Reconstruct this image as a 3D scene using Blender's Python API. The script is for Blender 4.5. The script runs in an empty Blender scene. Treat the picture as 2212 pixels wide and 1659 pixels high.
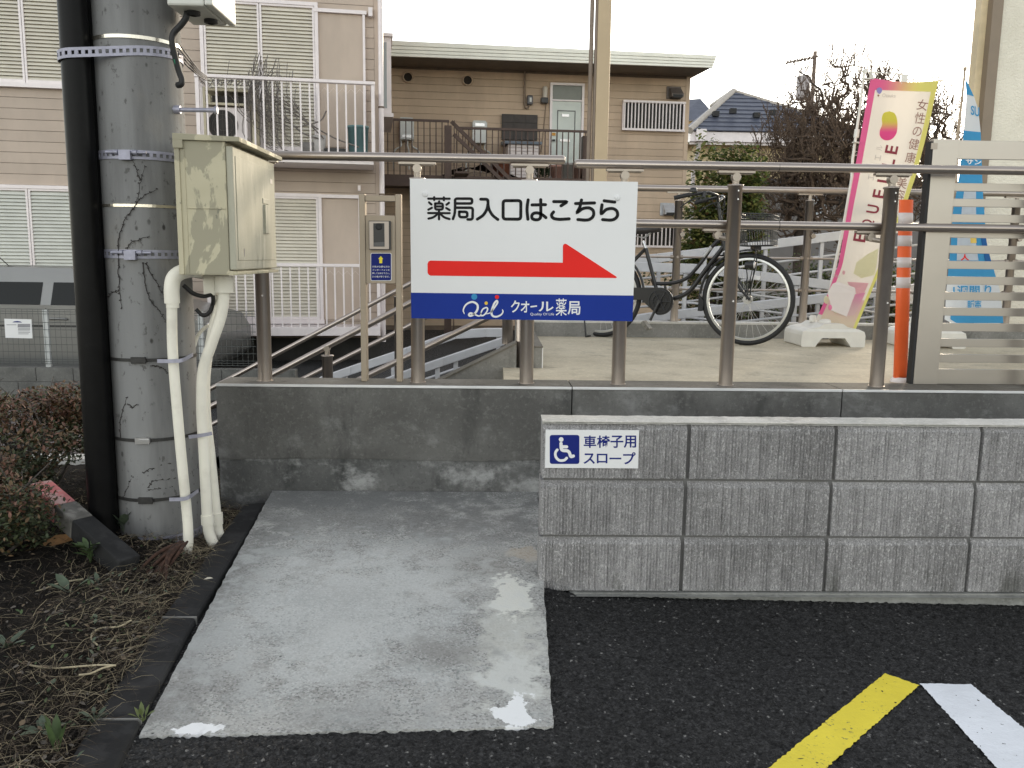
import bpy, math, random
import numpy as np
from mathutils import Vector, Matrix, geometry
random.seed(7); RNG = np.random.default_rng(7)
S = bpy.context.scene
C = S.collection
R = math.radians

# ------------------------------------------------------------------ camera
FPX, CX, CY, CAMH = 1830.0, 1106.0, 829.5, 1.23
TILT, ROLL, YAW = R(8.55), R(.75), R(1.45)
FW = Vector((math.sin(YAW)*math.cos(TILT), math.cos(YAW)*math.cos(TILT), -math.sin(TILT)))
_rt = Vector((math.cos(YAW), -math.sin(YAW), 0)); _up = _rt.cross(FW)
RT = math.cos(ROLL)*_rt + math.sin(ROLL)*_up
UPV = -math.sin(ROLL)*_rt + math.cos(ROLL)*_up
cam = bpy.data.cameras.new('camera'); camo = bpy.data.objects.new('camera', cam); C.objects.link(camo)
cam.sensor_width = 36; cam.lens = 36*FPX/2212; cam.clip_start = .05; cam.clip_end = 3000
camo.matrix_world = Matrix(((RT.x, UPV.x, -FW.x, 0), (RT.y, UPV.y, -FW.y, 0), (RT.z, UPV.z, -FW.z, CAMH), (0, 0, 0, 1)))
S.camera = camo

# ------------------------------------------------------------------ sky, sun, exposure
SUN_EL, SUN_AZ = R(14), R(30)          # azimuth measured clockwise from +Y
w = bpy.data.worlds.new('World'); S.world = w; w.use_nodes = True
wn = w.node_tree; bg = wn.nodes['Background']
sky = wn.nodes.new('ShaderNodeTexSky'); sky.sky_type = 'NISHITA'; sky.sun_disc = False
sky.sun_elevation = SUN_EL; sky.sun_rotation = SUN_AZ
sky.air_density = 1.0; sky.dust_density = .3; sky.ozone_density = 1.0
hs = wn.nodes.new('ShaderNodeHueSaturation'); hs.inputs['Saturation'].default_value = .34
wn.links.new(sky.outputs[0], hs.inputs['Color']); tint = wn.nodes.new('ShaderNodeMix'); tint.data_type = 'RGBA'; tint.blend_type = 'MULTIPLY'; tint.inputs[0].default_value = 1; tint.inputs[7].default_value = (1.05, 1, .93, 1)
wn.links.new(hs.outputs[0], tint.inputs[6]); wn.links.new(tint.outputs[2], bg.inputs[0])
bg.inputs[1].default_value = .15
sl = bpy.data.lights.new('sun', 'SUN'); sl.energy = 1.2; sl.angle = R(11); sl.color = (1, .84, .62)
so = bpy.data.objects.new('sun', sl); C.objects.link(so)
_d = Vector((math.sin(SUN_AZ)*math.cos(SUN_EL), math.cos(SUN_AZ)*math.cos(SUN_EL), math.sin(SUN_EL)))
so.rotation_euler = (-_d).to_track_quat('-Z', 'Y').to_euler()
vs = S.view_settings
S.display_settings.display_device = 'sRGB'
vs.view_transform = 'Standard'; vs.look = 'None'; vs.gamma = 1; vs.exposure = 1.54; vs.use_curve_mapping = False

# ------------------------------------------------------------------ helpers: measuring
def ray(px, py): return FW + RT*((px-CX)/FPX) - UPV*((py-CY)/FPX)
O3 = Vector((0, 0, CAMH))
def U(px, py, Y): d = ray(px, py); return O3 + d*(Y/d.y)             # point of the upright plane y = Y
def G(px, py, z): d = ray(px, py); return O3 + d*((z-CAMH)/d.z)      # point of the level plane z
class Plane:                                                           # an upright plane at any heading
    def __init__(s, P0, ang):
        s.P = Vector((P0[0], P0[1], 0)); s.u = Vector((math.cos(ang), math.sin(ang), 0)); s.n = Vector((math.sin(ang), -math.cos(ang), 0)); s.a = ang
    def sz(s, px, py, off=0):                                          # pixel -> (along, height) on the plane moved off towards the viewer
        d = ray(px, py); Q = s.P + s.n*off
        t = (Q-O3).dot(s.n)/d.dot(s.n); p = O3 + d*t
        return (p-Q).dot(s.u), p.z
    def W(s, a, z, off=0): p = s.P + s.u*a + s.n*off; return Vector((p.x, p.y, z))
    def px(s, px, py, off=0): a, z = s.sz(px, py, off); return s.W(a, z, off)

# ------------------------------------------------------------------ helpers: meshes
def catmull(pts, n=5):
    pts = [Vector(p) for p in pts]
    if len(pts) < 3: return pts
    P = [pts[0]*2-pts[1]] + pts + [pts[-1]*2-pts[-2]]; out = []
    for i in range(1, len(P)-2):
        a, b, c, d = P[i-1:i+3]
        for k in range(n):
            t = k/n; out.append(.5*((2*b)+(c-a)*t+(2*a-5*b+4*c-d)*t*t+(3*b-a-3*c+d)*t**3))
    return out+[pts[-1]]
class MB:
    def __init__(s): s.v = []; s.f = []; s.m = []; s.sm = []; s.cur = 0; s.uv = None
    def add(s, vs, fs, smooth=False):
        k = len(s.v); s.v += [tuple(v) for v in vs]
        for f in fs: s.f.append(tuple(i+k for i in f)); s.m.append(s.cur); s.sm.append(smooth)
        return s
    def hexa(s, p):                                                     # 8 corners: bottom ring 0-3 counter-clockwise from above, top ring 4-7
        return s.add(p, [(3, 2, 1, 0), (4, 5, 6, 7), (0, 1, 5, 4), (1, 2, 6, 5), (2, 3, 7, 6), (3, 0, 4, 7)])
    def box(s, x0, x1, y0, y1, z0, z1):
        return s.hexa([(x0, y0, z0), (x1, y0, z0), (x1, y1, z0), (x0, y1, z0), (x0, y0, z1), (x1, y0, z1), (x1, y1, z1), (x0, y1, z1)])
    def pbox(s, P, a0, a1, o0, o1, z0, z1):                             # box in a Plane frame, from offset o0 (far) to o1 (near)
        W = P.W
        return s.hexa([W(a0, z0, o1), W(a1, z0, o1), W(a1, z0, o0), W(a0, z0, o0), W(a0, z1, o1), W(a1, z1, o1), W(a1, z1, o0), W(a0, z1, o0)])
    def bar(s, a, b, w, h=None, up=(0, 0, 1)):                          # rectangular bar between two points
        a = Vector(a); b = Vector(b); h = h or w; d = (b-a).normalized(); u = Vector(up)
        if abs(d.dot(u)) > .99: u = Vector((0, 1, 0))
        x = d.cross(u).normalized()*w/2; y = x.cross(d).normalized()*h/2
        return s.hexa([a-x-y, a+x-y, b+x-y, b-x-y, a-x+y, a+x+y, b+x+y, b-x+y])
    def tube(s, pts, r, n=8, caps=True):
        pts = [Vector(p) for p in pts]; N = len(pts); rr = r if isinstance(r, (list, tuple)) else [r]*N
        d0 = (pts[1]-pts[0]).normalized(); u = Vector((0, 0, 1)) if abs(d0.z) < .9 else Vector((0, 1, 0)); vs = []
        for i, p in enumerate(pts):
            d = (pts[min(i+1, N-1)]-pts[max(i-1, 0)])
            d = d.normalized() if d.length > 1e-9 else d0
            x = d.cross(u); x = x.normalized() if x.length > 1e-6 else Vector((1, 0, 0)); u = x.cross(d).normalized()
            for k in range(n):
                t = 2*math.pi*k/n; vs.append(p+(x*math.cos(t)+u*math.sin(t))*rr[i])
        fs = [(i*n+k, i*n+(k+1) % n, (i+1)*n+(k+1) % n, (i+1)*n+k) for i in range(N-1) for k in range(n)]
        s.add(vs, fs, True)
        if caps: s.add(vs[:n], [tuple(range(n))[::-1]]); s.add(vs[-n:], [tuple(range(n))])
        return s
    def cyl(s, c, r, z0, z1, n=16, r2=None):
        return s.tube([(c[0], c[1], z0), (c[0], c[1], z1)], [r, r if r2 is None else r2], n)
    def lathe(s, c, prof, n=20, axis='z'):
        vs = []
        for r, h in prof:
            for k in range(n):
                t = 2*math.pi*k/n; a, b = r*math.cos(t), r*math.sin(t)
                vs.append((c[0]+a, c[1]+b, c[2]+h) if axis == 'z' else (c[0]+a, c[1]+h, c[2]+b))
        fs = [(i*n+k, i*n+(k+1) % n, (i+1)*n+(k+1) % n, (i+1)*n+k) for i in range(len(prof)-1) for k in range(n)]
        return s.add(vs, fs, True)
    def poly(s, pts, depth=None):                                       # outline, optionally pushed back by a vector
        pts = [Vector(p) for p in pts]; n = len(pts)
        tri = geometry.tessellate_polygon([pts])
        s.add(pts, [tuple(t) for t in tri])
        if depth is not None:
            q = [p+Vector(depth) for p in pts]; s.add(q, [tuple(t)[::-1] for t in tri])
            s.add(pts+q, [(i, (i+1) % n, n+(i+1) % n, n+i) for i in range(n)])
        return s
    def grid(s, fn, nu, nv, smooth=True):
        vs = [fn(i/nu, j/nv) for j in range(nv+1) for i in range(nu+1)]
        fs = [(j*(nu+1)+i, j*(nu+1)+i+1, (j+1)*(nu+1)+i+1, (j+1)*(nu+1)+i) for j in range(nv) for i in range(nu)]
        return s.add(vs, fs, smooth)
    def blob(s, c, rx, ry, rz, nu=10, nv=6):
        return s.add([(c[0]+rx*math.sin(math.pi*(.02+.96*j/nv))*math.cos(2*math.pi*i/nu), c[1]+ry*math.sin(math.pi*(.02+.96*j/nv))*math.sin(2*math.pi*i/nu), c[2]-rz*math.cos(math.pi*(.02+.96*j/nv))) for j in range(nv+1) for i in range(nu)],
                     [(j*nu+i, j*nu+(i+1) % nu, (j+1)*nu+(i+1) % nu, (j+1)*nu+i) for j in range(nv) for i in range(nu)]+[tuple(range(nu))[::-1], tuple(nv*nu+i for i in range(nu))], True)
    def mesh(s, name, mats, inv=None):
        me = bpy.data.meshes.new(name); V = s.v
        if inv is not None:
            A = np.array(V) @ np.array(inv.to_3x3()).T + np.array(inv.translation); V = A.tolist()
        me.from_pydata(V, [], s.f)
        mats = mats if isinstance(mats, (list, tuple)) else [mats]
        for m in mats: me.materials.append(m)
        me.polygons.foreach_set('use_smooth', s.sm)
        if len(mats) > 1: me.polygons.foreach_set('material_index', s.m)
        if s.uv is not None:
            l = me.uv_layers.new(name='UVMap'); li = np.zeros(len(me.loops), np.int32); me.loops.foreach_get('vertex_index', li)
            l.data.foreach_set('uv', np.array(s.uv, float)[li].ravel())
        me.update(); return me
    def build(s, name, mats, parent=None, bev=0, **kw):
        if parent is not None:
            o = bpy.data.objects.new(name, s.mesh(name, mats, WM[parent].inverted())); o.parent = parent; WM[o] = WM[parent]
        else:
            A = np.array(s.v); lo, hi = A.min(0), A.max(0); loc = Vector(((lo[0]+hi[0])/2, (lo[1]+hi[1])/2, lo[2]))
            M_ = Matrix.Translation(loc)
            o = bpy.data.objects.new(name, s.mesh(name, mats, M_.inverted())); o.location = loc; WM[o] = M_
        C.objects.link(o)
        if bev:
            b = o.modifiers.new('bevel', 'BEVEL'); b.width = bev; b.segments = 2; b.limit_method = 'ANGLE'; b.angle_limit = R(40)
        tag(o, **kw); return o
WM = {}
def tag(o, label=None, cat=None, group=None, kind=None):
    if label: o['label'] = label
    if cat: o['category'] = cat
    if group: o['group'] = group
    if kind: o['kind'] = kind
    return o
def thing(name, label, cat, loc=(0, 0, 0), rz=0, group=None):
    o = bpy.data.objects.new(name, None); C.objects.link(o); o.empty_display_size = .1
    o.location = loc; o.rotation_euler = (0, 0, rz); WM[o] = Matrix.Translation(Vector(loc)) @ Matrix.Rotation(rz, 4, 'Z')
    return tag(o, label, cat, group)
def put(name, me, parent, at, rz=0, bev=0, **kw):                       # another object that shares a mesh; world position
    o = bpy.data.objects.new(name, me); o.parent = parent
    m = WM[parent].inverted() @ Matrix.Translation(Vector(at)) @ Matrix.Rotation(rz, 4, 'Z')
    o.matrix_local = m; WM[o] = Matrix.Translation(Vector(at)) @ Matrix.Rotation(rz, 4, 'Z'); C.objects.link(o)
    if bev: b = o.modifiers.new('bevel', 'BEVEL'); b.width = bev; b.segments = 2
    return tag(o, **kw)
def copy_tree(src, loc, rz=0, label=None, group=None):
    r = src.copy(); C.objects.link(r); r.location = loc; r.rotation_euler = (0, 0, rz)
    if label: r['label'] = label
    if group: r['group'] = group
    WM[r] = Matrix.Translation(Vector(loc)) @ Matrix.Rotation(rz, 4, 'Z')
    for ch in list(src.children):
        c = ch.copy(); C.objects.link(c); c.parent = r
        for g in list(ch.children): d = g.copy(); C.objects.link(d); d.parent = c
    return r

# ------------------------------------------------------------------ helpers: materials
def lin(h):
    c = [int(h[i:i+2], 16)/255 for i in (0, 2, 4)]
    return tuple(x/12.92 if x <= .04045 else ((x+.055)/1.055)**2.4 for x in c)
class NT:
    def __init__(s, name):
        s.m = bpy.data.materials.new(name); s.m.use_nodes = True; s.t = s.m.node_tree; s.b = s.t.nodes['Principled BSDF']
        s.pos = s.t.nodes.new('ShaderNodeNewGeometry').outputs['Position']
    def n(s, ty, **kw):
        x = s.t.nodes.new('ShaderNode'+ty)
        for k, v in kw.items(): setattr(x, k, v)
        return x
    def l(s, a, b): s.t.links.new(a, b)
    def vec(s, scale=(1, 1, 1), src=None):
        m = s.n('Mapping'); s.l(src or s.pos, m.inputs[0]); m.inputs['Scale'].default_value = scale; return m.outputs[0]
    def noise(s, scale, detail=4, rough=.55, vec=None, dist=0):
        x = s.n('TexNoise'); s.l(vec or s.pos, x.inputs['Vector']); x.inputs['Scale'].default_value = scale
        x.inputs['Detail'].default_value = detail; x.inputs['Roughness'].default_value = rough; x.inputs['Distortion'].default_value = dist
        return x.outputs[0]
    def voro(s, scale, feature='F1', out='Distance', vec=None):
        x = s.n('TexVoronoi', feature=feature); s.l(vec or s.pos, x.inputs['Vector']); x.inputs['Scale'].default_value = scale; return x.outputs[out]
    def step(s, v, a, b):
        x = s.n('MapRange', interpolation_type='SMOOTHSTEP'); s.l(v, x.inputs[0]); x.inputs[1].default_value = a; x.inputs[2].default_value = b; return x.outputs[0]
    def mix(s, f, a, b, blend='MIX'):
        x = s.n('Mix', data_type='RGBA', blend_type=blend)
        for i, v in ((0, f), (6, a), (7, b)):
            if isinstance(v, (int, float)): x.inputs[i].default_value = v
            elif isinstance(v, tuple): x.inputs[i].default_value = (*v[:3], 1)
            else: s.l(v, x.inputs[i])
        return x.outputs[2]
    def math(s, op, a, b=0):
        x = s.n('Math', operation=op)
        for i, v in ((0, a), (1, b)):
            if isinstance(v, (int, float)): x.inputs[i].default_value = v
            else: s.l(v, x.inputs[i])
        return x.outputs[0]
    def bump(s, h, strength, dist=.01):
        x = s.n('Bump'); x.inputs['Strength'].default_value = strength; x.inputs['Distance'].default_value = dist; s.l(h, x.inputs['Height'])
        s.l(x.outputs[0], s.b.inputs['Normal']); return s
    def done(s, col, rough=.6, metal=0, spec=.5):
        if isinstance(col, tuple): s.b.inputs['Base Color'].default_value = (*col[:3], 1)
        else: s.l(col, s.b.inputs['Base Color'])
        if isinstance(rough, (int, float)): s.b.inputs['Roughness'].default_value = rough
        else: s.l(rough, s.b.inputs['Roughness'])
        s.b.inputs['Metallic'].default_value = metal; s.b.inputs['Specular IOR Level'].default_value = spec
        return s.m
def sc(c, k): return tuple(min(1, x*k) for x in c)
def tone(t, c, lo, hi):                                                # each piece its own shade
    o = t.n('ObjectInfo'); m = t.n('MapRange'); t.l(o.outputs['Random'], m.inputs[0]); m.inputs[3].default_value = lo; m.inputs[4].default_value = hi
    g = t.n('CombineColor'); [t.l(m.outputs[0], g.inputs[i]) for i in range(3)]; return t.mix(1.0, c, g.outputs[0], 'MULTIPLY')
def M(name, col, rough=.6, metal=0, var=.12, vs=5, col2=None, ms=3, mr=(.5, .62), bump=0, bs=80, stretch=(1, 1, 1), spec=.5, m2=.8, each=None):
    if isinstance(col, str): col = lin(col)
    if isinstance(col2, str): col2 = lin(col2)
    t = NT(name); v = t.vec(stretch)
    c = t.mix(t.step(t.noise(vs, 5, .6, v), .3, .7), sc(col, 1-var), sc(col, 1+var)) if var else col
    if col2: c = t.mix(t.math('MULTIPLY', t.step(t.noise(ms, 6, .62, v), *mr), m2), c, col2)
    if each: c = tone(t, c, *each)
    if bump: t.bump(t.noise(bs, 3, .6), bump, .004)
    return t.done(c, rough, metal, spec)
# ------------------------------------------------------------------ helpers: print on signs
_txt = {}
def glyphs(body, bold):
    if (body, bold) in _txt: return _txt[(body, bold)]
    c = bpy.data.curves.new('lettering', 'FONT'); c.body = body; c.offset = bold; c.resolution_u = 3
    o = bpy.data.objects.new('lettering', c); C.objects.link(o); bpy.context.view_layer.update()
    me = bpy.data.meshes.new_from_object(o.evaluated_get(bpy.context.evaluated_depsgraph_get()))
    V = np.array([v.co[:2] for v in me.vertices]) if len(me.vertices) else np.zeros((1, 2)); F = [tuple(p.vertices) for p in me.polygons]
    bpy.data.objects.remove(o); bpy.data.curves.remove(c); bpy.data.meshes.remove(me)
    lo, hi = V.min(0), V.max(0); V = (V-lo)/np.maximum(hi-lo, 1e-6)
    _txt[(body, bold)] = (V, F); return V, F
def bil(q, u, v):                                                      # q: TL TR BR BL, u right, v up
    t = [q[0][k]*(1-u)+q[1][k]*u for k in (0, 1)]; b = [q[3][k]*(1-u)+q[2][k]*u for k in (0, 1)]
    return (b[0]*(1-v)+t[0]*v, b[1]*(1-v)+t[1]*v)
def rectq(x0, y0, x1, y1): return ((x0, y0), (x1, y0), (x1, y1), (x0, y1))
def ptext(mb, body, q, fn, bold=.0, turn=False):
    V, F = glyphs(body, bold)
    if turn: V = np.stack([1-V[:, 1], V[:, 0]], 1)                     # read upwards
    return mb.add([fn(*bil(q, u, v)) for u, v in V], F)
def fillet(pts, r):
    out = [Vector(pts[0])]
    for i in range(1, len(pts)-1):
        a, b, c = Vector(pts[i-1]), Vector(pts[i]), Vector(pts[i+1])
        k = min(r, (a-b).length*.45, (c-b).length*.45); p, q = b+(a-b).normalized()*k, b+(c-b).normalized()*k
        for t in (0, .25, .5, .75, 1): out.append(p*(1-t)**2+b*2*t*(1-t)+q*t*t)
    return out+[Vector(pts[-1])]
_eps = [0]
def stroke(mb, pts, wd, fn, smooth=False, taper=None):
    P = [Vector((p[0], p[1])) for p in pts]
    P = catmull(P, 6) if smooth else (fillet(P, wd*.9) if len(P) > 2 else P)
    n = len(P); _eps[0] = (_eps[0]+1) % 12; e = .0001*_eps[0]; L_ = []; R_ = []
    ws = [wd/2*(1 if taper is None else taper(i/(n-1))) for i in range(n)]
    for i, p in enumerate(P):
        a = (P[i]-P[i-1]).normalized() if i else (P[1]-P[0]).normalized()
        b = (P[i+1]-P[i]).normalized() if i < n-1 else a
        d = (a+b).normalized() if (a+b).length > 1e-6 else a; k = ws[i]/max(.5, d.dot(a)); nn = Vector((-d.y, d.x))
        L_.append(p+nn*k); R_.append(p-nn*k)
    def cap(c, d, r):
        a0 = math.atan2(d.y, d.x); return [c+Vector((math.cos(a0+t), math.sin(a0+t)))*r for t in np.linspace(-math.pi/2, math.pi/2, 8)[1:-1]]
    f = lambda p: fn(p.x, p.y)+Vector((0, -e, 0))
    vs = L_+R_; fs = [(i, i+1, n+i+1, n+i) for i in range(n-1)]
    mb.add([f(p) for p in vs], fs)
    for c, d, r, a, b in ((P[0], P[0]-P[1], ws[0], L_[0], R_[0]), (P[-1], P[-1]-P[-2], ws[-1], R_[-1], L_[-1])):
        mb.add([f(p) for p in [a]+cap(c, d, r)+[b]], [tuple(range(8))])
    return mb
def disc(mb, c, r, fn, n=20):
    mb.add([fn(c[0]+r*math.cos(2*math.pi*k/n), c[1]-r*math.sin(2*math.pi*k/n)) for k in range(n)], [tuple(range(n))]); return mb
def rrect(x0, y0, x1, y1, r, n=5):
    out = []
    for cx_, cy_, a in ((x1-r, y0+r, -90), (x1-r, y1-r, 0), (x0+r, y1-r, 90), (x0+r, y0+r, 180)):
        for k in range(n+1): t = R(a+90*k/n); out.append((cx_+r*math.cos(t), cy_+r*math.sin(t)))
    return out
def shift(fn, off): return lambda x, y: fn(x, y)+Vector((0, -off, 0))

# ------------------------------------------------------------------ materials
def asphalt_mat(name, base, chip=.5):
    t = NT(name)
    col = t.n('TexVoronoi'); t.l(t.pos, col.inputs['Vector']); col.inputs['Scale'].default_value = 150
    g = t.n('SeparateColor'); t.l(col.outputs['Color'], g.inputs[0])
    c = t.mix(t.step(t.noise(1.1, 4), .35, .7), sc(base, .82), sc(base, 1.25))
    c = t.mix(t.math('MULTIPLY', t.step(g.outputs[0], .5, 1), chip), c, sc(base, 2.6))
    c = t.mix(t.step(g.outputs[1], .982, .992), c, (.2, .195, .185))
    c = t.mix(t.step(t.noise(55, 2), .52, .36), c, sc(base, .45))
    h = t.math('ADD', t.voro(130), t.math('MULTIPLY', t.noise(60, 3), .6)); t.bump(h, .9, .006)
    return t.done(c, t.step(g.outputs[2], -.6, .9), 0, .32)
m_asph = asphalt_mat('asphalt', (.0205, .0203, .0205), .8)
m_asph2 = asphalt_mat('old_asphalt', (.045, .045, .046), .3)
def slab_mat():
    t = NT('slab_concrete')
    c = t.mix(t.step(t.noise(3.2, 6, .62), .36, .66), (.275, .272, .258), (.43, .427, .406))
    c = t.mix(t.math('MULTIPLY', t.step(t.noise(9, 6, .7), .45, .7), .5), c, (.45, .465, .455))
    c = t.mix(t.math('MULTIPLY', t.step(t.noise(130, 3, .7), .42, .62), .4), c, (.52, .515, .495)); c = t.mix(t.math('MULTIPLY', t.step(t.noise(85, 4, .7), .56, .7), .3), c, (.16, .16, .155))
    sep = t.n('SeparateXYZ'); t.l(t.pos, sep.inputs[0]); X, Yc = sep.outputs[0], sep.outputs[1]
    sp = t.math('MULTIPLY', t.step(t.noise(75, 3, .65), .53, .63), t.step(t.noise(4, 4), .38, .6))
    c = t.mix(t.math('MULTIPLY', sp, .42), c, (.13, .175, .175))
    c = t.mix(t.math('MULTIPLY', t.step(t.voro(17), .1, .03), t.step(t.noise(23, 2), .52, .58)), c, (.02, .02, .02))
    c = t.mix(t.math('MULTIPLY', t.step(Yc, 3.72, 4.02), .55), c, (.15, .155, .155))      # darker strip below the wall
    vc = t.n('TexVoronoi'); t.l(t.pos, vc.inputs['Vector']); vc.inputs['Scale'].default_value = 175; vs_ = t.n('SeparateColor'); t.l(vc.outputs['Color'], vs_.inputs[0])
    grain = t.step(t.noise(5, 4), .3, .65)
    c = t.mix(t.math('MULTIPLY', t.step(vs_.outputs[0], .62, .9), t.math('ADD', .18, t.math('MULTIPLY', grain, .5))), c, (.1, .102, .1)); c = t.mix(t.math('MULTIPLY', t.step(vs_.outputs[1], .6, 1), .55), c, (.56, .57, .56))
    n1 = t.step(t.noise(11, 5, .6), .25, .75); n2 = t.step(t.noise(30, 4, .6), .25, .75)
    def patch(c, col, cx, cy, rx, ry, k, soft, wob=.8, fine=.25):
        dx = t.math('DIVIDE', t.math('SUBTRACT', X, cx), rx); dy = t.math('DIVIDE', t.math('SUBTRACT', Yc, cy), ry)
        d = t.math('SQRT', t.math('ADD', t.math('MULTIPLY', dx, dx), t.math('MULTIPLY', dy, dy)))
        d = t.math('ADD', d, t.math('ADD', t.math('MULTIPLY', t.math('SUBTRACT', n1, .5), wob*2), t.math('MULTIPLY', t.math('SUBTRACT', n2, .5), fine*2)))
        return t.mix(t.math('MULTIPLY', t.step(d, 1+soft, 1-soft), k), c, col)
    for args in SLAB_PATCHES: c = patch(c, *args)
    t.bump(t.math('ADD', t.noise(190, 3, .7), t.math('MULTIPLY', t.voro(90), .5)), .45, .003)
    return t.done(c, .85, 0, .3)
def gp(px, py): p = G(px, py, .04); return p.x, p.y
SLAB_PATCHES = [
    ((.14, .142, .135), *gp(480, 1260), .13, .55, .6, .6), ((.15, .15, .145), *gp(380, 1480), .16, .2, .5, .6), ((.15, .152, .147), *gp(760, 1120), .75, .3, .5, .5), ((.17, .17, .165), *gp(1000, 1150), .3, .2, .45, .6),
    ((.56, .56, .51), *gp(1092, 1370), .1, .34, .7, .4, .8, .35),
    ((.24, .23, .21), *gp(1050, 1225), .13, .1, .55, .5),
    ((.5, .42, .32), *gp(1135, 1200), .05, .06, .5, .5),
    ((.72, .72, .66), *gp(1105, 1285), .06, .17, .9, .16, .6, .25),
    ((.62, .63, .6), *gp(1100, 1440), .07, .13, .7, .35, .6, .4),
    ((.84, .85, .85), *gp(1113, 1520), .052, .078, 1, .06, .6, .28),
    ((.84, .85, .86), *gp(424, 1550), .064, .026, 1, .07, .4, .3),
    ((.52, .52, .55), *gp(418, 1573), .085, .035, .7, .2),
    ((.6, .62, .61), *gp(740, 1300), .45, .5, .45, .6),
    ((.19, .195, .195), *gp(700, 1090), .7, .16, .6, .5),
    ((.24, .235, .22), *gp(960, 1395), .13, .08, .6, .5),
    ((.26, .26, .25), *gp(760, 1530), .2, .08, .4, .6)]
m_slab = slab_mat()
def wall_mat(name, a, b, dark, light, lt=(.56, .74, .6)):
    t = NT(name); v = t.vec((1, 1, .35))
    c = t.mix(t.step(t.noise(2.6, 6, .6), .35, .65), a, b)
    c = t.mix(t.math('MULTIPLY', t.step(t.noise(5, 6, .65, v), .52, .72), .75), c, dark)
    c = t.mix(t.math('MULTIPLY', t.step(t.noise(4.2, 9, .68, t.vec((.8, 1, 1.1)), .15), lt[0], lt[1]), lt[2]), c, light)
    c = t.mix(t.math('MULTIPLY', t.step(t.noise(48, 5, .7), .5, .72), .45), c, sc(b, 1.5)); c = t.mix(t.math('MULTIPLY', t.step(t.noise(60, 4, .7), .46, .3), .4), c, dark)
    t.bump(t.math('ADD', t.noise(90, 4, .65), t.math('MULTIPLY', t.noise(14, 4), .6)), .35, .006)
    return t.done(c, .85, 0, .3)
m_wall = wall_mat('stained_wall_concrete', (.1, .098, .092), (.15, .148, .14), (.05, .05, .048), (.27, .27, .262), (.53, .7, .7))
m_wallb = wall_mat('blotched_base_concrete', (.09, .092, .09), (.15, .15, .147), (.04, .041, .04), (.4, .405, .4), (.5, .66, .85))
m_walltop = wall_mat('wall_top_concrete', (.125, .115, .095), (.19, .175, .15), (.06, .056, .048), (.36, .35, .33))
m_deck = wall_mat('deck_concrete', (.47, .415, .31), (.57, .51, .39), (.32, .285, .22), (.64, .58, .47))
m_curb = wall_mat('curb_concrete', (.2, .198, .185), (.27, .265, .25), (.12, .118, .11), (.33, .33, .32))
m_lightc = wall_mat('light_mortar', (.5, .49, .45), (.62, .6, .56), (.28, .27, .25), (.66, .65, .62))
m_trim = M('edge_trim_metal', (.72, .72, .72), .35, .3, .1)
def block_mat():
    t = NT('split_ribbed_block')
    c = t.mix(t.step(t.noise(3, 5), .35, .65), (.25, .245, .245), (.34, .333, .335))
    c = t.mix(t.math('MULTIPLY', t.step(t.noise(160, 2, .7, t.vec((1, 1, .55))), .5, .66), .75), c, (.56, .55, .55))
    c = t.mix(t.math('MULTIPLY', t.step(t.noise(210, 2, .7), .48, .34), .7), c, (.1, .098, .098))
    sep = t.n('SeparateXYZ'); t.l(t.pos, sep.inputs[0])
    c = tone(t, c, .86, 1.12)
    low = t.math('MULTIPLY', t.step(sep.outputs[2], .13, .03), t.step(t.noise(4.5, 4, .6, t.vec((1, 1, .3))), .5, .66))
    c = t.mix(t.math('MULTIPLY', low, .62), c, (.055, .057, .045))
    t.bump(t.noise(150, 4, .7), .6, .004)
    return t.done(c, .9, 0, .25)
m_block = block_mat()
m_mortar = M('joint_mortar', (.15, .148, .145), .9, bump=.3)
m_foot = wall_mat('footing_concrete', (.2, .2, .19), (.3, .3, .28), (.1, .1, .09), (.42, .42, .4))
m_kerb = M('dark_kerb', (.026, .0262, .027), .85, spec=.15, var=.2, bump=.25, bs=120, col2=(.045, .045, .046), ms=9, m2=.6)
m_rail = M('bronze_rail_metal', (.42, .37, .335), .33, .95, .05, bump=.03, bs=400)
m_railm = M('bronze_matt_metal', (.36, .315, .27), .42, .8, .05, bump=.05, bs=300)
m_steel = M('steel', (.55, .55, .56), .3, .9, .06)
m_white = M('white_sign_face', (.76, .765, .77), .45, 0, .015, 2)
m_blue = M('sign_blue', (.006, .03, .26), .55, 0, .03, spec=.2)
m_navy = M('sign_navy', (.008, .018, .17), .55, 0, .03, spec=.2)
m_red = M('sign_red', (.8, .022, .016), .55, 0, .03, spec=.2)
m_black = M('sign_black', (.008, .008, .009), .6, 0, 0, spec=.2)
m_printw = M('print_white', (.76, .77, .78), .45, 0, 0)
m_cyan = M('print_cyan', (.01, .24, .5), .45, 0, 0)
m_yel = M('print_yellow', (.75, .5, .03), .45, 0, 0)
m_rubber = M('black_rubber', (.012, .012, .013), .6, 0, .1)
m_dplas = M('dark_plastic', (.02, .02, .021), .4, 0, .1)
m_silver = M('silver_paint', (.5, .48, .45), .35, .5, .04)

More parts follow.
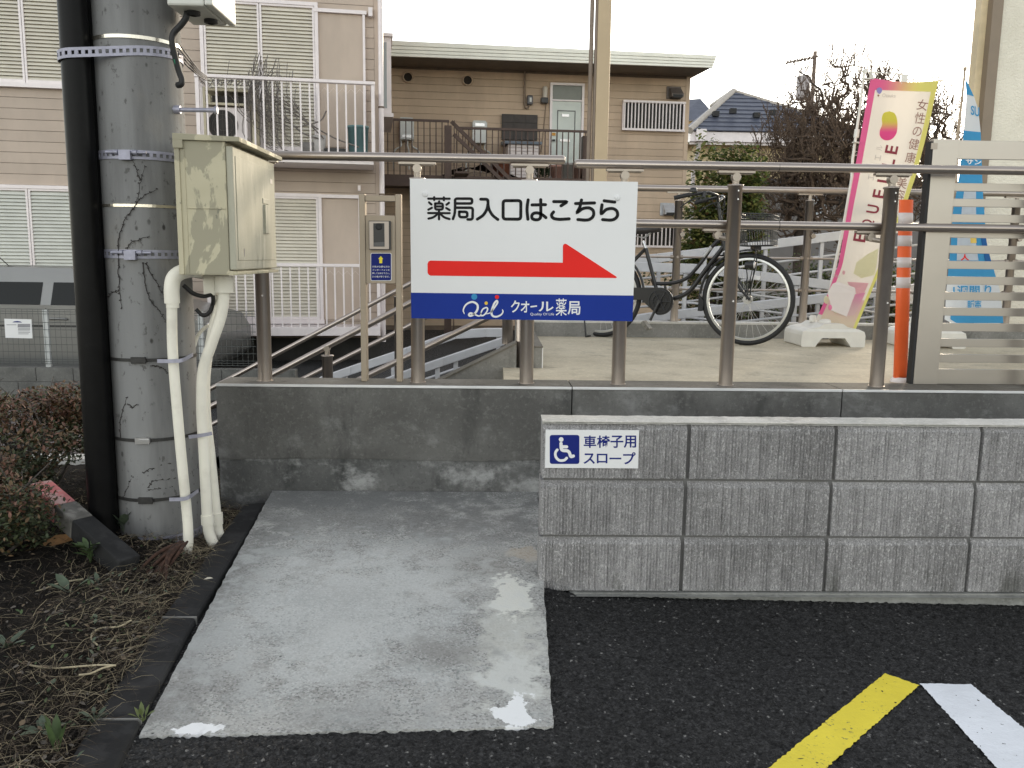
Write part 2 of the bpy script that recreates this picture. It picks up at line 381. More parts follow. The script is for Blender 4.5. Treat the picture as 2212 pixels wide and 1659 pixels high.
# ------------------------------------------------------------------ ground
def az(x, y):
    b = 0 if x < .15 else (-.045 if x > 2 else -.045*((x-.15)/1.85)**.6)
    return b*max(0, min(1, (y-1.6)/1.2)) + .018*math.exp(-((x-.19)/.1)**2-((y-3)/.25)**2)
mb = MB(); mb.grid(lambda u, v: (-600+1200*u, -600+1200*v, -.40), 24, 24, False)
mb.build('ground', m_asph2, kind='structure')
nx, ny = 620, 250; x0, x1, y0, y1 = -1.02, 2.75, 1.5, 3.0
gx, gy = np.meshgrid(np.linspace(x0, x1, nx), np.linspace(y0, y1, ny))
gz = np.vectorize(az)(gx, gy)
nz_ = RNG.random((ny, nx)); ns = (nz_+np.roll(nz_, 1, 0)+np.roll(nz_, 1, 1)+np.roll(np.roll(nz_, 1, 0), 1, 1))/4
gz += (ns-.5)*.013
mb = MB(); mb.v = np.stack([gx.ravel(), gy.ravel(), gz.ravel()], 1).tolist()
idx = (np.arange(ny-1)[:, None]*nx+np.arange(nx-1)[None]).ravel()
mb.f = np.stack([idx, idx+1, idx+nx+1, idx+nx], 1).tolist(); mb.m = [0]*len(mb.f); mb.sm = [True]*len(mb.f)
lot = mb.build('parking_lot', m_asph, kind='structure')
mb = MB(); mb.box(-1.02, 8, -4, 1.5, -.4, -.002); mb.box(2.75, 8, 1.5, 3.0, -.4, -.03)
mb.build('parking_lot_apron', m_asph, lot)
# painted bay lines
def paint(name, corners, mat, label):
    P = [G(x, y, -.012) for x, y in corners]; m = MB()
    def f(u, v):
        p = (P[0]*(1-u)+P[1]*u)*(1-v)+(P[3]*(1-u)+P[2]*u)*v
        j = Vector((random.uniform(-1, 1), random.uniform(-1, 1), 0))*.0022 if u in (0, 1) or v in (0, 1) else Vector()
        q = p+j; return Vector((q.x, q.y, az(q.x, q.y)+.0035+random.uniform(0, .0012)))
    m.grid(f, 14, 70); return m.build(name, mat, label=label, cat='road marking')
def paint_mat(name, col, dirt, k):
    t = NT(name); c = t.mix(t.step(t.noise(6, 4), .3, .7), sc(col, .93), sc(col, 1.05))
    spots = t.math('MULTIPLY', t.step(t.noise(85, 3, .6), .6, .66), t.step(t.noise(9, 3), .46, .6))
    c = t.mix(t.math('MULTIPLY', spots, k), c, dirt); t.bump(t.noise(120, 3), .5, .003); return t.done(c, .55, 0, .4)
m_pyel = paint_mat('yellow_road_paint', (.84, .69, .055), (.2, .17, .07), .9)
m_pwht = paint_mat('white_road_paint', (.8, .83, .88), (.5, .5, .5), .25)
paint('bay_line', [(1912.4, 1450), (1986, 1477), (1760, 1690), (1620, 1690+12)], m_pyel, 'yellow painted bay line, worn in specks, on the black asphalt')
paint('bay_line', [(1987, 1472.7), (2099, 1474), (2330, 1680), (2175, 1690)], m_pwht, 'clean white painted bay line meeting the end of the yellow one')

# concrete apron slab, up to the wall and on behind the block wall as a ramp
def slabz(y): return .006+.076*max(0, (y-2.05)/2.0)
mb = MB()
L0, R0, L1, R1 = G(300, 1592, .004), G(1195, 1570, .004), Vector((-1.065, 4.049, 0)), Vector((.235, 4.049, 0))
def sl_f(u, v):
    a, b = L0.lerp(L1, v), R0.lerp(R1, v); p = a.lerp(b, u)
    if u in (0, 1) and 0 < v < 1: p.x += random.uniform(-1, 1)*.0025
    if v == 0: p.y += random.uniform(-1, 1)*.004
    return Vector((p.x, p.y, slabz(p.y)))
mb.grid(sl_f, 60, 80)
e = [(sl_f(u, 0)) for u in np.linspace(0, 1, 2)]
for k in range(80):
    a, b = Vector(mb.v[k*61+60]), Vector(mb.v[(k+1)*61+60]); mb.add([a, b, (b.x, b.y, -.08), (a.x, a.y, -.08)], [(0, 1, 2, 3)])
    a, b = Vector(mb.v[k*61]), Vector(mb.v[(k+1)*61]); mb.add([a, b, (b.x, b.y, -.08), (a.x, a.y, -.08)], [(3, 2, 1, 0)])
for k in range(60):
    a, b = Vector(mb.v[k]), Vector(mb.v[k+1]); mb.add([a, b, (b.x, b.y, -.08), (a.x, a.y, -.08)], [(3, 2, 1, 0)])
sl = mb.build('concrete_apron', m_slab, kind='structure')
mb = MB(); mb.hexa([(.236, 3.121, -.1), (6, 3.121, -.1), (6, 4.049, -.1), (.236, 4.049, -.1), (.236, 3.121, .05), (6, 3.121, .46), (6, 4.049, .46), (.236, 4.049, .08)])
mb.build('wheelchair_ramp', m_slab, kind='structure')

# dark kerb blocks
kt = thing('kerb', 'dark grey kerb of long blocks between the planting bed and the concrete apron', 'kerb', (-1.05, 2.4, 0))
kl = [(128, 1659+10), (202, 1549), (351, 1337), (440, 1213), (527, 1103)]; kr = [(250, 1662), (305, 1549), (425, 1337), (476, 1240), (578, 1098)]
def kz(y): return .012+.02*(y-1.8)
KP = []
for (a, b) in ((0, 1), (1, 2), (2, 4)):
    q = [G(*kl[a], .02), G(*kr[a], .02), G(*kr[b], .02), G(*kl[b], .02)]
    g = (q[3]-q[0]).normalized()*.004
    q = [q[0]+g, q[1]+g, q[2]-g, q[3]-g]
    mb = MB(); mb.hexa([(p.x, p.y, -.12) for p in q]+[(p.x, p.y, kz(p.y)) for p in q]); mb.build('kerb_block', m_kerb, kt, .012)
for a in (1, 2):
    qa, qb = G(*kl[a], .02), G(*kr[a], .02); g = Vector((0, .0035, 0)); mb = MB(); mb.hexa([(p.x, p.y, -.1) for p in (qa-g, qb-g, qb+g, qa+g)]+[(p.x, p.y, kz(p.y)-.0025) for p in (qa-g, qb-g, qb+g, qa+g)]); mb.build('mortar_joint', m_curb, kt)
q0, q1 = G(*kl[0], .02), G(*kr[0], .02); mb = MB(); dd = Vector((-.09, -.8, 0))
mb.hexa([(p.x, p.y, -.12) for p in (q0+dd, q1+dd, q1, q0)]+[(p.x, p.y, kz(p.y)) for p in (q0+dd, q1+dd, q1, q0)]); mb.build('kerb_block', m_kerb, kt, .012)

# ------------------------------------------------------------------ ribbed block wall
bw = thing('block_wall', 'low wall of ribbed grey concrete blocks carrying the wheelchair sign', 'wall', (.19, 3.0, 0))
def block_mesh(w_, seed):
    g = np.random.default_rng(seed); m = MB(); n = 92; zs = [.004, .03, .07, .115, .15, .168, .182]
    rib = np.where(np.arange(n+1) % 2 == 0, .0, .0062)*g.uniform(.35, 1.2, n+1); H_ = .2035
    vs = [(i/n*w_, .004, 0) for i in range(n+1)]
    for z in zs: vs += [(i/n*w_, rib[i]+g.uniform(-.0016, .0016) if 0 < i < n else .003, z) for i in range(n+1)]
    vs += [(i/n*w_, .02, H_) for i in range(n+1)]
    rows = len(zs)+1
    m.add(vs, [(j*(n+1)+i, j*(n+1)+i+1, (j+1)*(n+1)+i+1, (j+1)*(n+1)+i) for j in range(rows) for i in range(n)])
    m.add([(0, .003, 0), (w_, .003, 0), (w_, .115, 0), (0, .115, 0), (0, .003, .182), (w_, .003, .182), (w_, .115, H_), (0, .115, H_), (0, .02, H_), (w_, .02, H_)],
          [(1, 2, 6, 9, 5), (3, 0, 4, 8, 7), (2, 3, 7, 6), (8, 9, 6, 7), (0, 3, 2, 1)])
    return m.mesh('concrete_block', m_block)
BMS = [block_mesh(.526, k) for k in range(4)]
for r_ in range(3):
    for k in range(6): put('concrete_block', BMS[(k*2+r_*3) % 4], bw, (.190+k*.5405-(.004 if r_ == 1 else .006 if r_ == 0 else 0), 3.0, .0015+r_*.2155))
mb = MB(); mb.box(.2, 3.43, 3.021, 3.112, 0, .63); mb.build('mortar', m_mortar, bw)
mb = MB()
mb.grid(lambda u, v: (.188+3.26*u, 3.004+.116*v, .6435-.009*(v < .08)+random.uniform(0, .0022)), 160, 4)
mb.box(.19, 3.44, 3.006, 3.118, .6405, .6425); mb.build('coping', m_lightc, bw)
mb = MB(); mb.grid(lambda u, v: (.3+3.2*u, 2.965+.0065*math.sin(u*31)+random.uniform(0, .004) if v < .5 else 2.999, -.12 if v == 0 else (-.006+random.uniform(0, .003))), 150, 2)
mb.grid(lambda u, v: (.3+3.2*u, 2.965+.036*v, -.006), 60, 1); mb.box(.3, 3.5, 2.99, 3.12, -.15, -.002); mb.build('footing', m_foot, bw)

# wheelchair sign on the block wall
c7 = lambda x, y: U((1720+x/6.1444)/1.4756, (1340+y/6.1444)/1.4756, 2.992)
ws = thing('wheelchair_sign', 'small white plate with blue wheelchair symbol on the ribbed block wall', 'sign', c7(1020, 930))
mb = MB(); mb.poly([c7(*p) for p in ((120, 182), (1950, 195), (1930, 940), (105, 930))], (0, .005, 0)); mb.build('plate', m_white, ws)
f1, f2 = shift(c7, .0008), shift(c7, .0016)
mb = MB(); mb.poly([f1(*p) for p in rrect(198, 284, 778, 852, 45)][::-1]); mb.build('symbol_panel', m_navy, ws)
mb = MB(); disc(mb, (421, 372), 46, f2)
for p, sm in (([(418, 450), (424, 590), (570, 590), (610, 712), (660, 695)], False), ([(430, 515), (528, 515)], False), ([(345, 575), (318, 610), (306, 660), (325, 725), (375, 775), (432, 785), (490, 772), (530, 735)], True)):
    stroke(mb, p, 62 if not sm else 52, f2, sm)
mb.build('wheelchair_symbol', m_printw, ws)
mb = MB(); xs = [(862, 1108), (1125, 1378), (1388, 1640), (1648, 1890)]
for ch, (a, b) in zip('車椅子用', xs): ptext(mb, ch, rectq(a, 295, b, 538), f1, .018)
for ch, q in zip('スロープ', ((858, 645, 1082, 852), (1120, 652, 1328, 838), (1368, 728, 1598, 762), (1635, 622, 1880, 860))): ptext(mb, ch, rectq(*q), f1, .018 if ch != 'ー' else 0)
mb.build('lettering', m_navy, ws)

# ------------------------------------------------------------------ main retaining wall
WY, WT = 4.05, .608
rw = thing('retaining_wall', 'long stained grey concrete wall below the bronze handrails', 'wall', (-1.3, WY, 0))
jx = [-1.321, U(1236, 840, WY).x, U(1820, 845, WY).x, 6.0]; zj = U(800, 992, WY).z
for a, b in zip(jx, jx[1:]):
    mb = MB(); n = max(20, int((b-a)/.03))
    mb.grid(lambda u, v: (a+.003+(b-a-.006)*u, WY+.002*(v < .1)*random.random(), (zj+.006*math.sin(u*9+a)+random.uniform(-.003, .003)) if v == 0 else zj+.02+(WT-.013-zj-.02)*max(0, (v*8-1)/7)), n, 8)
    mb.box(a+.003, b-.003, WY+.004, 4.285, zj+.0, WT-.0125); mb.build('wall_panel', m_wall, rw)
    mb = MB(); mb.box(a+.003, b-.003, WY+.0062, 4.288, WT-.0125, WT); mb.build('wall_top', m_walltop, rw)
    mb = MB(); mb.box(a+.002, b-.002, WY-.004, WY+.006, WT-.011, WT+.001); mb.build('edge_trim', m_trim, rw, .0015)
mb = MB(); mb.grid(lambda u, v: (-1.318+7.3*u, WY+.007+random.uniform(-.0015, .0015), -.3+(zj+.018+.3)*v), 160, 10); mb.box(-1.315, 5.98, WY+.012, 4.27, -.3, zj); mb.build('wall_base', m_wallb, rw)

# deck
DZ = .59
cx0 = G(1172, 795, DZ)
mb = MB(); lx = G(1135, 728, DZ).x; mb.box(.07, 9, 4.289, cx0.y, -.38, DZ); mb.box(lx+.02, 9, cx0.y, 6.9, -.38, DZ)
mb.build('deck', m_deck, kind='structure')
CY_ = 6.9; CZ = U(1416, 696, CY_).z
kc = thing('deck_curb', 'grey concrete curb along the far edge of the beige deck', 'kerb', (3, CY_, DZ))
lx = G(1135, 728, DZ).x
mb = MB(); mb.box(lx, 9, CY_+.003, CY_+.16, DZ-.3, CZ-.004); mb.build('curb', m_curb, kc)
mb = MB(); mb.box(lx, 9, CY_, CY_+.168, CZ-.012, CZ+.002); mb.build('edge_trim', m_lightc, kc)
a_ = U(1172, 741, cx0.y); b_ = U(1133, 741, cx0.y)
mb = MB(); mb.hexa([(b_.x, cx0.y, DZ-.2), (a_.x, cx0.y, DZ-.2), (a_.x, CY_-.004, DZ-.2), (b_.x, CY_-.004, DZ-.2), (b_.x, cx0.y, CZ-.006), (a_.x, cx0.y, CZ-.006), (a_.x, CY_-.004, CZ-.006), (b_.x, CY_-.004, CZ-.006)]); mb.build('return_curb', m_curb, kc)
mb = MB(); mb.box(b_.x-.004, a_.x+.004, cx0.y-.004, CY_-.006, CZ-.0055, CZ+.003); mb.build('return_top', m_walltop, kc, .003)
mb = MB(); mb.box(a_.x-.002, a_.x+.004, cx0.y-.0045, cx0.y+.004, DZ, CZ-.006); mb.build('corner_trim', m_trim, kc)
# sloping stair wall beside the steps down
sw = thing('stair_wall', 'sloping concrete wall beside the steps behind the big sign', 'wall', (-.2, cx0.y, 0))
sy = cx0.y
p0, p1 = U(940, 826, sy), U(1116, 740, sy)
pl = p0+(p0-p1)*.9
mb = MB(); mb.hexa([(pl.x, sy, -.4), (p1.x, sy, -.4), (p1.x, sy+.15, -.4), (pl.x, sy+.15, -.4), (pl.x, sy, pl.z-.012), (p1.x, sy, p1.z-.012), (p1.x, sy+.15, p1.z-.012), (pl.x, sy+.15, pl.z-.012)]); mb.build('wall_panel', m_curb, sw)
mb = MB(); mb.hexa([(pl.x, sy-.004, pl.z-.0115), (p1.x, sy-.004, p1.z-.0115), (p1.x, sy+.155, p1.z-.0115), (pl.x, sy+.155, pl.z-.0115), (pl.x, sy-.004, pl.z), (p1.x, sy-.004, p1.z), (p1.x, sy+.155, p1.z), (pl.x, sy+.155, pl.z)]); mb.build('coping', m_walltop, sw)
st = thing('steps', 'concrete steps going down behind the long wall', 'steps', (-1.5, 6, -.4))
for k in range(2, 7):
    xk = p1.x-.25-.3*k; mb = MB(); mb.box(xk-.3, xk if k > 2 else p1.x-.01, sy+.152, 6.85, -.4, DZ-.165*(k+1)); mb.build('step', m_curb, st)
# ------------------------------------------------------------------ bronze handrails on the wall
HY = 4.17
def saddle(mb, p, L=.178):                                             # plate under the rail and the swivel neck below it
    mb.box(p.x-L/2, p.x+L/2, p.y-.016, p.y+.016, p.z-.032, p.z-.022)
    mb.tube([(p.x-L/2+.01, p.y, p.z-.029), (p.x+L/2-.01, p.y, p.z-.029)], .011, 8)
def neck(mb, x, y, z0, z1):
    mb.cyl((x, y), .0165, z0, z1-.055, 12); mb.tube([(x-.0, y-.02, z1-.052), (x, y+.02, z1-.052)], .021, 12)
    mb.box(x-.014, x+.014, y-.009, y+.009, z1-.052, z1-.024)
def rail_set(label, posts, ra, rb, ztop, rear=False, group='bronze handrails on the long wall'):
    t = thing('handrail', label, 'handrail', (posts[0], HY, WT), 0, group)
    zr = (ra.z+rb.z)/2
    mb = MB(); a, b = Vector((ra.x, HY, zr)), Vector((rb.x, HY, zr))
    mb.tube([a+Vector((0, 0, 0)), a+Vector((.002, 0, 0)), a+Vector((.012, 0, 0)), b-Vector((.012, 0, 0)), b-Vector((.002, 0, 0)), b], [.008, .016, .021, .021, .016, .008], 20); mb.build('top_rail', m_rail, t)
    for x in posts:
        mb = MB(); mb.lathe((x, HY, WT), [(.034, 0), (.034, ztop-WT-.008), (.039, ztop-WT-.008), (.039, ztop-WT), (.017, ztop-WT+.003)], 24)
        mb.cyl((x, HY), .04, WT, WT+.004, 24)
        po = mb.build('post', m_rail, t)
        mb = MB(); neck(mb, x, HY, ztop-.02, zr); saddle(mb, Vector((x, HY, zr))); mb.build('bracket', m_railm, po)
        mb = MB()
        for zz in (.03, .07): mb.tube([(x+.006, HY-.036, ztop-zz), (x+.006, HY-.0325, ztop-zz)], .004, 8)
        mb.tube([(x+.008, HY-.036, WT+.42), (x+.008, HY-.0325, WT+.42)], .005, 8); mb.build('screw', m_steel, po)
    return t, zr
pxs = [U(*p, HY).x for p in ((573, 822), (903, 826), (1137, 828), (1335, 830), (1567, 830), (1893, 832))]
zt = U(1137, 388, HY).z
rail_set('upper bronze rail run from the beige cabinet along the top of the white sign', pxs[:3], Vector((pxs[0]-.06, HY, U(900, 341, HY).z)), U(1221, 344.6, HY), zt)
ht, _ = rail_set('two-rail bronze handrail from the big sign on past the slatted screen', pxs[3:]+[2.75, 3.4], U(1241, 353.2, HY), Vector((3.8, HY, U(1790, 363, HY).z)), U(1583, 399, HY).z)
y2 = HY+.062; zl = U(1694, 487, y2).z
mb = MB(); mb.tube([(U(1330, 480, y2).x, y2, zl), (3.8, y2, zl)], .02, 20); mb.build('lower_rail', m_rail, ht)
for x in pxs[3:]:
    mb = MB(); p = Vector((x-.06, y2, zl)); saddle(mb, p, .15); mb.tube([(x-.06, y2, zl-.03), (x-.06, y2, zl-.062), (x-.02, HY+.02, zl-.07)], .013, 8); mb.tube([(x-.06, y2-.02, zl-.052), (x-.06, y2+.02, zl-.052)], .02, 10); mb.build('bracket', m_railm, ht)
mb = MB()
for px_ in (1682, ): mb.tube([(U(px_, 357, HY).x-.001, HY, U(1790, 363, HY).z), (U(px_, 357, HY).x+.001, HY, U(1790, 363, HY).z)], .0216, 20); mb.tube([(U(px_, 487, y2).x-.0015, y2, zl), (U(px_, 487, y2).x+.0015, y2, zl)], .0206, 20)
mb.build('joint_ring', m_dplas, ht)

# ------------------------------------------------------------------ pharmacy sign
SY = 4.118
c6 = lambda x, y: U((1250+x/2.602)/1.4756, (520+y/2.602)/1.4756, SY)
c1 = lambda x, y: U((1300+x/4.88)/1.4756, (560+y/4.88)/1.4756, SY)
c2 = lambda x, y: U((1250+x/3.687)/1.4756, (880+y/3.687)/1.4756, SY)
ps = thing('pharmacy_sign', 'big white board with a red arrow and a blue band fixed to the handrail posts', 'sign', c6(1080, 1300))
mb = MB(); mb.poly([c6(*p) for p in ((147, 127), (2039, 155), (1992, 1312), (160, 1287))], (0, .006, 0)); mb.build('panel', m_white, ps)
f1, f2 = shift(c6, .0012), shift(c6, .0022)
mb = MB(); mb.poly([f1(*p) for p in ((155.5, 1074), (2001.5, 1098), (1992, 1311.5), (159.7, 1286.5))]); mb.build('blue_band', m_blue, ps)
mb = MB(); arrow = [(318, 808), (1415, 825), (1416, 690), (1420, 676), (1432, 668), (1446, 671), (1858, 940), (1863, 948), (1856, 953), (320, 933), (303, 925), (294, 908), (293, 836), (301, 816)]
mb.poly([f1(*p) for p in arrow]); mb.build('arrow', m_red, ps)
g1 = shift(c1, .0012)
mb = MB(); A1 = 38
for p in ([(318, 357), (650, 358)], [(410, 336), (410, 378)], [(560, 338), (560, 380)], [(488, 400), (480, 426)], [(425, 432), (545, 432), (545, 526), (425, 526), (425, 432)], [(430, 479), (540, 479)],
          [(330, 415), (368, 447)], [(640, 422), (602, 452)], [(320, 528), (374, 500)], [(597, 503), (650, 535)], [(318, 581), (650, 583)], [(485, 540), (485, 678)]): stroke(mb, p, A1-2, g1)
stroke(mb, [(460, 598), (400, 645), (322, 668)], A1-2, g1, True); stroke(mb, [(510, 600), (570, 648), (648, 674)], A1-2, g1, True)
for p in ([(735, 432), (1000, 432), (1000, 357), (735, 357), (735, 432)], [(740, 498), (1010, 498), (1006, 681), (930, 681)], [(800, 561), (925, 561), (925, 645), (800, 645), (800, 561)]): stroke(mb, p, A1+3, g1)
stroke(mb, [(735, 380), (735, 480), (728, 590), (702, 673)], A1+3, g1, True)
stroke(mb, [(1133, 366), (1247, 366), (1247, 450)], A1+8, g1); stroke(mb, [(1246, 440), (1228, 525), (1170, 615), (1080, 677)], A1+8, g1, True); stroke(mb, [(1246, 440), (1264, 525), (1318, 615), (1400, 682)], A1+8, g1, True)
stroke(mb, [(1620, 388), (1758, 388), (1756, 677), (1482, 675), (1482, 388), (1622, 388)], A1+10, g1)
B1_ = 26
for p, sm in (([(1128, 305), (1121, 350), (1119, 400), (1126, 465)], 1), ([(1160, 347), (1272, 344)], 0), ([(1232, 303), (1232, 430), (1222, 462), (1195, 470), (1165, 462), (1158, 438), (1172, 418), (1205, 413), (1245, 428), (1275, 452)], 1),
              ([(1340, 319), (1456, 319), (1400, 354)], 0), ([(1338, 405), (1322, 430), (1336, 456), (1385, 466), (1468, 462)], 1),
              ([(1521, 335), (1678, 330)], 0), ([(1570, 306), (1556, 365), (1535, 408), (1580, 378), (1630, 371), (1664, 390), (1671, 425), (1655, 455), (1615, 472), (1540, 468)], 1),
              ([(1758, 312), (1846, 323)], 0), ([(1740, 346), (1734, 418), (1775, 385), (1825, 376), (1860, 395), (1869, 430), (1850, 460), (1812, 472), (1745, 468)], 1)): stroke(mb, p, B1_, f1, bool(sm))
mb.build('lettering', m_black, ps)
h2 = shift(c2, .0022)
mb = MB(); tp = lambda lo: (lambda t: lo+(1-lo)*math.sin(math.pi*min(1, max(0, t)))**.6)
stroke(mb, [(848, 442), (836, 400), (860, 345), (905, 312), (955, 305), (1000, 335), (1004, 385), (975, 435), (925, 466), (902, 455), (920, 435), (965, 448), (1015, 468), (1050, 460)], 25, h2, True, tp(.35))
stroke(mb, [(1040, 440), (1065, 390), (1105, 370), (1122, 385), (1108, 425), (1075, 460), (1045, 462), (1040, 435)], 17, h2, True)
stroke(mb, [(1108, 445), (1160, 425), (1212, 355), (1238, 310), (1226, 292), (1196, 330), (1168, 420), (1180, 466), (1225, 477), (1278, 455), (1302, 420), (1295, 393)], 24, h2, True, tp(.3))
for ch, q in zip('クオル薬局', ((1395, 285, 1500, 428), (1510, 295, 1612, 428), (1720, 300, 1897, 415), (1922, 262, 2052, 466), (2062, 295, 2212, 455))): ptext(mb, ch, rectq(*q), h2, .004 if ch == '薬' else .016)
stroke(mb, [(1632, 360), (1695, 352)], 17, h2)
mb.build('brand_lettering', m_printw, ps)
mb = MB(); ptext(mb, 'Quality Of Life', rectq(1622, 432, 1903, 470), h2, 0); mb.build('small_lettering', m_printw, ps)
for c_, r_, m_ in (((965, 243), 35, m_cyan), ((1105, 318), 20, m_yel), ((1232, 246), 24, m_red)): mb = MB(); disc(mb, c_, r_, h2); mb.build('logo_dot', m_, ps)
for p in ((275, 256), (1868, 288)):
    q = c6(*p); mb = MB(); mb.lathe((q.x, q.y, q.z), [(.0135, 0), (.0135, -.004), (.011, -.006), (.001, -.0065)], 18, 'y'); mb.build('bolt_cap', m_white, ps)

# ------------------------------------------------------------------ intercom stand
IY = 4.17
ci = lambda x, y: U((1120+x/2.55)/1.4756, (590+y/2.55)/1.4756, IY)
it = thing('intercom_stand', 'bronze two-post stand with a door intercom above a blue notice', 'intercom stand', (ci(230, 1585).x, IY, WT))
xa, xb, xc, xd = ci(80, 1585).x, ci(127, 1585).x, ci(367, 1585).x, ci(412, 1585).x; zt_ = ci(230, 78).z
m_bron = M('bronze_anodised', (.36, .3, .23), .5, .35, .04, bump=.04, bs=300)
for a, b in ((xa, xb), (xc, xd)): mb = MB(); mb.box(a, b, IY, IY+.062, WT, zt_+.004); mb.build('post', m_bron, it, .003)
mb = MB(); mb.box(xb, xc, IY+.01, IY+.05, zt_-.03, zt_-.002); mb.build('cross_bar', m_bron, it, .002)
zp0, zp1 = ci(230, 800).z, ci(230, 245).z
mb = MB(); mb.box(xb+.0005, xc-.0005, IY+.008, IY+.05, zp0, zp1); pn = mb.build('panel', m_bron, it, .002)
q = [ci(*p) for p in ((144, 290), (321, 292), (322, 526), (147, 524))]
def plate(mb, q, y0, y1): mb.poly([(p.x, y1, p.z) for p in q], (0, y0-y1, 0))
mb = MB(); plate(mb, q, IY+.01, IY-.014); ic = mb.build('intercom', m_dplas, it, .004)
q2 = [ci(*p) for p in ((149, 296), (307, 297), (309, 520), (152, 519))]
mb = MB(); plate(mb, q2, IY-.012, IY-.019); mb.build('bezel', M('champagne_plastic', (.5, .43, .37), .4, .1, .03), ic, .002)
mb = MB(); plate(mb, [ci(*p) for p in ((183, 311), (272, 311), (274, 500), (185, 500))], IY-.018, IY-.0205); mb.build('speaker_face', m_dplas, ic)
mb = MB(); cc = ci(228, 338); mb.lathe((cc.x, IY-.021, cc.z), [(.016, 0), (.016, -.003), (.012, -.004), (.001, -.002)], 16, 'y'); mb.build('camera_lens', m_rubber, ic)
mb = MB(); plate(mb, [ci(*p) for p in ((187, 468), (273, 462), (274, 498), (187, 498))], IY-.02, IY-.0225); mb.build('call_button', M('call_button_grey', (.09, .09, .092), .4), ic)
fb = lambda o: (lambda x, y: Vector((ci(x, y).x, IY+.0075-o, ci(x, y).z)))
mb = MB(); mb.poly([fb(.001)(*p) for p in rrect(154, 551, 326, 779, 14)][::-1], (0, .0015, 0)); nb = mb.build('notice', m_white, it)
mb = MB(); mb.poly([fb(.0018)(*p) for p in rrect(159, 556, 321, 774, 11)][::-1]); mb.build('notice_face', m_navy, nb)
mb = MB(); mb.poly([fb(.0026)(*p) for p in ((238, 576), (258, 601), (250, 601), (250, 635), (226, 635), (226, 601), (217, 601))]); mb.build('notice_arrow', M('print_lemon', (.85, .72, .02), .45), nb)
mb = MB()
for k, s_ in enumerate(('介助が必要な方は', 'インターフォンを', '押してお待ち下さい。', '係の者が参ります。')): ptext(mb, s_, rectq(168, 655+27*k, 310, 671+27*k), fb(.0026), .01)
mb.build('notice_lettering', m_printw, nb)

# ------------------------------------------------------------------ slatted screen
PY = 4.262
cs = lambda x, y: U((2880+x/1.974)/1.4756, (420+y/1.974)/1.4756, PY)
sc_ = thing('slatted_screen', 'grey metal privacy screen of wide horizontal slats standing on the wall', 'screen', (cs(150, 1590).x, PY, WT))
m_screen = M('anodised_grey', (.44, .405, .36), .32, .6, .06, 1.5)
zb, ztp = WT, cs(250, 45).z
l0, l1, r0, r1 = cs(72, 1590), cs(180, 60), cs(228, 1590), cs(332, 60)
xl, xr = (l0.x+l1.x)/2, (r0.x+r1.x)/2; xR = 4.1
mb = MB(); mb.box(xl, xr, PY, PY+.045, zb, ztp); mb.build('stile', m_screen, sc_, .002)
mb = MB(); mb.box(xl-.014, xl-.0005, PY+.004, PY+.05, zb, ztp-.012); mb.build('edge_seal', m_rubber, sc_)
mb = MB(); mb.box(xl-.012, xl+.02, PY-.002, PY+.01, ztp-.05, ztp-.02); mb.build('hinge', m_railm, sc_)
ys = [(50, 168)]+[(320+98.4*k, 371+98.4*k) for k in range(12)]+[(1496, 1592)]
for k, (a, b) in enumerate(ys):
    za, zb_ = cs(300, b).z, cs(300, a).z
    mb = MB(); mb.box(xr+.0005, xR, PY+.012, PY+.032, max(za, WT+.001), zb_); mb.build('slat', m_screen, sc_, .0015)

# ------------------------------------------------------------------ orange delineator post
dp = G(1951, 829, DZ+.0); DY = 4.47
t = thing('delineator_post', 'orange flexible marker post with white reflective bands behind the handrail', 'bollard', (U(1950, 826, DY).x, DY, DZ))
m_or = M('orange_plastic', (.97, .16, .04), .45, 0, .05); m_refl = M('reflective_white', (.8, .74, .74), .35, 0, .05)
bx = lambda y: U(1944+(1957.5-1944)*(826-y)/394, y, DY)
def dseg(y0, y1, name, mat, r):
    a, b = bx(y0), bx(y1); mb = MB(); n = 14; vs = []
    for p in (a, b):
        for k in range(n): th = 2*math.pi*k/n; rr = r*(1+.16*math.cos(2*th-.6)-.22*math.exp(-((th-4.6)/.25)**2)); vs.append((p.x+rr*math.cos(th), p.y+rr*math.sin(th), p.z))
    mb.add(vs, [(k, (k+1) % n, n+(k+1) % n, n+k) for k in range(n)]+[tuple(range(n))[::-1], tuple(range(n, 2*n))], True); mb.build(name, mat, t)
dseg(829, 432, 'tube', m_or, .0335)
for a, b in ((487, 460), (532, 509), (578, 556), (622, 599)): dseg(a+10-10, b, 'reflective_band', m_refl, .0347)
mb = MB(); q = bx(826); mb.lathe((q.x, q.y, DZ), [(.05, 0), (.05, .012), (.036, .026)], 16); mb.build('base', m_refl, t)

# ------------------------------------------------------------------ rails beside the steps
def stair_rail(label, Y, lines, r, posts, knots=()):
    a = U(*lines[0][0], Y); t = thing('stair_handrail', label, 'handrail', (a.x, Y, 0), 0, 'sloping handrails beside the steps')
    for k, (p, q) in enumerate(lines):
        mb = MB(); mb.tube([U(*p, Y), U(*q, Y)], r, 14); mb.build('top_rail' if k == 0 else 'lower_rail', m_rail, t)
    for (x, y, yb) in posts:
        p = U(x, y, Y); b = -.35 if yb is None else U(x, yb, Y).z
        mb = MB(); mb.lathe((p.x, Y, b), [(.034, 0), (.034, p.z-b-.006), (.041, p.z-b-.006), (.041, p.z-b), (.018, p.z-b+.002)], 18); po = mb.build('post', m_rail, t)
        mb = MB(); mb.cyl((p.x, Y), .017, p.z-.01, p.z+.04, 10); mb.tube([(p.x, Y-.02, p.z+.042), (p.x, Y+.02, p.z+.042)], .02, 10); mb.tube([(p.x-.075, Y, p.z+.015), (p.x+.08, Y, p.z+.095)], .011, 6); mb.build('bracket', m_railm, po)
    return t
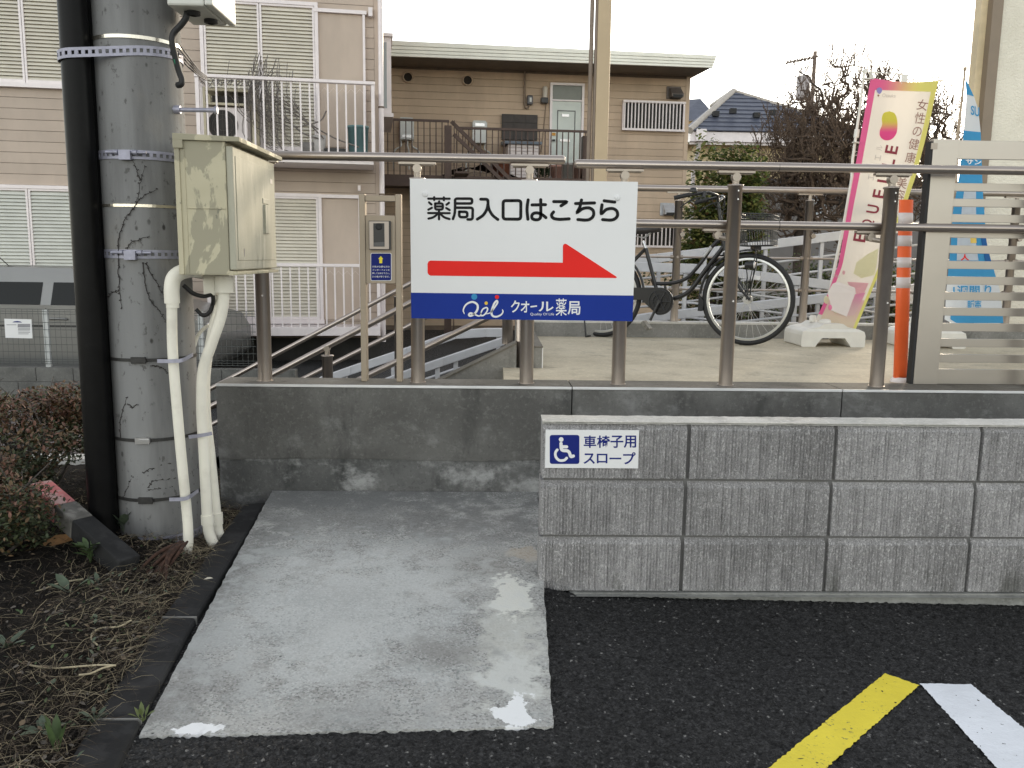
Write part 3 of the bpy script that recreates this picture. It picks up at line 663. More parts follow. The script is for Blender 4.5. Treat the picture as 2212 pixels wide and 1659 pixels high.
stair_rail('near sloping bronze handrail rising behind the intercom stand', 5.42, [((436, 889), (1010, 590)), ((560, 926), (1100, 663))], .0205, [(707, 767, None), (1097, 640, 743)])
stair_rail('far sloping bronze handrail, thinner to the eye, rising past the white balcony', 6.95, [((430, 853), (1010, 547)), ((440, 926), (1010, 640))], .0195, [(860, 640, None)])
mb = MB(); p = U(1125.6, 827, 5.0); mb.lathe((p.x, 5.0, DZ-.01), [(.034, 0), (.034, .85), (.01, .86)], 18); mb.build('rail_post', m_rail, label='lone bronze post at the head of the steps under the big sign', cat='post')

# ------------------------------------------------------------------ handrail along the far edge of the deck
RY = 6.98
t = thing('handrail', 'bronze railing along the far curb behind the bicycle', 'handrail', (U(1456, 693, RY).x, RY, CZ))
zr = U(1500, 408, RY).z; xe = [U(1250, 405, RY).x, 8.2]
mb = MB(); mb.tube([(xe[0], RY, zr), (xe[1], RY, zr)], .026, 14); mb.build('top_rail', m_rail, t)
for yy in (555.5, 625): z = U(1500, yy, RY).z; mb = MB(); mb.tube([(xe[0], RY-.0, z), (xe[1], RY, z)], .0095, 8); mb.build('mid_rail', m_rail, t)
for px_ in (1456, 1733, 2171, 2420):
    x = U(px_, 693, RY).x; zt2 = U(px_+10, 433, RY).z
    mb = MB(); mb.lathe((x, RY, CZ), [(.032, 0), (.032, zt2-CZ-.006), (.036, zt2-CZ-.006), (.036, zt2-CZ), (.015, zt2-CZ+.002)], 16); po = mb.build('post', m_rail, t)
    mb = MB(); mb.cyl((x, RY), .015, zt2-.01, zr-.03, 8); mb.box(x-.1, x+.1, RY-.014, RY+.014, zr-.036, zr-.024)
    mb.build('bracket', m_railm, po)
    for yy in (555.5, 625): z = U(1500, yy, RY).z; mb = MB(); mb.tube([(x-.05, RY, z), (x+.05, RY, z)], .017, 8); mb.tube([(x, RY-.04, z), (x, RY+.04, z)], .012, 8); mb.build('clamp', m_railm, po)
    z = U(1500, 507, RY).z; mb = MB(); mb.tube([(x+.03, RY-.05, z), (x+.03, RY+.02, z)], .02, 8); mb.build('knob', m_railm, po)

# ------------------------------------------------------------------ bicycle
RA = G(1296, 727.7, DZ); FB = G(1610, 746, DZ)
BP_ = Plane((RA.x, RA.y), math.atan2(FB.y-RA.y, FB.x-RA.x)); LB = math.hypot(FB.x-RA.x, FB.y-RA.y)
WR = .345
def bq(x, y): return BP_.sz((1800+x/2.765)/1.4756, (560+y/2.765)/1.4756)
def B3(p, o=0): return BP_.W(p[0], p[1], o)
bt = thing('bicycle', 'black step-through city bicycle with front basket parked along the far curb', 'bicycle', (RA.x, RA.y, DZ), BP_.a)
m_bblack = M('bicycle_black', (.012, .012, .013), .3, 0, .08); m_rim = M('rim_alloy', (.62, .62, .6), .3, .7, .05); m_spoke = M('spoke_steel', (.6, .6, .58), .3, .8, 0)
def ring3(mb, c, Rr, r, n=48, m=8, o=0, a0=0, a1=360):
    full = a1-a0 >= 360; k = n if not full else n
    pts = [B3((c[0]+Rr*math.cos(R(a0+(a1-a0)*i/n)), c[1]+Rr*math.sin(R(a0+(a1-a0)*i/n))), o) for i in range(n+1)]
    return mb.tube(pts, r, m, not full)
def wheel(name, c, R_=WR):
    mb = MB(); ring3(mb, c, R_-.02, .02, 56, 10); tw = mb.build(name, m_rubber, bt)
    mb = MB(); n = 56
    vs = []; prof = ((-.045, .0105), (-.062, .0125), (-.066, .008), (-.066, -.008), (-.062, -.0125), (-.045, -.0105))
    for i in range(n):
        a = 2*math.pi*i/n
        for d, o in prof: vs.append(B3((c[0]+(R_+d+.012)*math.cos(a), c[1]+(R_+d+.012)*math.sin(a)), o))
    m = len(prof); mb.add(vs, [(i*m+k, i*m+k+1, ((i+1) % n)*m+k+1, ((i+1) % n)*m+k) for i in range(n) for k in range(m-1)], False); mb.build('rim', m_rim, tw)
    mb = MB()
    for i in range(32):
        a = 2*math.pi*i/32; b = a+(.55 if i % 4 < 2 else -.55); s_ = 1 if i % 2 else -1
        mb.tube([B3((c[0]+.03*math.cos(b), c[1]+.03*math.sin(b)), .025*s_), B3((c[0]+(R_-.052)*math.cos(a), c[1]+(R_-.052)*math.sin(a)), 0)], .0011, 4, False)
    mb.build('spokes', m_spoke, tw, kind='stuff')
    mb = MB(); mb.tube([B3(c, -.045), B3(c, .045)], .018, 10); mb.tube([B3(c, -.026), B3(c, -.022)], .034, 12); mb.tube([B3(c, .022), B3(c, .026)], .034, 12); mb.build('hub', m_rim, tw)
rc, fc = (0, DZ+WR), (LB, DZ+WR)
wheel('rear_wheel', rc); wheel('front_wheel', fc)
bbk = bq(862, 1105); seat_lug = bq(715, 640); st_top = bq(690, 575); seat_low = bq(805, 985)
ht_t, ht_b = bq(1385, 480), bq(1412, 660)
mb = MB()
mb.tube([B3(p) for p in (bbk, seat_low, seat_lug)], .0155, 12)
mb.tube([B3(p) for p in (ht_t, ht_b)], .019, 12)
mb.tube([B3(p) for p in catmull([(*bq(x, y), 0) for x, y in ((1388, 540), (1300, 625), (1225, 735), (1150, 830), (1080, 900), (990, 938), (900, 950), (812, 950))], 5)], .0145, 12)
mb.tube([B3(p) for p in catmull([(*bq(x, y), 0) for x, y in ((1405, 620), (1330, 715), (1220, 860), (1130, 985), (1060, 1045), (960, 1085), (870, 1100))], 5)], .0175, 12)
for s_ in (-1, 1):
    mb.tube([B3(bbk, .03*s_), B3((rc[0]+.02, rc[1]), .06*s_)], .009, 8); mb.tube([B3(seat_lug, .02*s_), B3(rc, .06*s_)], .008, 8)
mb.build('frame', m_bblack, bt)
mb = MB(); mb.tube([B3(bbk, -.04), B3(bbk, .04)], .022, 12); mb.tube([B3(bq(885, 950)), B3(bq(890, 1000))], .012, 6); mb.build('bottom_bracket', m_bblack, bt)
mb = MB(); q = catmull([(*bq(x, y), 0) for x, y in ((1226, 716), (1262, 668), (1295, 628))], 3); mb.tube([B3((p[0], p[1]), .004) for p in q], .0148, 10); mb.build('decal', M('decal_silver', (.42, .42, .42), .4, .3, .3, 120), bt)
mb = MB(); mb.tube([B3(seat_lug), B3(st_top)], .0125, 10); mb.build('seat_post', m_steel, bt)
mb = MB(); sp = bq(700, 560); sh = [(-.2, .06, .055), (-.14, .075, .095), (-.04, .068, .09), (.03, .072, .055), (.1, .083, .03), (.135, .088, .018)]
n = 10; vs = []
for a, h, wd in sh:
    for k in range(n): th = 2*math.pi*k/n; vs.append(B3((sp[0]+a, sp[1]+h+.022*math.sin(th)*(1.4 if math.sin(th) < 0 else 1)), wd*math.cos(th)))
mb.add(vs, [(i*n+k, i*n+(k+1) % n, (i+1)*n+(k+1) % n, (i+1)*n+k) for i in range(len(sh)-1) for k in range(n)]+[tuple(range(n)), tuple(range(5*n, 6*n))], True)
sd = mb.build('saddle', M('saddle_vinyl', (.03, .026, .025), .5), bt)
mb = MB()
for s_ in (-1, 1): mb.tube([B3((sp[0]-.12, sp[1]+.035), .03*s_), B3((sp[0], sp[1]+.01), .02*s_), B3((sp[0]+.06, sp[1]+.055), .015*s_)], .004, 6)
mb.build('saddle_rails', m_steel, sd)
# fork, stem, handlebar
mb = MB()
for s_ in (-1, 1): mb.tube([B3(p, o*s_) for p, o in ((bq(1418, 690), .03), (bq(1500, 880), .05), (bq(1560, 995), .052), (bq(1645, 1095), .052))], [.013, .012, .011, .009], 10)
mb.tube([B3(bq(1418, 690), -.035), B3(bq(1418, 690), .035)], .016, 8); mb.build('fork', m_bblack, bt)
hb = thing_bar = MB(); top = bq(1350, 190)
hb.tube([B3(ht_t), B3(bq(1365, 340)), B3(bq(1352, 230))], .0125, 10)
for s_ in (-1, 1): hb.tube([B3(p, o*s_) for p, o in ((bq(1352, 225), 0), (bq(1375, 180), .1), (bq(1330, 165), .2), (bq(1180, 190), .27))], .011, 10)
ho = hb.build('handlebar', m_bblack, bt)
for s_ in (-1, 1):
    mb = MB(); mb.tube([B3(bq(1190, 188), .266*s_), B3(bq(1060, 218), .285*s_)], .016, 10); mb.build('grip', m_rubber, ho)
    mb = MB(); mb.tube([B3(p, .265*s_) for p in (bq(1300, 205), bq(1200, 235), bq(1130, 275), bq(1105, 300))], [.006, .006, .005, .004], 6); mb.tube([B3(bq(1310, 160), .24*s_), B3(bq(1300, 210), .25*s_)], .014, 8); mb.build('brake_lever', m_dplas, ho)
mb = MB(); c = bq(1213, 150); mb.lathe(tuple(B3(c, .25)), [(.001, .02), (.022, .016), (.03, 0), (.028, -.012)], 14); mb.build('bell', m_dplas, ho)
mb = MB()
for s_, q in ((1, ((1310, 200), (1340, 260), (1400, 290), (1440, 180))), (-1, ((1330, 240), (1380, 330), (1430, 300), (1440, 200))), (.5, ((1400, 180), (1420, 250), (1400, 330), (1395, 480)))): mb.tube(catmull([B3(bq(*p), .06*s_) for p in q], 4), .0035, 5)
mb.build('brake_cables', m_rubber, ho)
# basket of wires
k0, k1 = bq(1555, 340), bq(1850, 350); j0, j1 = bq(1580, 620), bq(1845, 615)
mb = MB()
def bk(u, o, v): a = k0[0]*(1-v)+j0[0]*v; b = k1[0]*(1-v)+j1[0]*v; z = (k0[1]*(1-u)+k1[1]*u)*(1-v)+(j0[1]*(1-u)+j1[1]*u)*v; return BP_.W(a+(b-a)*u, z, o*(.17-.04*v))
loop = [(0, -1), (1, -1), (1, 1), (0, 1), (0, -1)]
for v, r in ((0, .005), (.12, .003), (.5, .002), (.85, .002), (1, .004)): mb.tube([bk(u, o, v) for u, o in loop], r, 5)
for i in range(13):
    s_ = i/12
    for o in (-1, 1): mb.tube([bk(s_, o, 0), bk(s_, o, 1)], .0018, 4, False)
    for u in (0, 1): mb.tube([bk(u, -1+2*s_, 0), bk(u, -1+2*s_, 1)], .0018, 4, False)
    mb.tube([bk(0, -1+2*s_, 1), bk(1, -1+2*s_, 1)], .0018, 4, False)
mb.build('basket', m_dplas, bt)
mb = MB(); mb.tube([B3(bq(1690, 620), .05), B3(bq(1700, 660), .05), fc and B3((fc[0], fc[1]), .06)], .004, 6); mb.tube([B3(bq(1690, 620), -.05), B3((fc[0], fc[1]), -.06)], .004, 6); mb.box(*(sorted((B3(bq(1650, 625), 0).x, B3(bq(1720, 625), 0).x))), B3(bq(1690, 625)).y-.05, B3(bq(1690, 625)).y+.05, bq(1690, 655)[1], bq(1690, 625)[1]); mb.build('basket_stay', m_bblack, bt)
# mudguards, chain case, crank
def guard(c, Rr, a0, a1, name):
    mb = MB(); n = 30; vs = []; m = 7
    for i in range(n+1):
        a = R(a0+(a1-a0)*i/n)
        for k in range(m): o = -.028+.056*k/(m-1); rr = Rr+.012*math.cos(math.pi*(k/(m-1)-.5)); vs.append(B3((c[0]+rr*math.cos(a), c[1]+rr*math.sin(a)), o))
    mb.add(vs, [(i*m+k, i*m+k+1, (i+1)*m+k+1, (i+1)*m+k) for i in range(n) for k in range(m-1)], True)
    o = mb.build(name, m_bblack, bt); s_ = o.modifiers.new('thickness', 'SOLIDIFY'); s_.thickness = .0015; return o
guard(fc, WR+.016, 82, 196, 'front_mudguard'); guard(rc, WR+.016, -8, 200, 'rear_mudguard')
mb = MB(); q = [bq(1195, 1040), bq(1235, 1110), bq(1222, 1190), bq(1180, 1190)]; mb.poly([B3(p, .03) for p in q], B3((0, 0), -.03)-B3((0, 0), .03)); mb.build('mud_flap', m_rubber, bt)
cr = .095; q = []
for i in range(17): a = R(100-i*12.5); q.append((bbk[0]+cr*1.12*math.cos(a), bbk[1]+cr*1.12*math.sin(a)))
q += [bq(700, 1090), (rc[0]+.02, rc[1]-.05), (rc[0]-.03, rc[1]-.04), (rc[0]-.04, rc[1]+.02), (rc[0]+.02, rc[1]+.05), bq(600, 985), bq(800, 985)]
mb = MB(); dn = B3((0, 0), .048)-B3((0, 0), .068); mb.poly([B3(p, .068) for p in q], dn); mb.build('chain_case', m_bblack, bt)
mb = MB()
for rr, o in ((.088, .071), (.055, .072)): mb.tube([B3((bbk[0]+rr*math.cos(R(a)), bbk[1]+rr*math.sin(R(a))), o) for a in range(0, 361, 12)], .004, 6)
for a in range(0, 360, 60): mb.tube([B3(bbk, .073), B3((bbk[0]+.088*math.cos(R(a)), bbk[1]+.088*math.sin(R(a))), .073)], .005, 6)
pd = bq(770, 1300)
mb.tube([B3(bbk, .085), B3((bq(785, 1270)), .09)], .011, 8); mb.tube([B3(bbk, .05), B3(bbk, .095)], .016, 10)
ck = mb.build('crank', M('crank_dark', (.035, .036, .038), .3, .3), bt)
mb = MB(); a, b = bq(740, 1275), bq(795, 1345); c = B3(((a[0]+b[0])/2, (a[1]+b[1])/2), .13); mb.bar(B3(a, .13), B3(b, .13), .085, .026); mb.build('pedal', M('pedal_grey', (.16, .15, .13), .5, .2, .4, 60), ck, .005)
mb = MB()
for s_ in (-1, 1): mb.tube([B3((rc[0]-.01, rc[1]), .07*s_), B3((rc[0]-.1, rc[1]-.2), .1*s_), B3(( rc[0]-.075, DZ+.006), .12*s_)], .007, 8)
mb.tube([B3((rc[0]-.075, DZ+.008), -.12), B3((rc[0]-.075, DZ+.008), .12)], .007, 8); mb.build('stand', m_bblack, bt)
mb = MB(); c = bq(1648, 785); mb.tube([B3((c[0]-.035, c[1]), .07), B3((c[0]-.025, c[1]), .07), B3((c[0]+.025, c[1]), .07), B3((c[0]+.032, c[1]), .07)], [.016, .024, .03, .028], 14); lm = mb.build('dynamo_lamp', m_dplas, bt)
mb = MB(); mb.tube([B3((c[0]+.032, c[1]), .07), B3((c[0]+.04, c[1]), .07)], [.027, .022], 14); mb.build('lens', M('lamp_lens', (.7, .7, .7), .1, .2, 0), lm)
mb = MB(); mb.tube([B3((c[0]-.07, c[1]-.02), .055), B3((c[0]-.02, c[1]-.005), .07)], .009, 8); mb.build('lamp_bracket', m_rim, lm)
mb = MB(); c = bq(1690, 895); mb.bar(B3((c[0]-.03, c[1]+.005), .02), B3((c[0]+.03, c[1]-.008), .02), .012, .03); mb.build('spoke_reflector', M('reflector_white', (.75, .75, .75), .25), bt, .003)
t = MB()
for q in (((1625, 820), (1630, 900), (1620, 960), (1635, 1030)), ((1700, 660), (1712, 760), (1690, 860), (1665, 960), (1655, 1080))):
    t.tube(catmull([B3(bq(*p), .085) for p in q], 4), .0045, 6)
t.build('lock_cable', m_rubber, bt)
# ------------------------------------------------------------------ nobori banners on white water bases
BY = 6.42
def ripple(px, py): return .018*math.sin(px*.055+py*.012)+.012*math.sin(px*.021-py*.03)
def bs(off=0): return lambda x, y: U(x, y, BY+ripple(x, y)-off)
c5 = lambda x, y: (2500+x/2.895, 100+y/2.895)
c8 = lambda x, y: (2500+x/1.9516, 400+y/1.9516)
dd_ = lambda p: (p[0]/1.4756, p[1]/1.4756)
d5 = lambda x, y: dd_(c5(x, y)); d8 = lambda x, y: dd_(c8(x, y))
m_cloth_c = None
def cloth_mat(name, col, tr=.35):
    t = NT(name); t.b.inputs['Subsurface Weight'].default_value = 0
    tb = t.n('BsdfTranslucent'); tb.inputs[0].default_value = (*col, 1); mx = t.n('MixShader'); mx.inputs[0].default_value = tr
    out = t.t.nodes['Material Output']; t.l(t.b.outputs[0], mx.inputs[1]); t.l(tb.outputs[0], mx.inputs[2]); t.l(mx.outputs[0], out.inputs[0])
    t.bump(t.noise(25, 3), .15, .01); return t.done(col, .85, 0, .2)
def grad_mat(name, c0, c1, axis=0, a=0., b=1., tr=.35):
    t = NT(name); uv = t.n('UVMap'); s_ = t.n('SeparateXYZ'); t.l(uv.outputs[0], s_.inputs[0])
    c = t.mix(t.step(s_.outputs[axis], a, b), c0, c1); tb = t.n('BsdfTranslucent'); t.l(c, tb.inputs[0]); mx = t.n('MixShader'); mx.inputs[0].default_value = tr
    out = t.t.nodes['Material Output']; t.l(t.b.outputs[0], mx.inputs[1]); t.l(tb.outputs[0], mx.inputs[2]); t.l(mx.outputs[0], out.inputs[0])
    return t.done(c, .85, 0, .2)
PINK, LIME, CREAM = (.82, .17, .37), (.78, .74, .24), (.74, .69, .62)
m_cream = cloth_mat('banner_cream', CREAM, .4)
m_bord = grad_mat('banner_border', PINK, LIME, 0, .12, .8)
m_bean = grad_mat('bean_print', (.78, .1, .3), (.68, .62, .1), 1, .25, .72)
m_maroon = M('banner_maroon', (.24, .035, .05), .85, 0, 0); m_brown = M('banner_brown', (.3, .16, .13), .85, 0, 0); m_pale = M('banner_pale_print', (.55, .5, .46), .85, 0, 0)
m_viol = M('banner_violet', (.3, .26, .55), .85, 0, 0); m_pinkp = cloth_mat('banner_pink', (.76, .44, .48), .35); m_pink2 = grad_mat('banner_pink_fade', (.76, .56, .55), (.74, .3, .46), 1, .2, 1.); m_limep = cloth_mat('banner_lime_wash', (.74, .71, .48), .35)
m_palepink = grad_mat('banner_foot_wash', (.74, .64, .5), (.76, .5, .5), 1, .1, .9)
m_plw = M('white_polyethylene', (.76, .74, .68), .45, 0, .05, 8, bump=.05, bs=120)
LFT = [(0, 1881, 168), (.13, 1868, 242), (.24, 1858, 300), (.37, 1846, 368), (.5, 1833, 440), (.64, 1821, 514), (.75, 1811, 572), (.88, 1786, 640), (1, 1762, 691)]
RGT = [(0, 2027, 174), (.13, 2012, 245), (.24, 1998, 305), (.37, 1979, 378), (.5, 1954, 452), (.64, 1926, 525), (.78, 1896, 598), (.9, 1870, 660), (1, 1846, 717)]
def interp(T, v):
    for a, b in zip(T, T[1:]):
        if v <= b[0]: k = (v-a[0])/(b[0]-a[0]); return a[1]+(b[1]-a[1])*k, a[2]+(b[2]-a[2])*k
    return T[-1][1:]
def flag_uv(u, v):
    a, b = interp(LFT, v), interp(RGT, v); sag = (6*math.sin(math.pi*u) if v < .02 else 0)+(5*math.sin(math.pi*u) if v > .98 else 0)
    return a[0]+(b[0]-a[0])*u, a[1]+(b[1]-a[1])*u+sag
fl = thing('banner', 'tall pink and yellow edged cream banner leaning on its pole beside the bicycle', 'banner', (U(1800, 740, BY).x, BY, DZ), 0, 'advertising banners on the deck')
def flag(u, v, off=0): return bs(off)(*flag_uv(u, v))
mb = MB(); mb.grid(lambda u, v: flag(u, v), 24, 60); mb.build('cloth', m_cream, fl)
mb = MB(); mb.uv = []
def border(u0, u1, v0, v1, nu, nv):
    mb.grid(lambda u, v: flag(u0+(u1-u0)*u, v0+(v1-v0)*v, .004), nu, nv); mb.uv += [(u0+(u1-u0)*i/nu, 1-v0-(v1-v0)*j/nv) for j in range(nv+1) for i in range(nu+1)]
border(0, .095, .0, .97, 2, 50); border(.925, 1, .0, 1, 2, 60); border(.0951, .9249, 0, .045, 20, 2)
mb.build('printed_border', m_bord, fl)
mb = MB(); mb.uv = []; mb.grid(lambda u, v: flag(.0951+.8298*u if True else 0, .88+.12*v, .0045), 14, 8); mb.uv += [(i/14, 1-j/8) for j in range(9) for i in range(15)]; mb.build('printed_foot', m_palepink, fl)
def upoly(pts, off, mat, name):
    mb = MB(); P = [bs(off)(*p) for p in pts]; mb.poly(P); xs = [p[0] for p in pts]; ys = [p[1] for p in pts]
    mb.uv = [((p[0]-min(xs))/(max(xs)-min(xs)), (max(ys)-p[1])/(max(ys)-min(ys))) for p in pts]; return mb.build(name, mat, fl)
bean = catmull([(*d5(*p), 0) for p in ((970, 737), (1020, 760), (1043, 830), (1042, 900), (1030, 950), (990, 995), (930, 1004), (885, 970), (882, 915), (903, 860), (900, 800), (920, 752), (970, 737))], 5)[:-1]
upoly([(p.x, p.y) for p in bean], .006, m_bean, 'bean_emblem')
upoly([d5(*p) for p in ((850, 545), (858, 524), (880, 515), (900, 528), (904, 548), (893, 568), (878, 578), (862, 570))], .006, m_viol, 'balloon_emblem')
mb = MB(); disc(mb, d5(868, 592), 2.2, bs(.006), 10); mb.build('balloon_basket', m_brown, fl)
mb = MB(); ptext(mb, 'Otsuka', [d5(*p) for p in ((905, 572), (1030, 578), (1026, 610), (902, 606))], bs(.006), 0); mb.build('maker_lettering', m_pale, fl)
mb = MB()
for ch, x, y, w_, h_ in (('女', 1275, 678, 96, 100), ('性', 1252, 800, 94, 104), ('の', 1226, 924, 80, 86), ('健', 1196, 1040, 94, 100), ('康', 1166, 1164, 92, 98), ('・', 1130, 1270, 14, 14), ('美', 1086, 1398, 92, 100), ('容', 1062, 1510, 92, 100)):
    k = .2; mb = MB(); ptext(mb, ch, [d5(x+a*w_/2-b*k*h_/2, y+b*h_/2+a*6) for a, b in ((-1, -1), (1, -1), (1, 1), (-1, 1))], bs(.006), 0); mb.build('letter', m_brown, fl)
mb = MB()
E_C = [(985, 1092), (952, 1210), (918, 1350), (862, 1470), (840, 1590)]
ptext_pts = [('E', 667, 150), ('L', 648, 232), ('L', 620, 330), ('E', 590, 425), ('U', 552, 520), ('Q', 520, 610), ('E', 470, 697)]
for ch, x, y in ptext_pts:
    w_, h_ = 76, 50; sl_ = .22; mb = MB()
    ptext(mb, ch, [d8(x+a*w_/2-b*sl_*h_/2, y+b*h_/2-a*-6) for a, b in ((-1, -1), (1, -1), (1, 1), (-1, 1))], bs(.006), .02, True); mb.build('letter', m_maroon, fl)
mb = MB()
for ch, x, y in (('ル', 592, 140), ('エ', 582, 200), ('ク', 560, 262), ('エ', 540, 322)):
    w_, h_ = 36, 34; mb = MB(); ptext(mb, ch, [d8(x+a*w_/2-b*.2*h_/2, y+b*h_/2+a*3) for a, b in ((-1, -1), (1, -1), (1, 1), (-1, 1))], bs(.006), 0, True); mb.build('letter', m_pale, fl)
upoly([d8(*p) for p in ((585, 765), (520, 800), (450, 850), (430, 920), (480, 950), (560, 930), (575, 860))], .005, m_limep, 'lime_wash')
upoly([d8(*p) for p in ((392, 972), (525, 980), (500, 1035), (455, 1075), (440, 1020), (400, 990))], .006, m_pinkp, 'pink_panel')
upoly([d8(*p) for p in ((440, 1050), (505, 1038), (478, 1100), (435, 1180), (388, 1185), (420, 1110))], .006, m_pink2, 'pink_panel')
upoly([d8(*p) for p in ((300, 985), (330, 972), (445, 1010), (440, 1040), (390, 1190), (290, 1150), (270, 1040))], .0055, M('pack_print', (.74, .67, .63), .85, 0, .03), 'pack_picture')
for p, s_, m_ in (((262, 1085), 17, m_limep), ((285, 1132), 12, M('berry_print', (.75, .2, .35), .85)), ((320, 1150), 13, m_limep), ((370, 915), 9, m_pinkp), ((385, 1088), 7, m_pinkp)):
    upoly([d8(p[0]+s_*math.cos(R(a)), p[1]+1.5*s_*math.sin(R(a))) for a in range(0, 360, 36)], .007, m_, 'bean_print')
mb = MB(); ptext(mb, 'EQUELLE', [d8(*p) for p in ((300, 925), (345, 932), (343, 950), (298, 944))], bs(.007)); ptext(mb, 'EQUELLE', [d8(*p) for p in ((312, 1090), (372, 1092), (370, 1110), (310, 1108))], bs(.007)); mb.build('small_lettering', m_pale, fl)
pp = [d5(740, 358), d5(690, 760), d5(630, 1180), d8(420, 330), d8(380, 560), d8(270, 1090), d8(215, 1225)]
mb = MB(); mb.tube([U(x, y, BY+.03) for x, y in pp], [.010, .010, .011, .012, .012, .013, .013], 10); mb.tube([U(*d5(730, 355), BY+.03), U(*d5(750, 380), BY+.03)], .016, 8)
mb.tube([U(*d5(738, 372), BY+.03), U(*d5(1100, 398), BY+.03), U(*d5(1500, 432), BY+.03)], .0045, 6); mb.tube([U(*d5(672, 905), BY+.03), U(*d5(662, 980), BY+.03)], .02, 8)
mb.build('pole', m_plw, fl)
mb = MB()
for a, b in (((740, 440), (815, 440)), ((798, 380), (806, 450)), ((1112, 402), (1106, 482)), ((635, 1022), (716, 1030))): mb = MB(); mb.bar(U(*d5(*a), BY-.0), U(*d5(*b), BY-.0), .045, .006); mb.build('strap', m_plw, fl)
mb = MB(); mb.poly([U(*p, BY-.002) for p in ((2024, 172), (2031, 179), (2044, 172), (2034, 172))]); mb.build('corner_tie', m_cream, fl)

def water_base(x0, x1, y, label, g='white water weights under the banners'):
    cxm = (x0+x1)/2; w_ = (x1-x0)/2; t = thing('water_weight', label, 'water weight', (cxm, y, DZ), 0, g)
    mb = MB(); n = 24
    def prof(u, v):
        a = -1+2*u; ax = abs(a)
        top = .125*(1-.35*max(0, (ax-.35)/.65)**2) if ax < .98 else .06
        return a, top
    fr = []
    pts = [(-1, .008), (-.98, 0), (-.7, 0), (-.56, 0), (-.5, .02), (-.36, .058), (.36, .058), (.5, .02), (.56, 0), (.72, 0), (.98, 0), (1, .008), (1, .075), (.96, .1), (.8, .116), (.45, .128), (.3, .15), (-.3, .15), (-.45, .128), (-.8, .116), (-.96, .1), (-1, .075)]
    d = .19
    P = [Vector((cxm+a*w_, y-d+.012*(1 if z > .1 else 0), DZ+z*1.15)) for a, z in pts]; mb.poly(P, (0, 2*d, 0)); mb.build('tank', m_plw, t, .012)
    mb = MB(); mb.lathe((cxm-.1*w_, y-.05, DZ+.15*1.15), [(.05, 0), (.05, .018), (.03, .03), (.001, .03)], 16); mb.lathe((cxm-.3*w_, y+.06, DZ+.15*1.15), [(.028, 0), (.026, .04), (.016, .05)], 12); mb.build('filler_cap', m_plw, t)
    return t
a, b = U(1733, 741, 6.25), U(1871, 743, 6.25)
water_base(a.x, b.x, 6.46, 'white water base under the pink and yellow banner')
a, b = U(1965, 741, 6.2), U(2092, 741, 6.2)
water_base(a.x, b.x, 6.42, 'white water base partly behind the slatted screen, under the blue banner')

# blue banner behind the screen
m_sky = cloth_mat('banner_sky_blue', (.08, .36, .64), .3); m_wcl = cloth_mat('banner_white', (.7, .73, .76), .35); m_dsky = M('banner_deep_blue', (.012, .1, .3), .85, 0, .05)
fl2 = thing('banner', 'blue and white banner hanging behind the slatted screen', 'banner', (U(2030, 735, BY).x, BY, DZ), 0, 'advertising banners on the deck')
e5 = lambda x, y: ((2880+x/1.974)/1.4756, (420+y/1.974)/1.4756)
LT = [(d5(1668, 430)), d5(1680, 580), d5(1668, 760), d5(1655, 915), e5(362, 180), e5(350, 270), e5(332, 390), e5(310, 500), e5(298, 690), e5(290, 790), e5(280, 890), e5(270, 990), e5(264, 1090), e5(258, 1180), e5(300, 1203)]
RT_ = [(d5(1684, 455)), d5(1750, 600), d5(1790, 720), d5(1812, 930), e5(492, 180), e5(495, 270), e5(500, 390), e5(508, 500), e5(522, 690), e5(545, 790), e5(575, 890), e5(604, 990), e5(618, 1090), e5(626, 1180), e5(628, 1204)]
def b2s(x, y, off=0): return U(x, y, BY+.03+.03*math.sin(x*.05+y*.01)-off)
vals = []
for a, b in zip(LT, RT_): vals.append((a, b))
def f2(u, v, off=0):
    k = min(len(vals)-1.0001, v*(len(vals)-1)); i = int(k); t = k-i
    A = tuple(vals[i][0][j]*(1-t)+vals[i+1][0][j]*t for j in (0, 1)); B = tuple(vals[i][1][j]*(1-t)+vals[i+1][1][j]*t for j in (0, 1))
    return b2s(A[0]+(B[0]-A[0])*u, A[1]+(B[1]-A[1])*u, off)
n_ = len(vals)-1
mb = MB(); mb.grid(lambda u, v: f2(u, v), 12, 56); mb.build('cloth', m_wcl, fl2)
def blk(name, v0, v1, mat, u0=0, u1=1, off=.004): mb = MB(); mb.grid(lambda u, v: f2(u0+(u1-u0)*u, (v0+(v1-v0)*v)/n_, off), 10, 16); mb.build(name, mat, fl2)
blk('blue_field', 0, 1, m_sky); blk('blue_field', 3, 10.25, m_sky); blk('blue_field', 12.6, 14, m_sky, .1, 1)
blk('deep_blue_fold', 7.6, 9.3, m_dsky, .86, 1, .007); blk('white_picture', 5.8, 7.3, m_wcl, .28, .74, .007); blk('white_picture', 7.7, 9.2, m_wcl, .18, .7, .007)
blk('yellow_picture', 7.8, 8.1, M('banner_yellow', (.7, .5, .12), .85), .55, .72, .009)
mb = MB(); F2 = lambda x, y: b2s(x, y, .008)
ptext(mb, 'SU', [d5(*p) for p in ((1722, 682), (1800, 700), (1800, 790), (1722, 768))], F2, .02); 
ptext(mb, '1週間', [e5(*p) for p in ((312, 968), (480, 968), (480, 1030), (312, 1030))], F2, .02); ptext(mb, 'り', [e5(*p) for p in ((512, 965), (556, 965), (550, 1025), (508, 1025))], F2, .02); ptext(mb, '販売', [e5(*p) for p in ((402, 1060), (490, 1060), (490, 1125), (402, 1125))], F2, .02); mb.build('blue_lettering', m_sky, fl2)
mb = MB(); F3 = lambda x, y: b2s(x, y, .01)
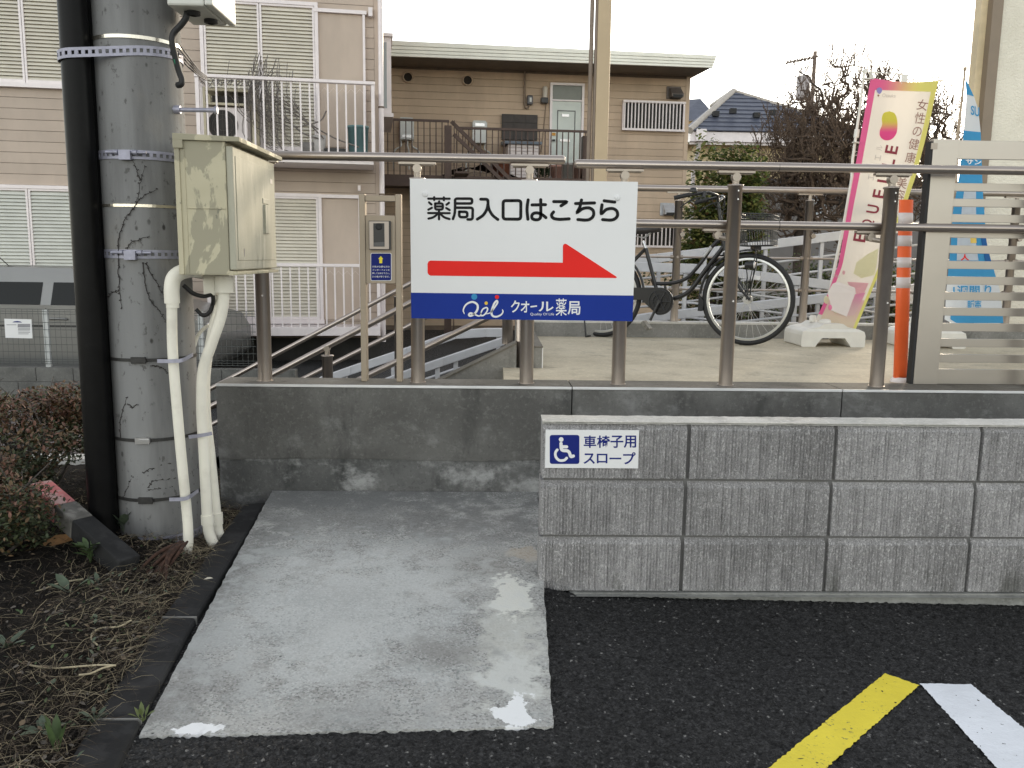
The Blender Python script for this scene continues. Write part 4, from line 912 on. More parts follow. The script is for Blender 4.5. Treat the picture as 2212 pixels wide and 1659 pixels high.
ptext(mb, 'サン', [e5(*p) for p in ((392, 168), (490, 176), (490, 210), (392, 205))], F3, .03); mb.build('white_lettering', m_printw, fl2)
mb = MB(); ptext(mb, '人', [e5(*p) for p in ((360, 770), (412, 770), (412, 810), (360, 810))], F3, .03); mb.build('red_lettering', m_red, fl2)
mb = MB(); mb.tube([U(*p, BY+.1) for p in (d5(1668, 345), d5(1640, 620), d5(1600, 960), e5(330, 300), e5(260, 800), e5(200, 1210))], [.008, .009, .011, .012, .013, .013], 8); mb.tube([U(*d5(1668, 330), BY+.1), U(*d5(1667, 360), BY+.1)], .014, 8); mb.build('pole', M('banner_pole_tan', (.42, .33, .24), .5), fl2)

# ------------------------------------------------------------------ utility pole and what hangs on it
PX_, PYc, PR0 = None, 3.56, .1745
pc = U(349, 1150, PYc); PX_ = pc.x; PZ0 = .03
def prad(z): return PR0-.0046*z
def PC(px, py, off=0.):                                                # pixel -> the pole's surface
    d = ray(px, py); r_ = prad(1)+off; a = d.x**2+d.y**2; b = 2*(d.x*(-PX_)+d.y*(-PYc)); c = PX_**2+PYc**2-r_*r_
    q = b*b-4*a*c
    if q < 0: q = 0
    return O3+d*((-b-math.sqrt(q))/(2*a))
t = NT('pole_concrete'); v = t.vec((1, 1, .12))
c = t.mix(t.step(t.noise(7, 5, .6, v), .35, .65), (.145, .145, .144), (.235, .237, .237))
c = t.mix(t.math('MULTIPLY', t.step(t.noise(34, 4, .65, t.vec((1, 1, .7))), .6, .68), .7), c, (.075, .072, .068))
c = t.mix(t.math('MULTIPLY', t.step(t.voro(22, vec=t.vec((1, 1, .6))), .2, .08), t.step(t.noise(5, 3), .5, .62)), c, (.05, .048, .045))
c = t.mix(t.math('MULTIPLY', t.step(t.noise(3, 5), .55, .75), .5), c, (.27, .25, .215))
t.bump(t.noise(120, 4, .65), .3, .003); m_pole = t.done(c, .8, 0, .3)
up_ = thing('utility_pole', 'thick grey concrete utility pole with strapped-on bands beside the long wall', 'utility pole', (PX_, PYc, 0))
mb = MB(); mb.tube([(PX_, PYc, z) for z in np.linspace(-.3, 6.5, 24)], [prad(z) for z in np.linspace(-.3, 6.5, 24)], 48); mb.build('shaft', m_pole, up_)
m_gal = M('galvanised_lavender', (.33, .33, .4), .5, .4, .12, 30); m_band = M('bright_band', (.62, .58, .5), .25, .9, .1); m_strap = M('dark_strap', (.035, .034, .033), .5, .3, .2, 40)
GX = U(225, 1150, 3.5)
GR = .056
GXc = PX_-prad(1)*.80-.036; GYc = PYc-.155
def hull(pts):
    pts = sorted(pts); h = []
    for seq in (pts, pts[::-1]):
        l = []
        for p in seq:
            while len(l) > 1 and (l[-1][0]-l[-2][0])*(p[1]-l[-2][1])-(l[-1][1]-l[-2][1])*(p[0]-l[-2][0]) <= 0: l.pop()
            l.append(p)
        h += l[:-1]
    return h
def circ(c, r, n=48): return [(c[0]+r*math.cos(2*math.pi*k/n), c[1]+r*math.sin(2*math.pi*k/n)) for k in range(n)]
def band(zc, h, th, mat, path, holes=False, name='band', tilt=0):
    mb = MB(); n = len(path); cxp = sum(p[0] for p in path)/n; cyp = sum(p[1] for p in path)/n
    def strip(z0, z1, i0=0, i1=n):
        vs = []; rng = range(i0, i1+1)
        for i in rng:
            p = path[i % n]; d = Vector((p[0]-cxp, p[1]-cyp)).normalized()*th
            for k, z in ((0, z0), (1, z0), (1, z1), (0, z1)): vs.append((p[0]+d.x*k, p[1]+d.y*k, z+tilt*(p[0]-PX_)))
        m = len(rng); mb.add(vs, [(i*4+a, i*4+b, (i+1)*4+b, (i+1)*4+a) for i in range(m-1) for a, b in ((0, 1), (1, 2), (2, 3))]+[(0, 1, 2, 3), tuple((m-1)*4+k for k in range(4))])
    if not holes: strip(zc-h/2, zc+h/2)
    else:
        strip(zc-h/2, zc-h*.2); strip(zc+h*.2, zc+h/2)
        for i in range(0, n, 2): strip(zc-h*.2+.0002, zc+h*.2-.0002, i, i+1)
    return mb.build(name, mat, up_)
def zat(px, py): return PC(px, py).z
z1 = zat(285, 78); z2 = zat(330, 117); z3 = zat(300, 334); z4 = zat(300, 444); z5 = zat(300, 549)
def pcirc(z, off, n=72): return circ((PX_, PYc), prad(z)+off, n)
band(z1, .013, .003, m_band, pcirc(z1, .001)); band(z4, .011, .002, m_band, pcirc(z4, .001))
hp = hull(circ((PX_, PYc), prad(z2)+.002, 72)+circ((GXc, GYc), GR+.003, 60))
# even spacing for the perforated band that goes round pole and cable guard
def respace(path, n):
    P = [Vector((p[0], p[1])) for p in path]; P.append(P[0]); L = [0]
    for a, b in zip(P, P[1:]): L.append(L[-1]+(b-a).length)
    out = []
    for k in range(n):
        s_ = L[-1]*k/n; i = max(j for j in range(len(L)) if L[j] <= s_+1e-9); i = min(i, len(P)-2); t_ = (s_-L[i])/max(1e-9, L[i+1]-L[i]); q = P[i].lerp(P[i+1], t_); out.append((q.x, q.y))
    return out
band(z2, .036, .003, m_gal, respace(hp, 104), True, tilt=.11)
for z in (z3, z5):
    band(z, .034, .003, m_gal, respace(pcirc(z, .0015), 84), True)
    a = math.radians(-88); c = Vector((PX_+(prad(z)+.012)*math.cos(a), PYc+(prad(z)+.012)*math.sin(a), z)); mb = MB()
    mb.box(c.x-.022, c.x+.022, c.y-.012, c.y+.01, z-.022, z+.012); mb.tube([c+Vector((-.075, 0, .006)), c+Vector((.08, -.0, .006))], .006, 8); mb.tube([c+Vector((.03, 0, .006)), c+Vector((.045, 0, .006))], .011, 6); mb.tube([c+Vector((-.04, 0, .006)), c+Vector((-.028, 0, .006))], .011, 6); mb.build('band_buckle', m_gal, up_)
zb6 = zat(340, 1168); band(zb6, .034, .003, m_gal, respace(pcirc(zb6, .0015), 84), True)
for px_, py_ in ((300, 778), (300, 951), (300, 1080)):
    z = zat(px_, py_); band(z, .013, .003, m_strap, pcirc(z, .001), name='strap')
    a = math.radians(-84); c = Vector((PX_+(prad(z)+.006)*math.cos(a), PYc+(prad(z)+.006)*math.sin(a), z)); mb = MB(); mb.box(c.x-.034, c.x+.022, c.y-.006, c.y+.004, z-.013, z+.013); mb.box(c.x-.018, c.x+.026, c.y-.009, c.y, z-.006, z+.006); mb.build('strap_buckle', m_steel if py_ == 951 else m_strap, up_)
# step bolt
zb = U(430, 237, PYc).z; mb = MB(); xb_ = PX_+prad(zb); a, b = U(388, 237, PYc-.05), U(470, 238, PYc-.05)
mb.tube([(xb_-.05, a.y, a.z), (b.x-.012, a.y, a.z)], .0085, 10); mb.tube([(b.x-.012, a.y, a.z), (b.x, a.y, a.z)], .015, 10); mb.tube([(xb_-.015, a.y, a.z), (xb_+.012, a.y, a.z)], .017, 8); mb.build('step_bolt', m_gal, up_)
# black cable guard
m_guard = M('black_guard_plastic', (.004, .004, .0043), .38, 0, .2, 20, (.012, .012, .0115), 12, (.6, .75), .1, 90, spec=.14)
cg = thing('cable_guard', 'glossy black half-round cable guard strapped upright to the concrete pole', 'pipe', (GXc, GYc, 0))
mb = MB(); mb.tube([(GXc, GYc, z) for z in np.linspace(-.2, 6.5, 8)], [GR-.002*z for z in np.linspace(-.2, 6.5, 8)], 32); mb.box(GXc-.01, GXc+.05, GYc+.02, GYc+.13, -.2, 6.5); mb.build('guard', m_guard, cg)

# beige cabinet
m_cab = NT('weathered_beige_paint'); t = m_cab; v = t.vec((1, 1, .45))
c = t.mix(t.step(t.noise(6, 3), .3, .7), (.47, .43, .3), (.52, .48, .34))
pt = t.step(t.noise(5.5, 7, .6, v, .4), .47, .49)
c = t.mix(t.math('MULTIPLY', pt, .85), c, (.315, .295, .22)); c = t.mix(t.math('MULTIPLY', t.step(t.noise(22, 5, .6), .66, .7), .8), c, (.2, .195, .15))
t.bump(t.noise(70, 4, .6), .25, .003); m_cab = t.done(c, t.math('ADD', .45, t.math('MULTIPLY', pt, .3)), 0, .35)
t = NT('weathered_door_paint'); v = t.vec((1, 1, .25))
c = t.mix(t.step(t.noise(7, 6, .6, v), .4, .62), (.35, .34, .265), (.43, .415, .33)); c = t.mix(t.math('MULTIPLY', t.step(t.noise(16, 5, .6, v), .6, .68), .6), c, (.52, .5, .41)); c = t.mix(t.math('MULTIPLY', t.step(t.noise(11, 5, .6, t.vec((1, 1, .5))), .63, .7), .7), c, (.22, .22, .17))
t.bump(t.noise(70, 4, .6), .2, .003); m_cabd = t.done(c, .6, 0, .35)
QA, QB = 3.24, 3.86
A0, A1_ = U(393, 595, QA), U(376, 300, QA); B0, B1q = U(504, 592, QA), U(491, 306, QA)
xl_, xr_ = (A0.x+A1_.x)/2, (B0.x+B1q.x)/2; zc0, zc1 = (A0.z+B0.z)/2, (A1_.z+B1q.z)/2
cb = thing('control_cabinet', 'weathered beige metal cabinet hung on the side of the concrete pole', 'cabinet', ((xl_+xr_)/2, (QA+QB)/2, zc0))
mb = MB(); mb.box(xl_, xr_-.012, QA, QB, zc0, zc1); mb.build('case', m_cab, cb, .004)
mb = MB(); mb.box(xl_-.004, xl_+.014, QA-.006, QA+.01, zc0+.0, zc1+.002); mb.box(xl_+.03, xl_+.033, QA-.0025, QA+.001, zc0+.004, zc1-.003); mb.box(xl_+.036, xr_-.016, QA-.0035, QA+.001, (zc0+zc1)/2-.002, (zc0+zc1)/2+.002); mb.build('edge_flange', m_cab, cb, .001)
mb = MB(); rz0 = zc1
mb.hexa([(xl_-.006, QA-.012, rz0), (xr_+.045, QA-.012, rz0-.004), (xr_+.045, QB+.012, rz0-.004), (xl_-.006, QB+.012, rz0), (xl_-.006, QA-.012, rz0+.024), (xr_+.045, QA-.012, rz0+.013), (xr_+.045, QB+.012, rz0+.013), (xl_-.006, QB+.012, rz0+.024)])
mb.box(xl_-.006, xl_+.03, QA-.0115, QA-.0005, rz0-.03, rz0+.001); mb.build('roof', m_cab, cb, .002)
mb = MB(); mb.box(xr_-.0115, xr_+.014, QA+.004, QB-.01, zc0+.018, zc1-.018); dr = mb.build('door', m_cabd, cb, .005)
mb = MB(); mb.box(xr_+.0141, xr_+.0165, QA+.03, QB-.03, zc0+.055, zc1-.05); mb.build('door_panel', m_cabd, dr, .001)
mb = MB(); hy = U(553, 460, QA+.4).y; mb.box(xr_+.0145, xr_+.026, hy-.0, hy+.03, zc0+.165, zc0+.285); mb.box(xr_+.0145, xr_+.022, hy+.045, hy+.07, zc0+.165, zc0+.285); mb.box(xr_+.0145, xr_+.02, hy-.01, hy+.08, zc0+.288, zc0+.31); mb.build('handle', m_cabd, dr, .002)
mb = MB(); mb.box(xr_+.0145, xr_+.0172, QB-.1, QB-.06, zc1-.11, zc1-.09); mb.box(xr_+.0145, xr_+.0172, QA+.1, QA+.11, zc0+.07, zc0+.1); mb.build('name_plate', m_steel, dr)
mb = MB(); mb.box(xl_, xr_+.004, QA+.001, QB-.001, zc0-.0015, zc0+.015); mb.box(xr_+.004, xr_+.02, QA+.002, QB-.006, zc0-.0, zc0+.012); mb.build('bottom_lip', m_cab, cb, .002)
mb = MB(); mb.box(PX_+prad(1)*.6, xl_+.0, PYc-.05, PYc+.05, zc0+.08, zc1-.08); mb.build('mounting_bracket', m_gal, cb)

# conduits
m_pvc = M('cream_pvc', (.8, .77, .67), .42, 0, .05, 6, (.66, .63, .54), 5, (.55, .7), .03, 60)
def conduit(label, pts, r, joints, Yf):
    P = catmull([U(x, y, Yf(y)) for x, y in pts], 6); t = thing('conduit', label, 'pipe', P[-1], 0, 'cream conduits running down the pole')
    mb = MB(); mb.tube(P, r, 16); mb.build('pipe', m_pvc, t)
    for (a, b, k) in joints: mb = MB(); mb.tube([U(*a, Yf(a[1])), U(*b, Yf(b[1]))], r*k, 16); mb.build('socket', m_pvc, t)
    return t
yA = lambda y: 3.30+.0*(y-600)
tA = conduit('cream conduit with a fat elbow, strapped to the front of the pole', [(371, 655), (373, 760), (384, 900), (393, 1000), (402, 1090), (406, 1140), (406, 1180), (399, 1224), (393, 1250)], .0195, [((372, 640), (373, 665), 1.22)], yA)
mb = MB(); el = catmull([U(372, 655, 3.30), U(371, 622, 3.30), U(376, 600, 3.305), U(392, 588, 3.32), U(414, 584, 3.36), U(436, 588, 3.5)], 5); mb.tube(el, [.0285]*(len(el)-6)+[.028]*6, 16); mb.build('elbow', m_pvc, tA)
yB = lambda y: 3.42
tB = conduit('cream conduit bending twice on its way from the cabinet to the ground', [(482, 590), (484, 628), (478, 680), (458, 740), (439, 800), (436, 880), (441, 980), (446, 1080), (448, 1120), (452, 1152), (464, 1180), (478, 1200)], .022, [((448, 1112), (449, 1132), 1.2)], yB)
yC = lambda y: 3.52
tC = conduit('slimmer cream conduit behind the double-bent one', [(470, 590), (472, 640), (464, 690), (452, 750), (444, 820), (446, 900), (455, 980), (464, 1070), (469, 1118), (472, 1145), (480, 1170), (492, 1185)], .019, [((469, 1108), (470, 1132), 1.22)], yC)
mb = MB(); mb.tube([U(484, 596, 3.42), U(484.5, 632, 3.42)], .036, 18); mb.build('cabinet_socket', m_pvc, tB)
mb = MB(); a = U(441, 597, 3.46); b = U(470, 638, 3.46); mb.box(a.x, b.x, 3.44, 3.5, b.z, a.z+.01); mb.build('cabinet_socket', m_pvc, tC, .006)
mb = MB(); mb.tube(catmull([U(452, 702, 3.7), U(438, 712, 3.7), U(426, 728, 3.7), U(416, 760, 3.7)], 5), .008, 8); mb.build('loose_pipe', m_pvc, tC)
mb = MB(); mb.tube(catmull([U(396, 616, 3.36), U(418, 634, 3.38), U(440, 640, 3.42), U(458, 638, 3.45), U(460, 655, 3.5), U(452, 675, 3.5), U(438, 681, 3.5), U(424, 668, 3.5)], 6), .0085, 8); tag(mb.build('cable', m_rubber), 'black cable looping below the beige cabinet', 'cable')
for (a, pts) in (('grey strap holding the elbow conduit to the pole', ((340, 780), (372, 780), (394, 778), (416, 766))), ('grey strap round the pair of conduits', ((408, 944), (438, 940), (458, 936))), ('lowest grey strap across the front conduit', ((366, 1079), (395, 1078), (408, 1074), (428, 1060)))):
    Yq = 3.262 if '1' and pts[0][0] != 408 else 3.385; mb = MB(); P = [U(x, y, Yq if i < len(pts)-1 else Yq+.08) for i, (x, y) in enumerate(catmull([(p[0], p[1], 0) for p in pts], 3)) ] if False else [U(p.x, p.y, Yq+(.12 if k > .7 else 0)*(k-.7)/.3) for k, p in ((i/9, q) for i, q in enumerate(catmull([(p[0], p[1], 0) for p in pts], 3)))]
    for q0, q1 in zip(P, P[1:]): mb.bar(q0, q1, .004, .014)
    tag(mb.build('pipe_strap', m_gal), a, 'strap')

# meter box high on the pole
mbx = thing('meter_box', 'off-white plastic junction box high on the pole with a black cable below', 'box', U(415, 30, 3.34))
q = [U(360, 8, 3.34), U(441, 10, 3.34)]; zz = U(400, 12, 3.34).z
m_pl = M('off_white_plastic', (.6, .6, .55), .45, 0, .05)
mb = MB(); mb.box(q[0].x, q[1].x, 3.34, 3.62, zz, zz+.28); mb.build('case', m_pl, mbx, .008)
mb = MB(); x2 = U(466, 20, 3.34).x; mb.box(q[1].x+.002, x2-.01, 3.335, 3.63, zz+.002, zz+.28); mb.build('lid', m_pl, mbx, .006)
for xx, yy in ((q[0].x+.07, 3.42), (q[0].x+.1, 3.53)): mb = MB(); mb.lathe((xx, yy, zz-.012), [(.026, .014), (.026, 0), (.012, -.004)], 14); mb.build('grommet', m_rubber, mbx)
cq = [(405, 20, 3.42), (402, 38, 3.42), (390, 55, 3.42), (375, 72, 3.42), (372, 92, 3.42), (379, 125, 3.43), (387, 155, 3.44), (393, 172, 3.44), (391, 182, 3.44), (384, 184, 3.45)]
mb = MB(); mb.tube(catmull([U(*p) for p in cq], 5), .012, 10); tag(mb.build('cable', m_rubber), 'thick black cable hanging from the junction box along the pole', 'cable')
mb = MB(); m_wire = M('grey_wire', (.16, .15, .15), .6)
for k in range(4): mb.tube(catmull([U(386, 95+9*k, 3.5), U(404, 118+8*k, 3.6+.1*k), U(430, 152+4*k, 4.2), U(447, 165+3*k, 6.0)], 5), .0035, 5)
tag(mb.build('wire_bundle', m_wire), 'bundle of thin grey wires leaving the pole towards the white balcony', 'wires')
mb = MB(); mb.tube(catmull([U(376, 128, 3.42), U(381, 145, 3.43), U(388, 165, 3.44)], 4), .003, 6); tag(mb.build('earth_wire', M('green_wire', (.02, .2, .11), .5)), 'thin green earth wire beside the hanging black cable', 'wire')
# dead creeper on the pole
m_vine = M('dead_creeper', (.035, .03, .028), .9, 0, .3, 60)
def vine(label, paths):
    mb = MB()
    for P in paths:
        Q = catmull([PC(x, y, .003) for x, y in P], 6); Q = [q+Vector((random.uniform(-1, 1), 0, random.uniform(-1, 1)))*.003 for q in Q]
        mb.tube(Q, [.0021-.0014*i/len(Q) for i in range(len(Q))], 5)
        for q in Q[::3]:
            for s_ in (-1, 1): mb.blob(q+Vector((s_*random.uniform(.001, .004), -.001, random.uniform(-.004, .004))), .0026, .0016, .0026, 5, 3)
    return tag(mb.build('dead_creeper', m_vine), label, 'creeper')
cv = lambda x, y: ((x/2.074)/1.4756, (500+y/2.074)/1.4756)
vine('dead creeper stem climbing the pole above the middle band', [[cv(x, y) for x, y in P] for P in (((780, 620), (785, 540), (815, 440), (850, 380), (905, 300), (925, 180), (960, 60)), ((850, 380), (900, 310), (960, 250), (1035, 215)), ((840, 600), (880, 560), (980, 530)), ((925, 150), (905, 90), (880, 20)))])
vine('dead creeper twigs on the pole between the middle band and the first black strap', [[cv(x, y) for x, y in P] for P in (((780, 640), (785, 800), (790, 900), (805, 1000)), ((785, 880), (740, 900), (715, 930)), ((945, 700), (965, 850), (995, 950), (1050, 1010), (1090, 1080)), ((965, 700), (1000, 780), (1050, 860), (1085, 920)), ((1000, 1380), (1060, 1390), (1110, 1430)))])
c9 = lambda x, y: ((x/2.5525)/1.4756, (1250+y/2.5525)/1.4756)
vine('dead creeper twigs low on the pole', [[c9(x, y) for x, y in P] for P in (((985, 380), (975, 260), (1000, 150), (1030, 40)), ((1165, 655), (1240, 620), (1380, 575)), ((1205, 780), (1240, 730), (1320, 715), (1420, 700)), ((1215, 795), (1300, 780), (1400, 770)), ((1010, 850), (1040, 770), (1075, 690)), ((1050, 100), (1080, 130), (1110, 100)))])

# ------------------------------------------------------------------ planting bed on the pole's side
t = NT('bed_soil'); c = t.mix(t.step(t.noise(9, 6, .65), .35, .65), (.006, .005, .004), (.017, .013, .01)); c = t.mix(t.math('MULTIPLY', t.step(t.noise(60, 4, .6), .6, .72), .8), c, (.04, .032, .022)); t.bump(t.noise(45, 5, .7), 1, .02); m_soil = t.done(c, .95, 0, .2)
KL = [G(*p, .02) for p in kl]
def kxl(y):                                                            # the bed's edge along the kerb
    T = sorted([(p.y, p.x) for p in KL])
    if y <= T[0][0]: return T[0][1]+(y-T[0][0])*.1
    for a, b in zip(T, T[1:]):
        if y <= b[0]: return a[1]+(b[1]-a[1])*(y-a[0])/(b[0]-a[0])
    return min(T[-1][1], -1.33)
def soilz(x, y):
    e = min(1, max(0, (kxl(y)-x)/.25)); f = max(0, min(1, (y-4.6)/1.2))
    return (.015+.05*e+.018*math.sin(x*7.3+y*3.1)*math.sin(y*5.7-x*2.2))*(1-f)-.38*f
mb = MB(); mb.grid(lambda u, v: (lambda y: (lambda x: (x, y, soilz(x, y)+random.uniform(-.01, .01)*(u < .99)))(kxl(y)-4.5*(1-u)**1.6-.002))(.9+5.3*v), 90, 130); mb.build('planting_bed', m_soil, kind='structure')
def litter(name, mats, n, fn):
    mb = MB()
    for _ in range(n):
        y = random.uniform(1.55, 4.4); x = kxl(y)-abs(random.gauss(0, random.choice((.14, .3, .6))))+(.03 if random.random() < .25 else 0); mb.cur = random.randrange(len(mats)); fn(mb, Vector((x, y, soilz(x, y))))
    return mb.build(name, mats, kind='stuff')
def blade(mb, p, L=None, lift=.02, wd=.0025):
    L = L or random.uniform(.04, .16); a = random.uniform(0, 6.28); bend = random.uniform(-1.2, 1.2); P = []
    for k in range(5):
        t_ = k/4; P.append(p+Vector((math.cos(a+bend*t_), math.sin(a+bend*t_), 0))*L*t_+Vector((0, 0, .008+lift*math.sin(math.pi*t_)*random.uniform(.4, 1))))
    vs = []; s_ = Vector((-math.sin(a), math.cos(a), .4)).normalized()*wd/2
    for k, q in enumerate(P): w_ = 1-.7*k/4; vs += [q-s_*w_, q+s_*w_]
    mb.add(vs, [(2*k, 2*k+1, 2*k+3, 2*k+2) for k in range(4)], True)
def leaf(mb, p, L, a, tilt, wd=.45, roll=0):
    d = Vector((math.cos(a)*math.cos(tilt), math.sin(a)*math.cos(tilt), math.sin(tilt))); s_ = Vector((-math.sin(a), math.cos(a), roll)).normalized()*L*wd/2; n_ = d.cross(s_).normalized()*L*.07
    mb.add([p, p+d*L*.35+s_+n_, p+d*L*.7+s_*.8+n_, p+d*L, p+d*L*.7-s_*.8+n_, p+d*L*.35-s_+n_], [(0, 1, 2, 3), (0, 3, 4, 5)], True)
straw = [M('straw_pale', (.27, .225, .145), .85, 0, .3, 40), M('straw_brown', (.075, .055, .036), .9, 0, .3, 40), M('straw_dark', (.022, .017, .012), .9, 0, .3, 40)]
litter('dead_grass', straw, 6500, lambda mb, p: blade(mb, p, None, random.uniform(.0, .04), random.uniform(.0009, .0021)))
drleaf = [M('dry_leaf_tan', (.13, .095, .06), .8, 0, .3, 30), M('dry_leaf_grey', (.11, .095, .08), .85, 0, .3, 30), M('dry_leaf_dark', (.045, .032, .022), .85, 0, .3, 30)]
litter('leaf_litter', drleaf, 2200, lambda mb, p: leaf(mb, p+Vector((0, 0, random.uniform(.004, .02))), random.uniform(.009, .024), random.uniform(0, 6.28), random.uniform(-.3, .5), random.uniform(.3, .6), random.uniform(-.6, .6)))
wgreen = [M('weed_green', (.055, .09, .03), .6, 0, .25, 30), M('weed_grey_green', (.07, .095, .06), .6, 0, .25, 30)]
litter('ground_cover', wgreen, 420, lambda mb, p: leaf(mb, p+Vector((0, 0, random.uniform(.004, .02))), random.uniform(.01, .024), random.uniform(0, 6.28), random.uniform(.1, .9), .5, random.uniform(-.4, .4)))
c10 = lambda x, y: G((x/2.2186)/1.4756, (1700+y/2.2186)/1.4756, .05)
def weed(name, label, cat, p, n, L, tilt, mat, stem=.0):
    t_ = thing(name, label, cat, (p.x, p.y, soilz(p.x, p.y)))
    o = Vector((p.x, p.y, soilz(p.x, p.y)+.004)); mb = MB(); ms_ = MB()
    for k in range(n):
        a = 6.28*k/n+random.uniform(-.4, .4); h = stem*random.uniform(.3, 1); q = o+Vector((math.cos(a)*.01, math.sin(a)*.01, h)); leaf(mb, q, L*random.uniform(.7, 1.15), a, tilt*random.uniform(.6, 1.3), .34, random.uniform(-.3, .3))
        ms_.tube([o, (o+q)/2+Vector((.002, 0, 0)), q+Vector((0, 0, .001))], .0016, 4)
    mb.build('leaf_rosette' if n > 3 else 'leaves', mat, t_); ms_.build('stem', mat, t_)
weed('weed', 'leafy green weed beside the fallen red post', 'weed', c10(640, 220), 14, .07, .5, wgreen[0], .07)
weed('weed', 'weed with upright leaves at the foot of the pole', 'weed', c10(880, 40), 9, .1, .8, wgreen[1], .05)
weed('weed', 'single broad-leafed weed on bare soil', 'weed', c10(500, 430), 3, .1, .7, wgreen[1])
weed('weed', 'small two-leafed weed between bare soil and dry grass', 'weed', c10(705, 375), 3, .05, .7, wgreen[1])
weed('weed', 'low weed at the frame edge with grey-green leaves', 'weed', c10(40, 850), 6, .08, .5, wgreen[1])
weed('weed', 'upright weed next to the lowest kerb block', 'weed', c10(395, 1450), 4, .08, 1.1, wgreen[0], .03)
weed('weed', 'clover-like weed close to the second kerb joint', 'weed', c10(660, 1230), 10, .03, .4, wgreen[1], .03)
weed('weed', 'yellow-green weed in the gap between kerb and concrete apron', 'weed', G(308, 1555, .02), 6, .035, .9, M('weed_yellow_green', (.12, .15, .05), .6), .02)
weed('weed', 'flat weed in dry grass near the picture foot', 'weed', c10(310, 1340), 7, .05, .3, wgreen[1], .01)
mb = MB(); p = c10(380, 115); leaf(mb, p+Vector((-.05, 0, .02)), .14, .1, .15, .5, .4); tag(mb.build('fallen_leaf', M('ochre_leaf', (.36, .2, .09), .7, 0, .25, 25)), 'large ochre fallen leaf lying on the bed', 'leaf')
mb = MB(); p = c10(1480, 332); leaf(mb, p+Vector((-.02, 0, .004)), .034, .05, .1, .4, .2); tag(mb.build('fallen_leaf', M('pale_leaf', (.5, .46, .38), .8, 0, .1)), 'small pale leaf lying on the dark kerb', 'leaf')
m_stem = M('bleached_stem', (.42, .36, .24), .8, 0, .2, 30)
for lab, P in (('long bleached stem lying flat towards the kerb', ((185, 955), (300, 975), (420, 980), (560, 970), (700, 960), (820, 962))), ('bleached stem curving beside the long flat one', ((560, 1030), (640, 1020), (720, 985), (800, 962))), ('pale split stalk on bare soil near the broad leaf', ((255, 435), (330, 410), (420, 375), (590, 345))), ('thin looping pale stem in the dry grass', ((690, 815), (650, 780), (655, 730), (720, 695), (840, 685), (930, 640))), ('short straight pale stalk on dark soil', ((345, 650), (440, 658), (530, 665), (548, 685)))):
    mb = MB(); mb.tube(catmull([c10(*p)+Vector((0, 0, .012)) for p in P], 5), .0028, 6); tag(mb.build('dried_stalk', m_stem), lab, 'stalk')
# root of a cut shrub
mb = MB(); m_root = M('red_brown_bark', (.045, .022, .014), .95, 0, .5, 60, bump=.8, bs=60)
for k in range(16): a, b = c9(1470+random.randint(-12, 12), 1225), c9(1240+random.randint(-40, 60), 1510+random.randint(-30, 20)); A, B = G(*a, .12)+Vector((random.uniform(-.02, .02), random.uniform(-.02, .02), 0)), G(*b, .04)+Vector((random.uniform(-.05, .05), random.uniform(-.03, .03), 0)); mb.tube(catmull([A, A.lerp(B, .4)+Vector((random.uniform(-.02, .02), random.uniform(-.02, .02), .01)), B], 4), [.004, .007, .008, .007, .007, .006, .006, .005, .002], 6)
tag(mb.build('bark_strip', m_root), 'strip of red-brown fibrous bark between the pole and the front conduit', 'bark')
# fallen marker post
fp = thing('fallen_post', 'square post with a faded red and white end lying against the pole foot', 'post', G(*c9(700, 1150), .05))
a3, b3, m3 = G(*c9(310, 800), .16)+Vector((0, 0, 0)), G(*c9(1060, 1440), .05), None
a3 = U(*c9(325, 800), 3.5); b3 = G(*c9(1050, 1430), .06); a3.z = max(a3.z, .12)
def fseg(s0, s1, name, mat): mb = MB(); mb.bar(a3.lerp(b3, s0), a3.lerp(b3, s1), .085, .085); mb.build(name, mat, fp, .006)
fseg(0, .3, 'red_end', M('faded_red_paint', (.5, .16, .16), .75, 0, .2, 20, (.5, .36, .34), 12, (.5, .58))); fseg(.301, .5, 'worn_section', M('worn_wood', (.12, .115, .105), .85, 0, .3, 14, (.25, .24, .22), 10, (.55, .65), .4, 60, (1, 1, 1))); fseg(.501, 1, 'black_section', m_kerb)

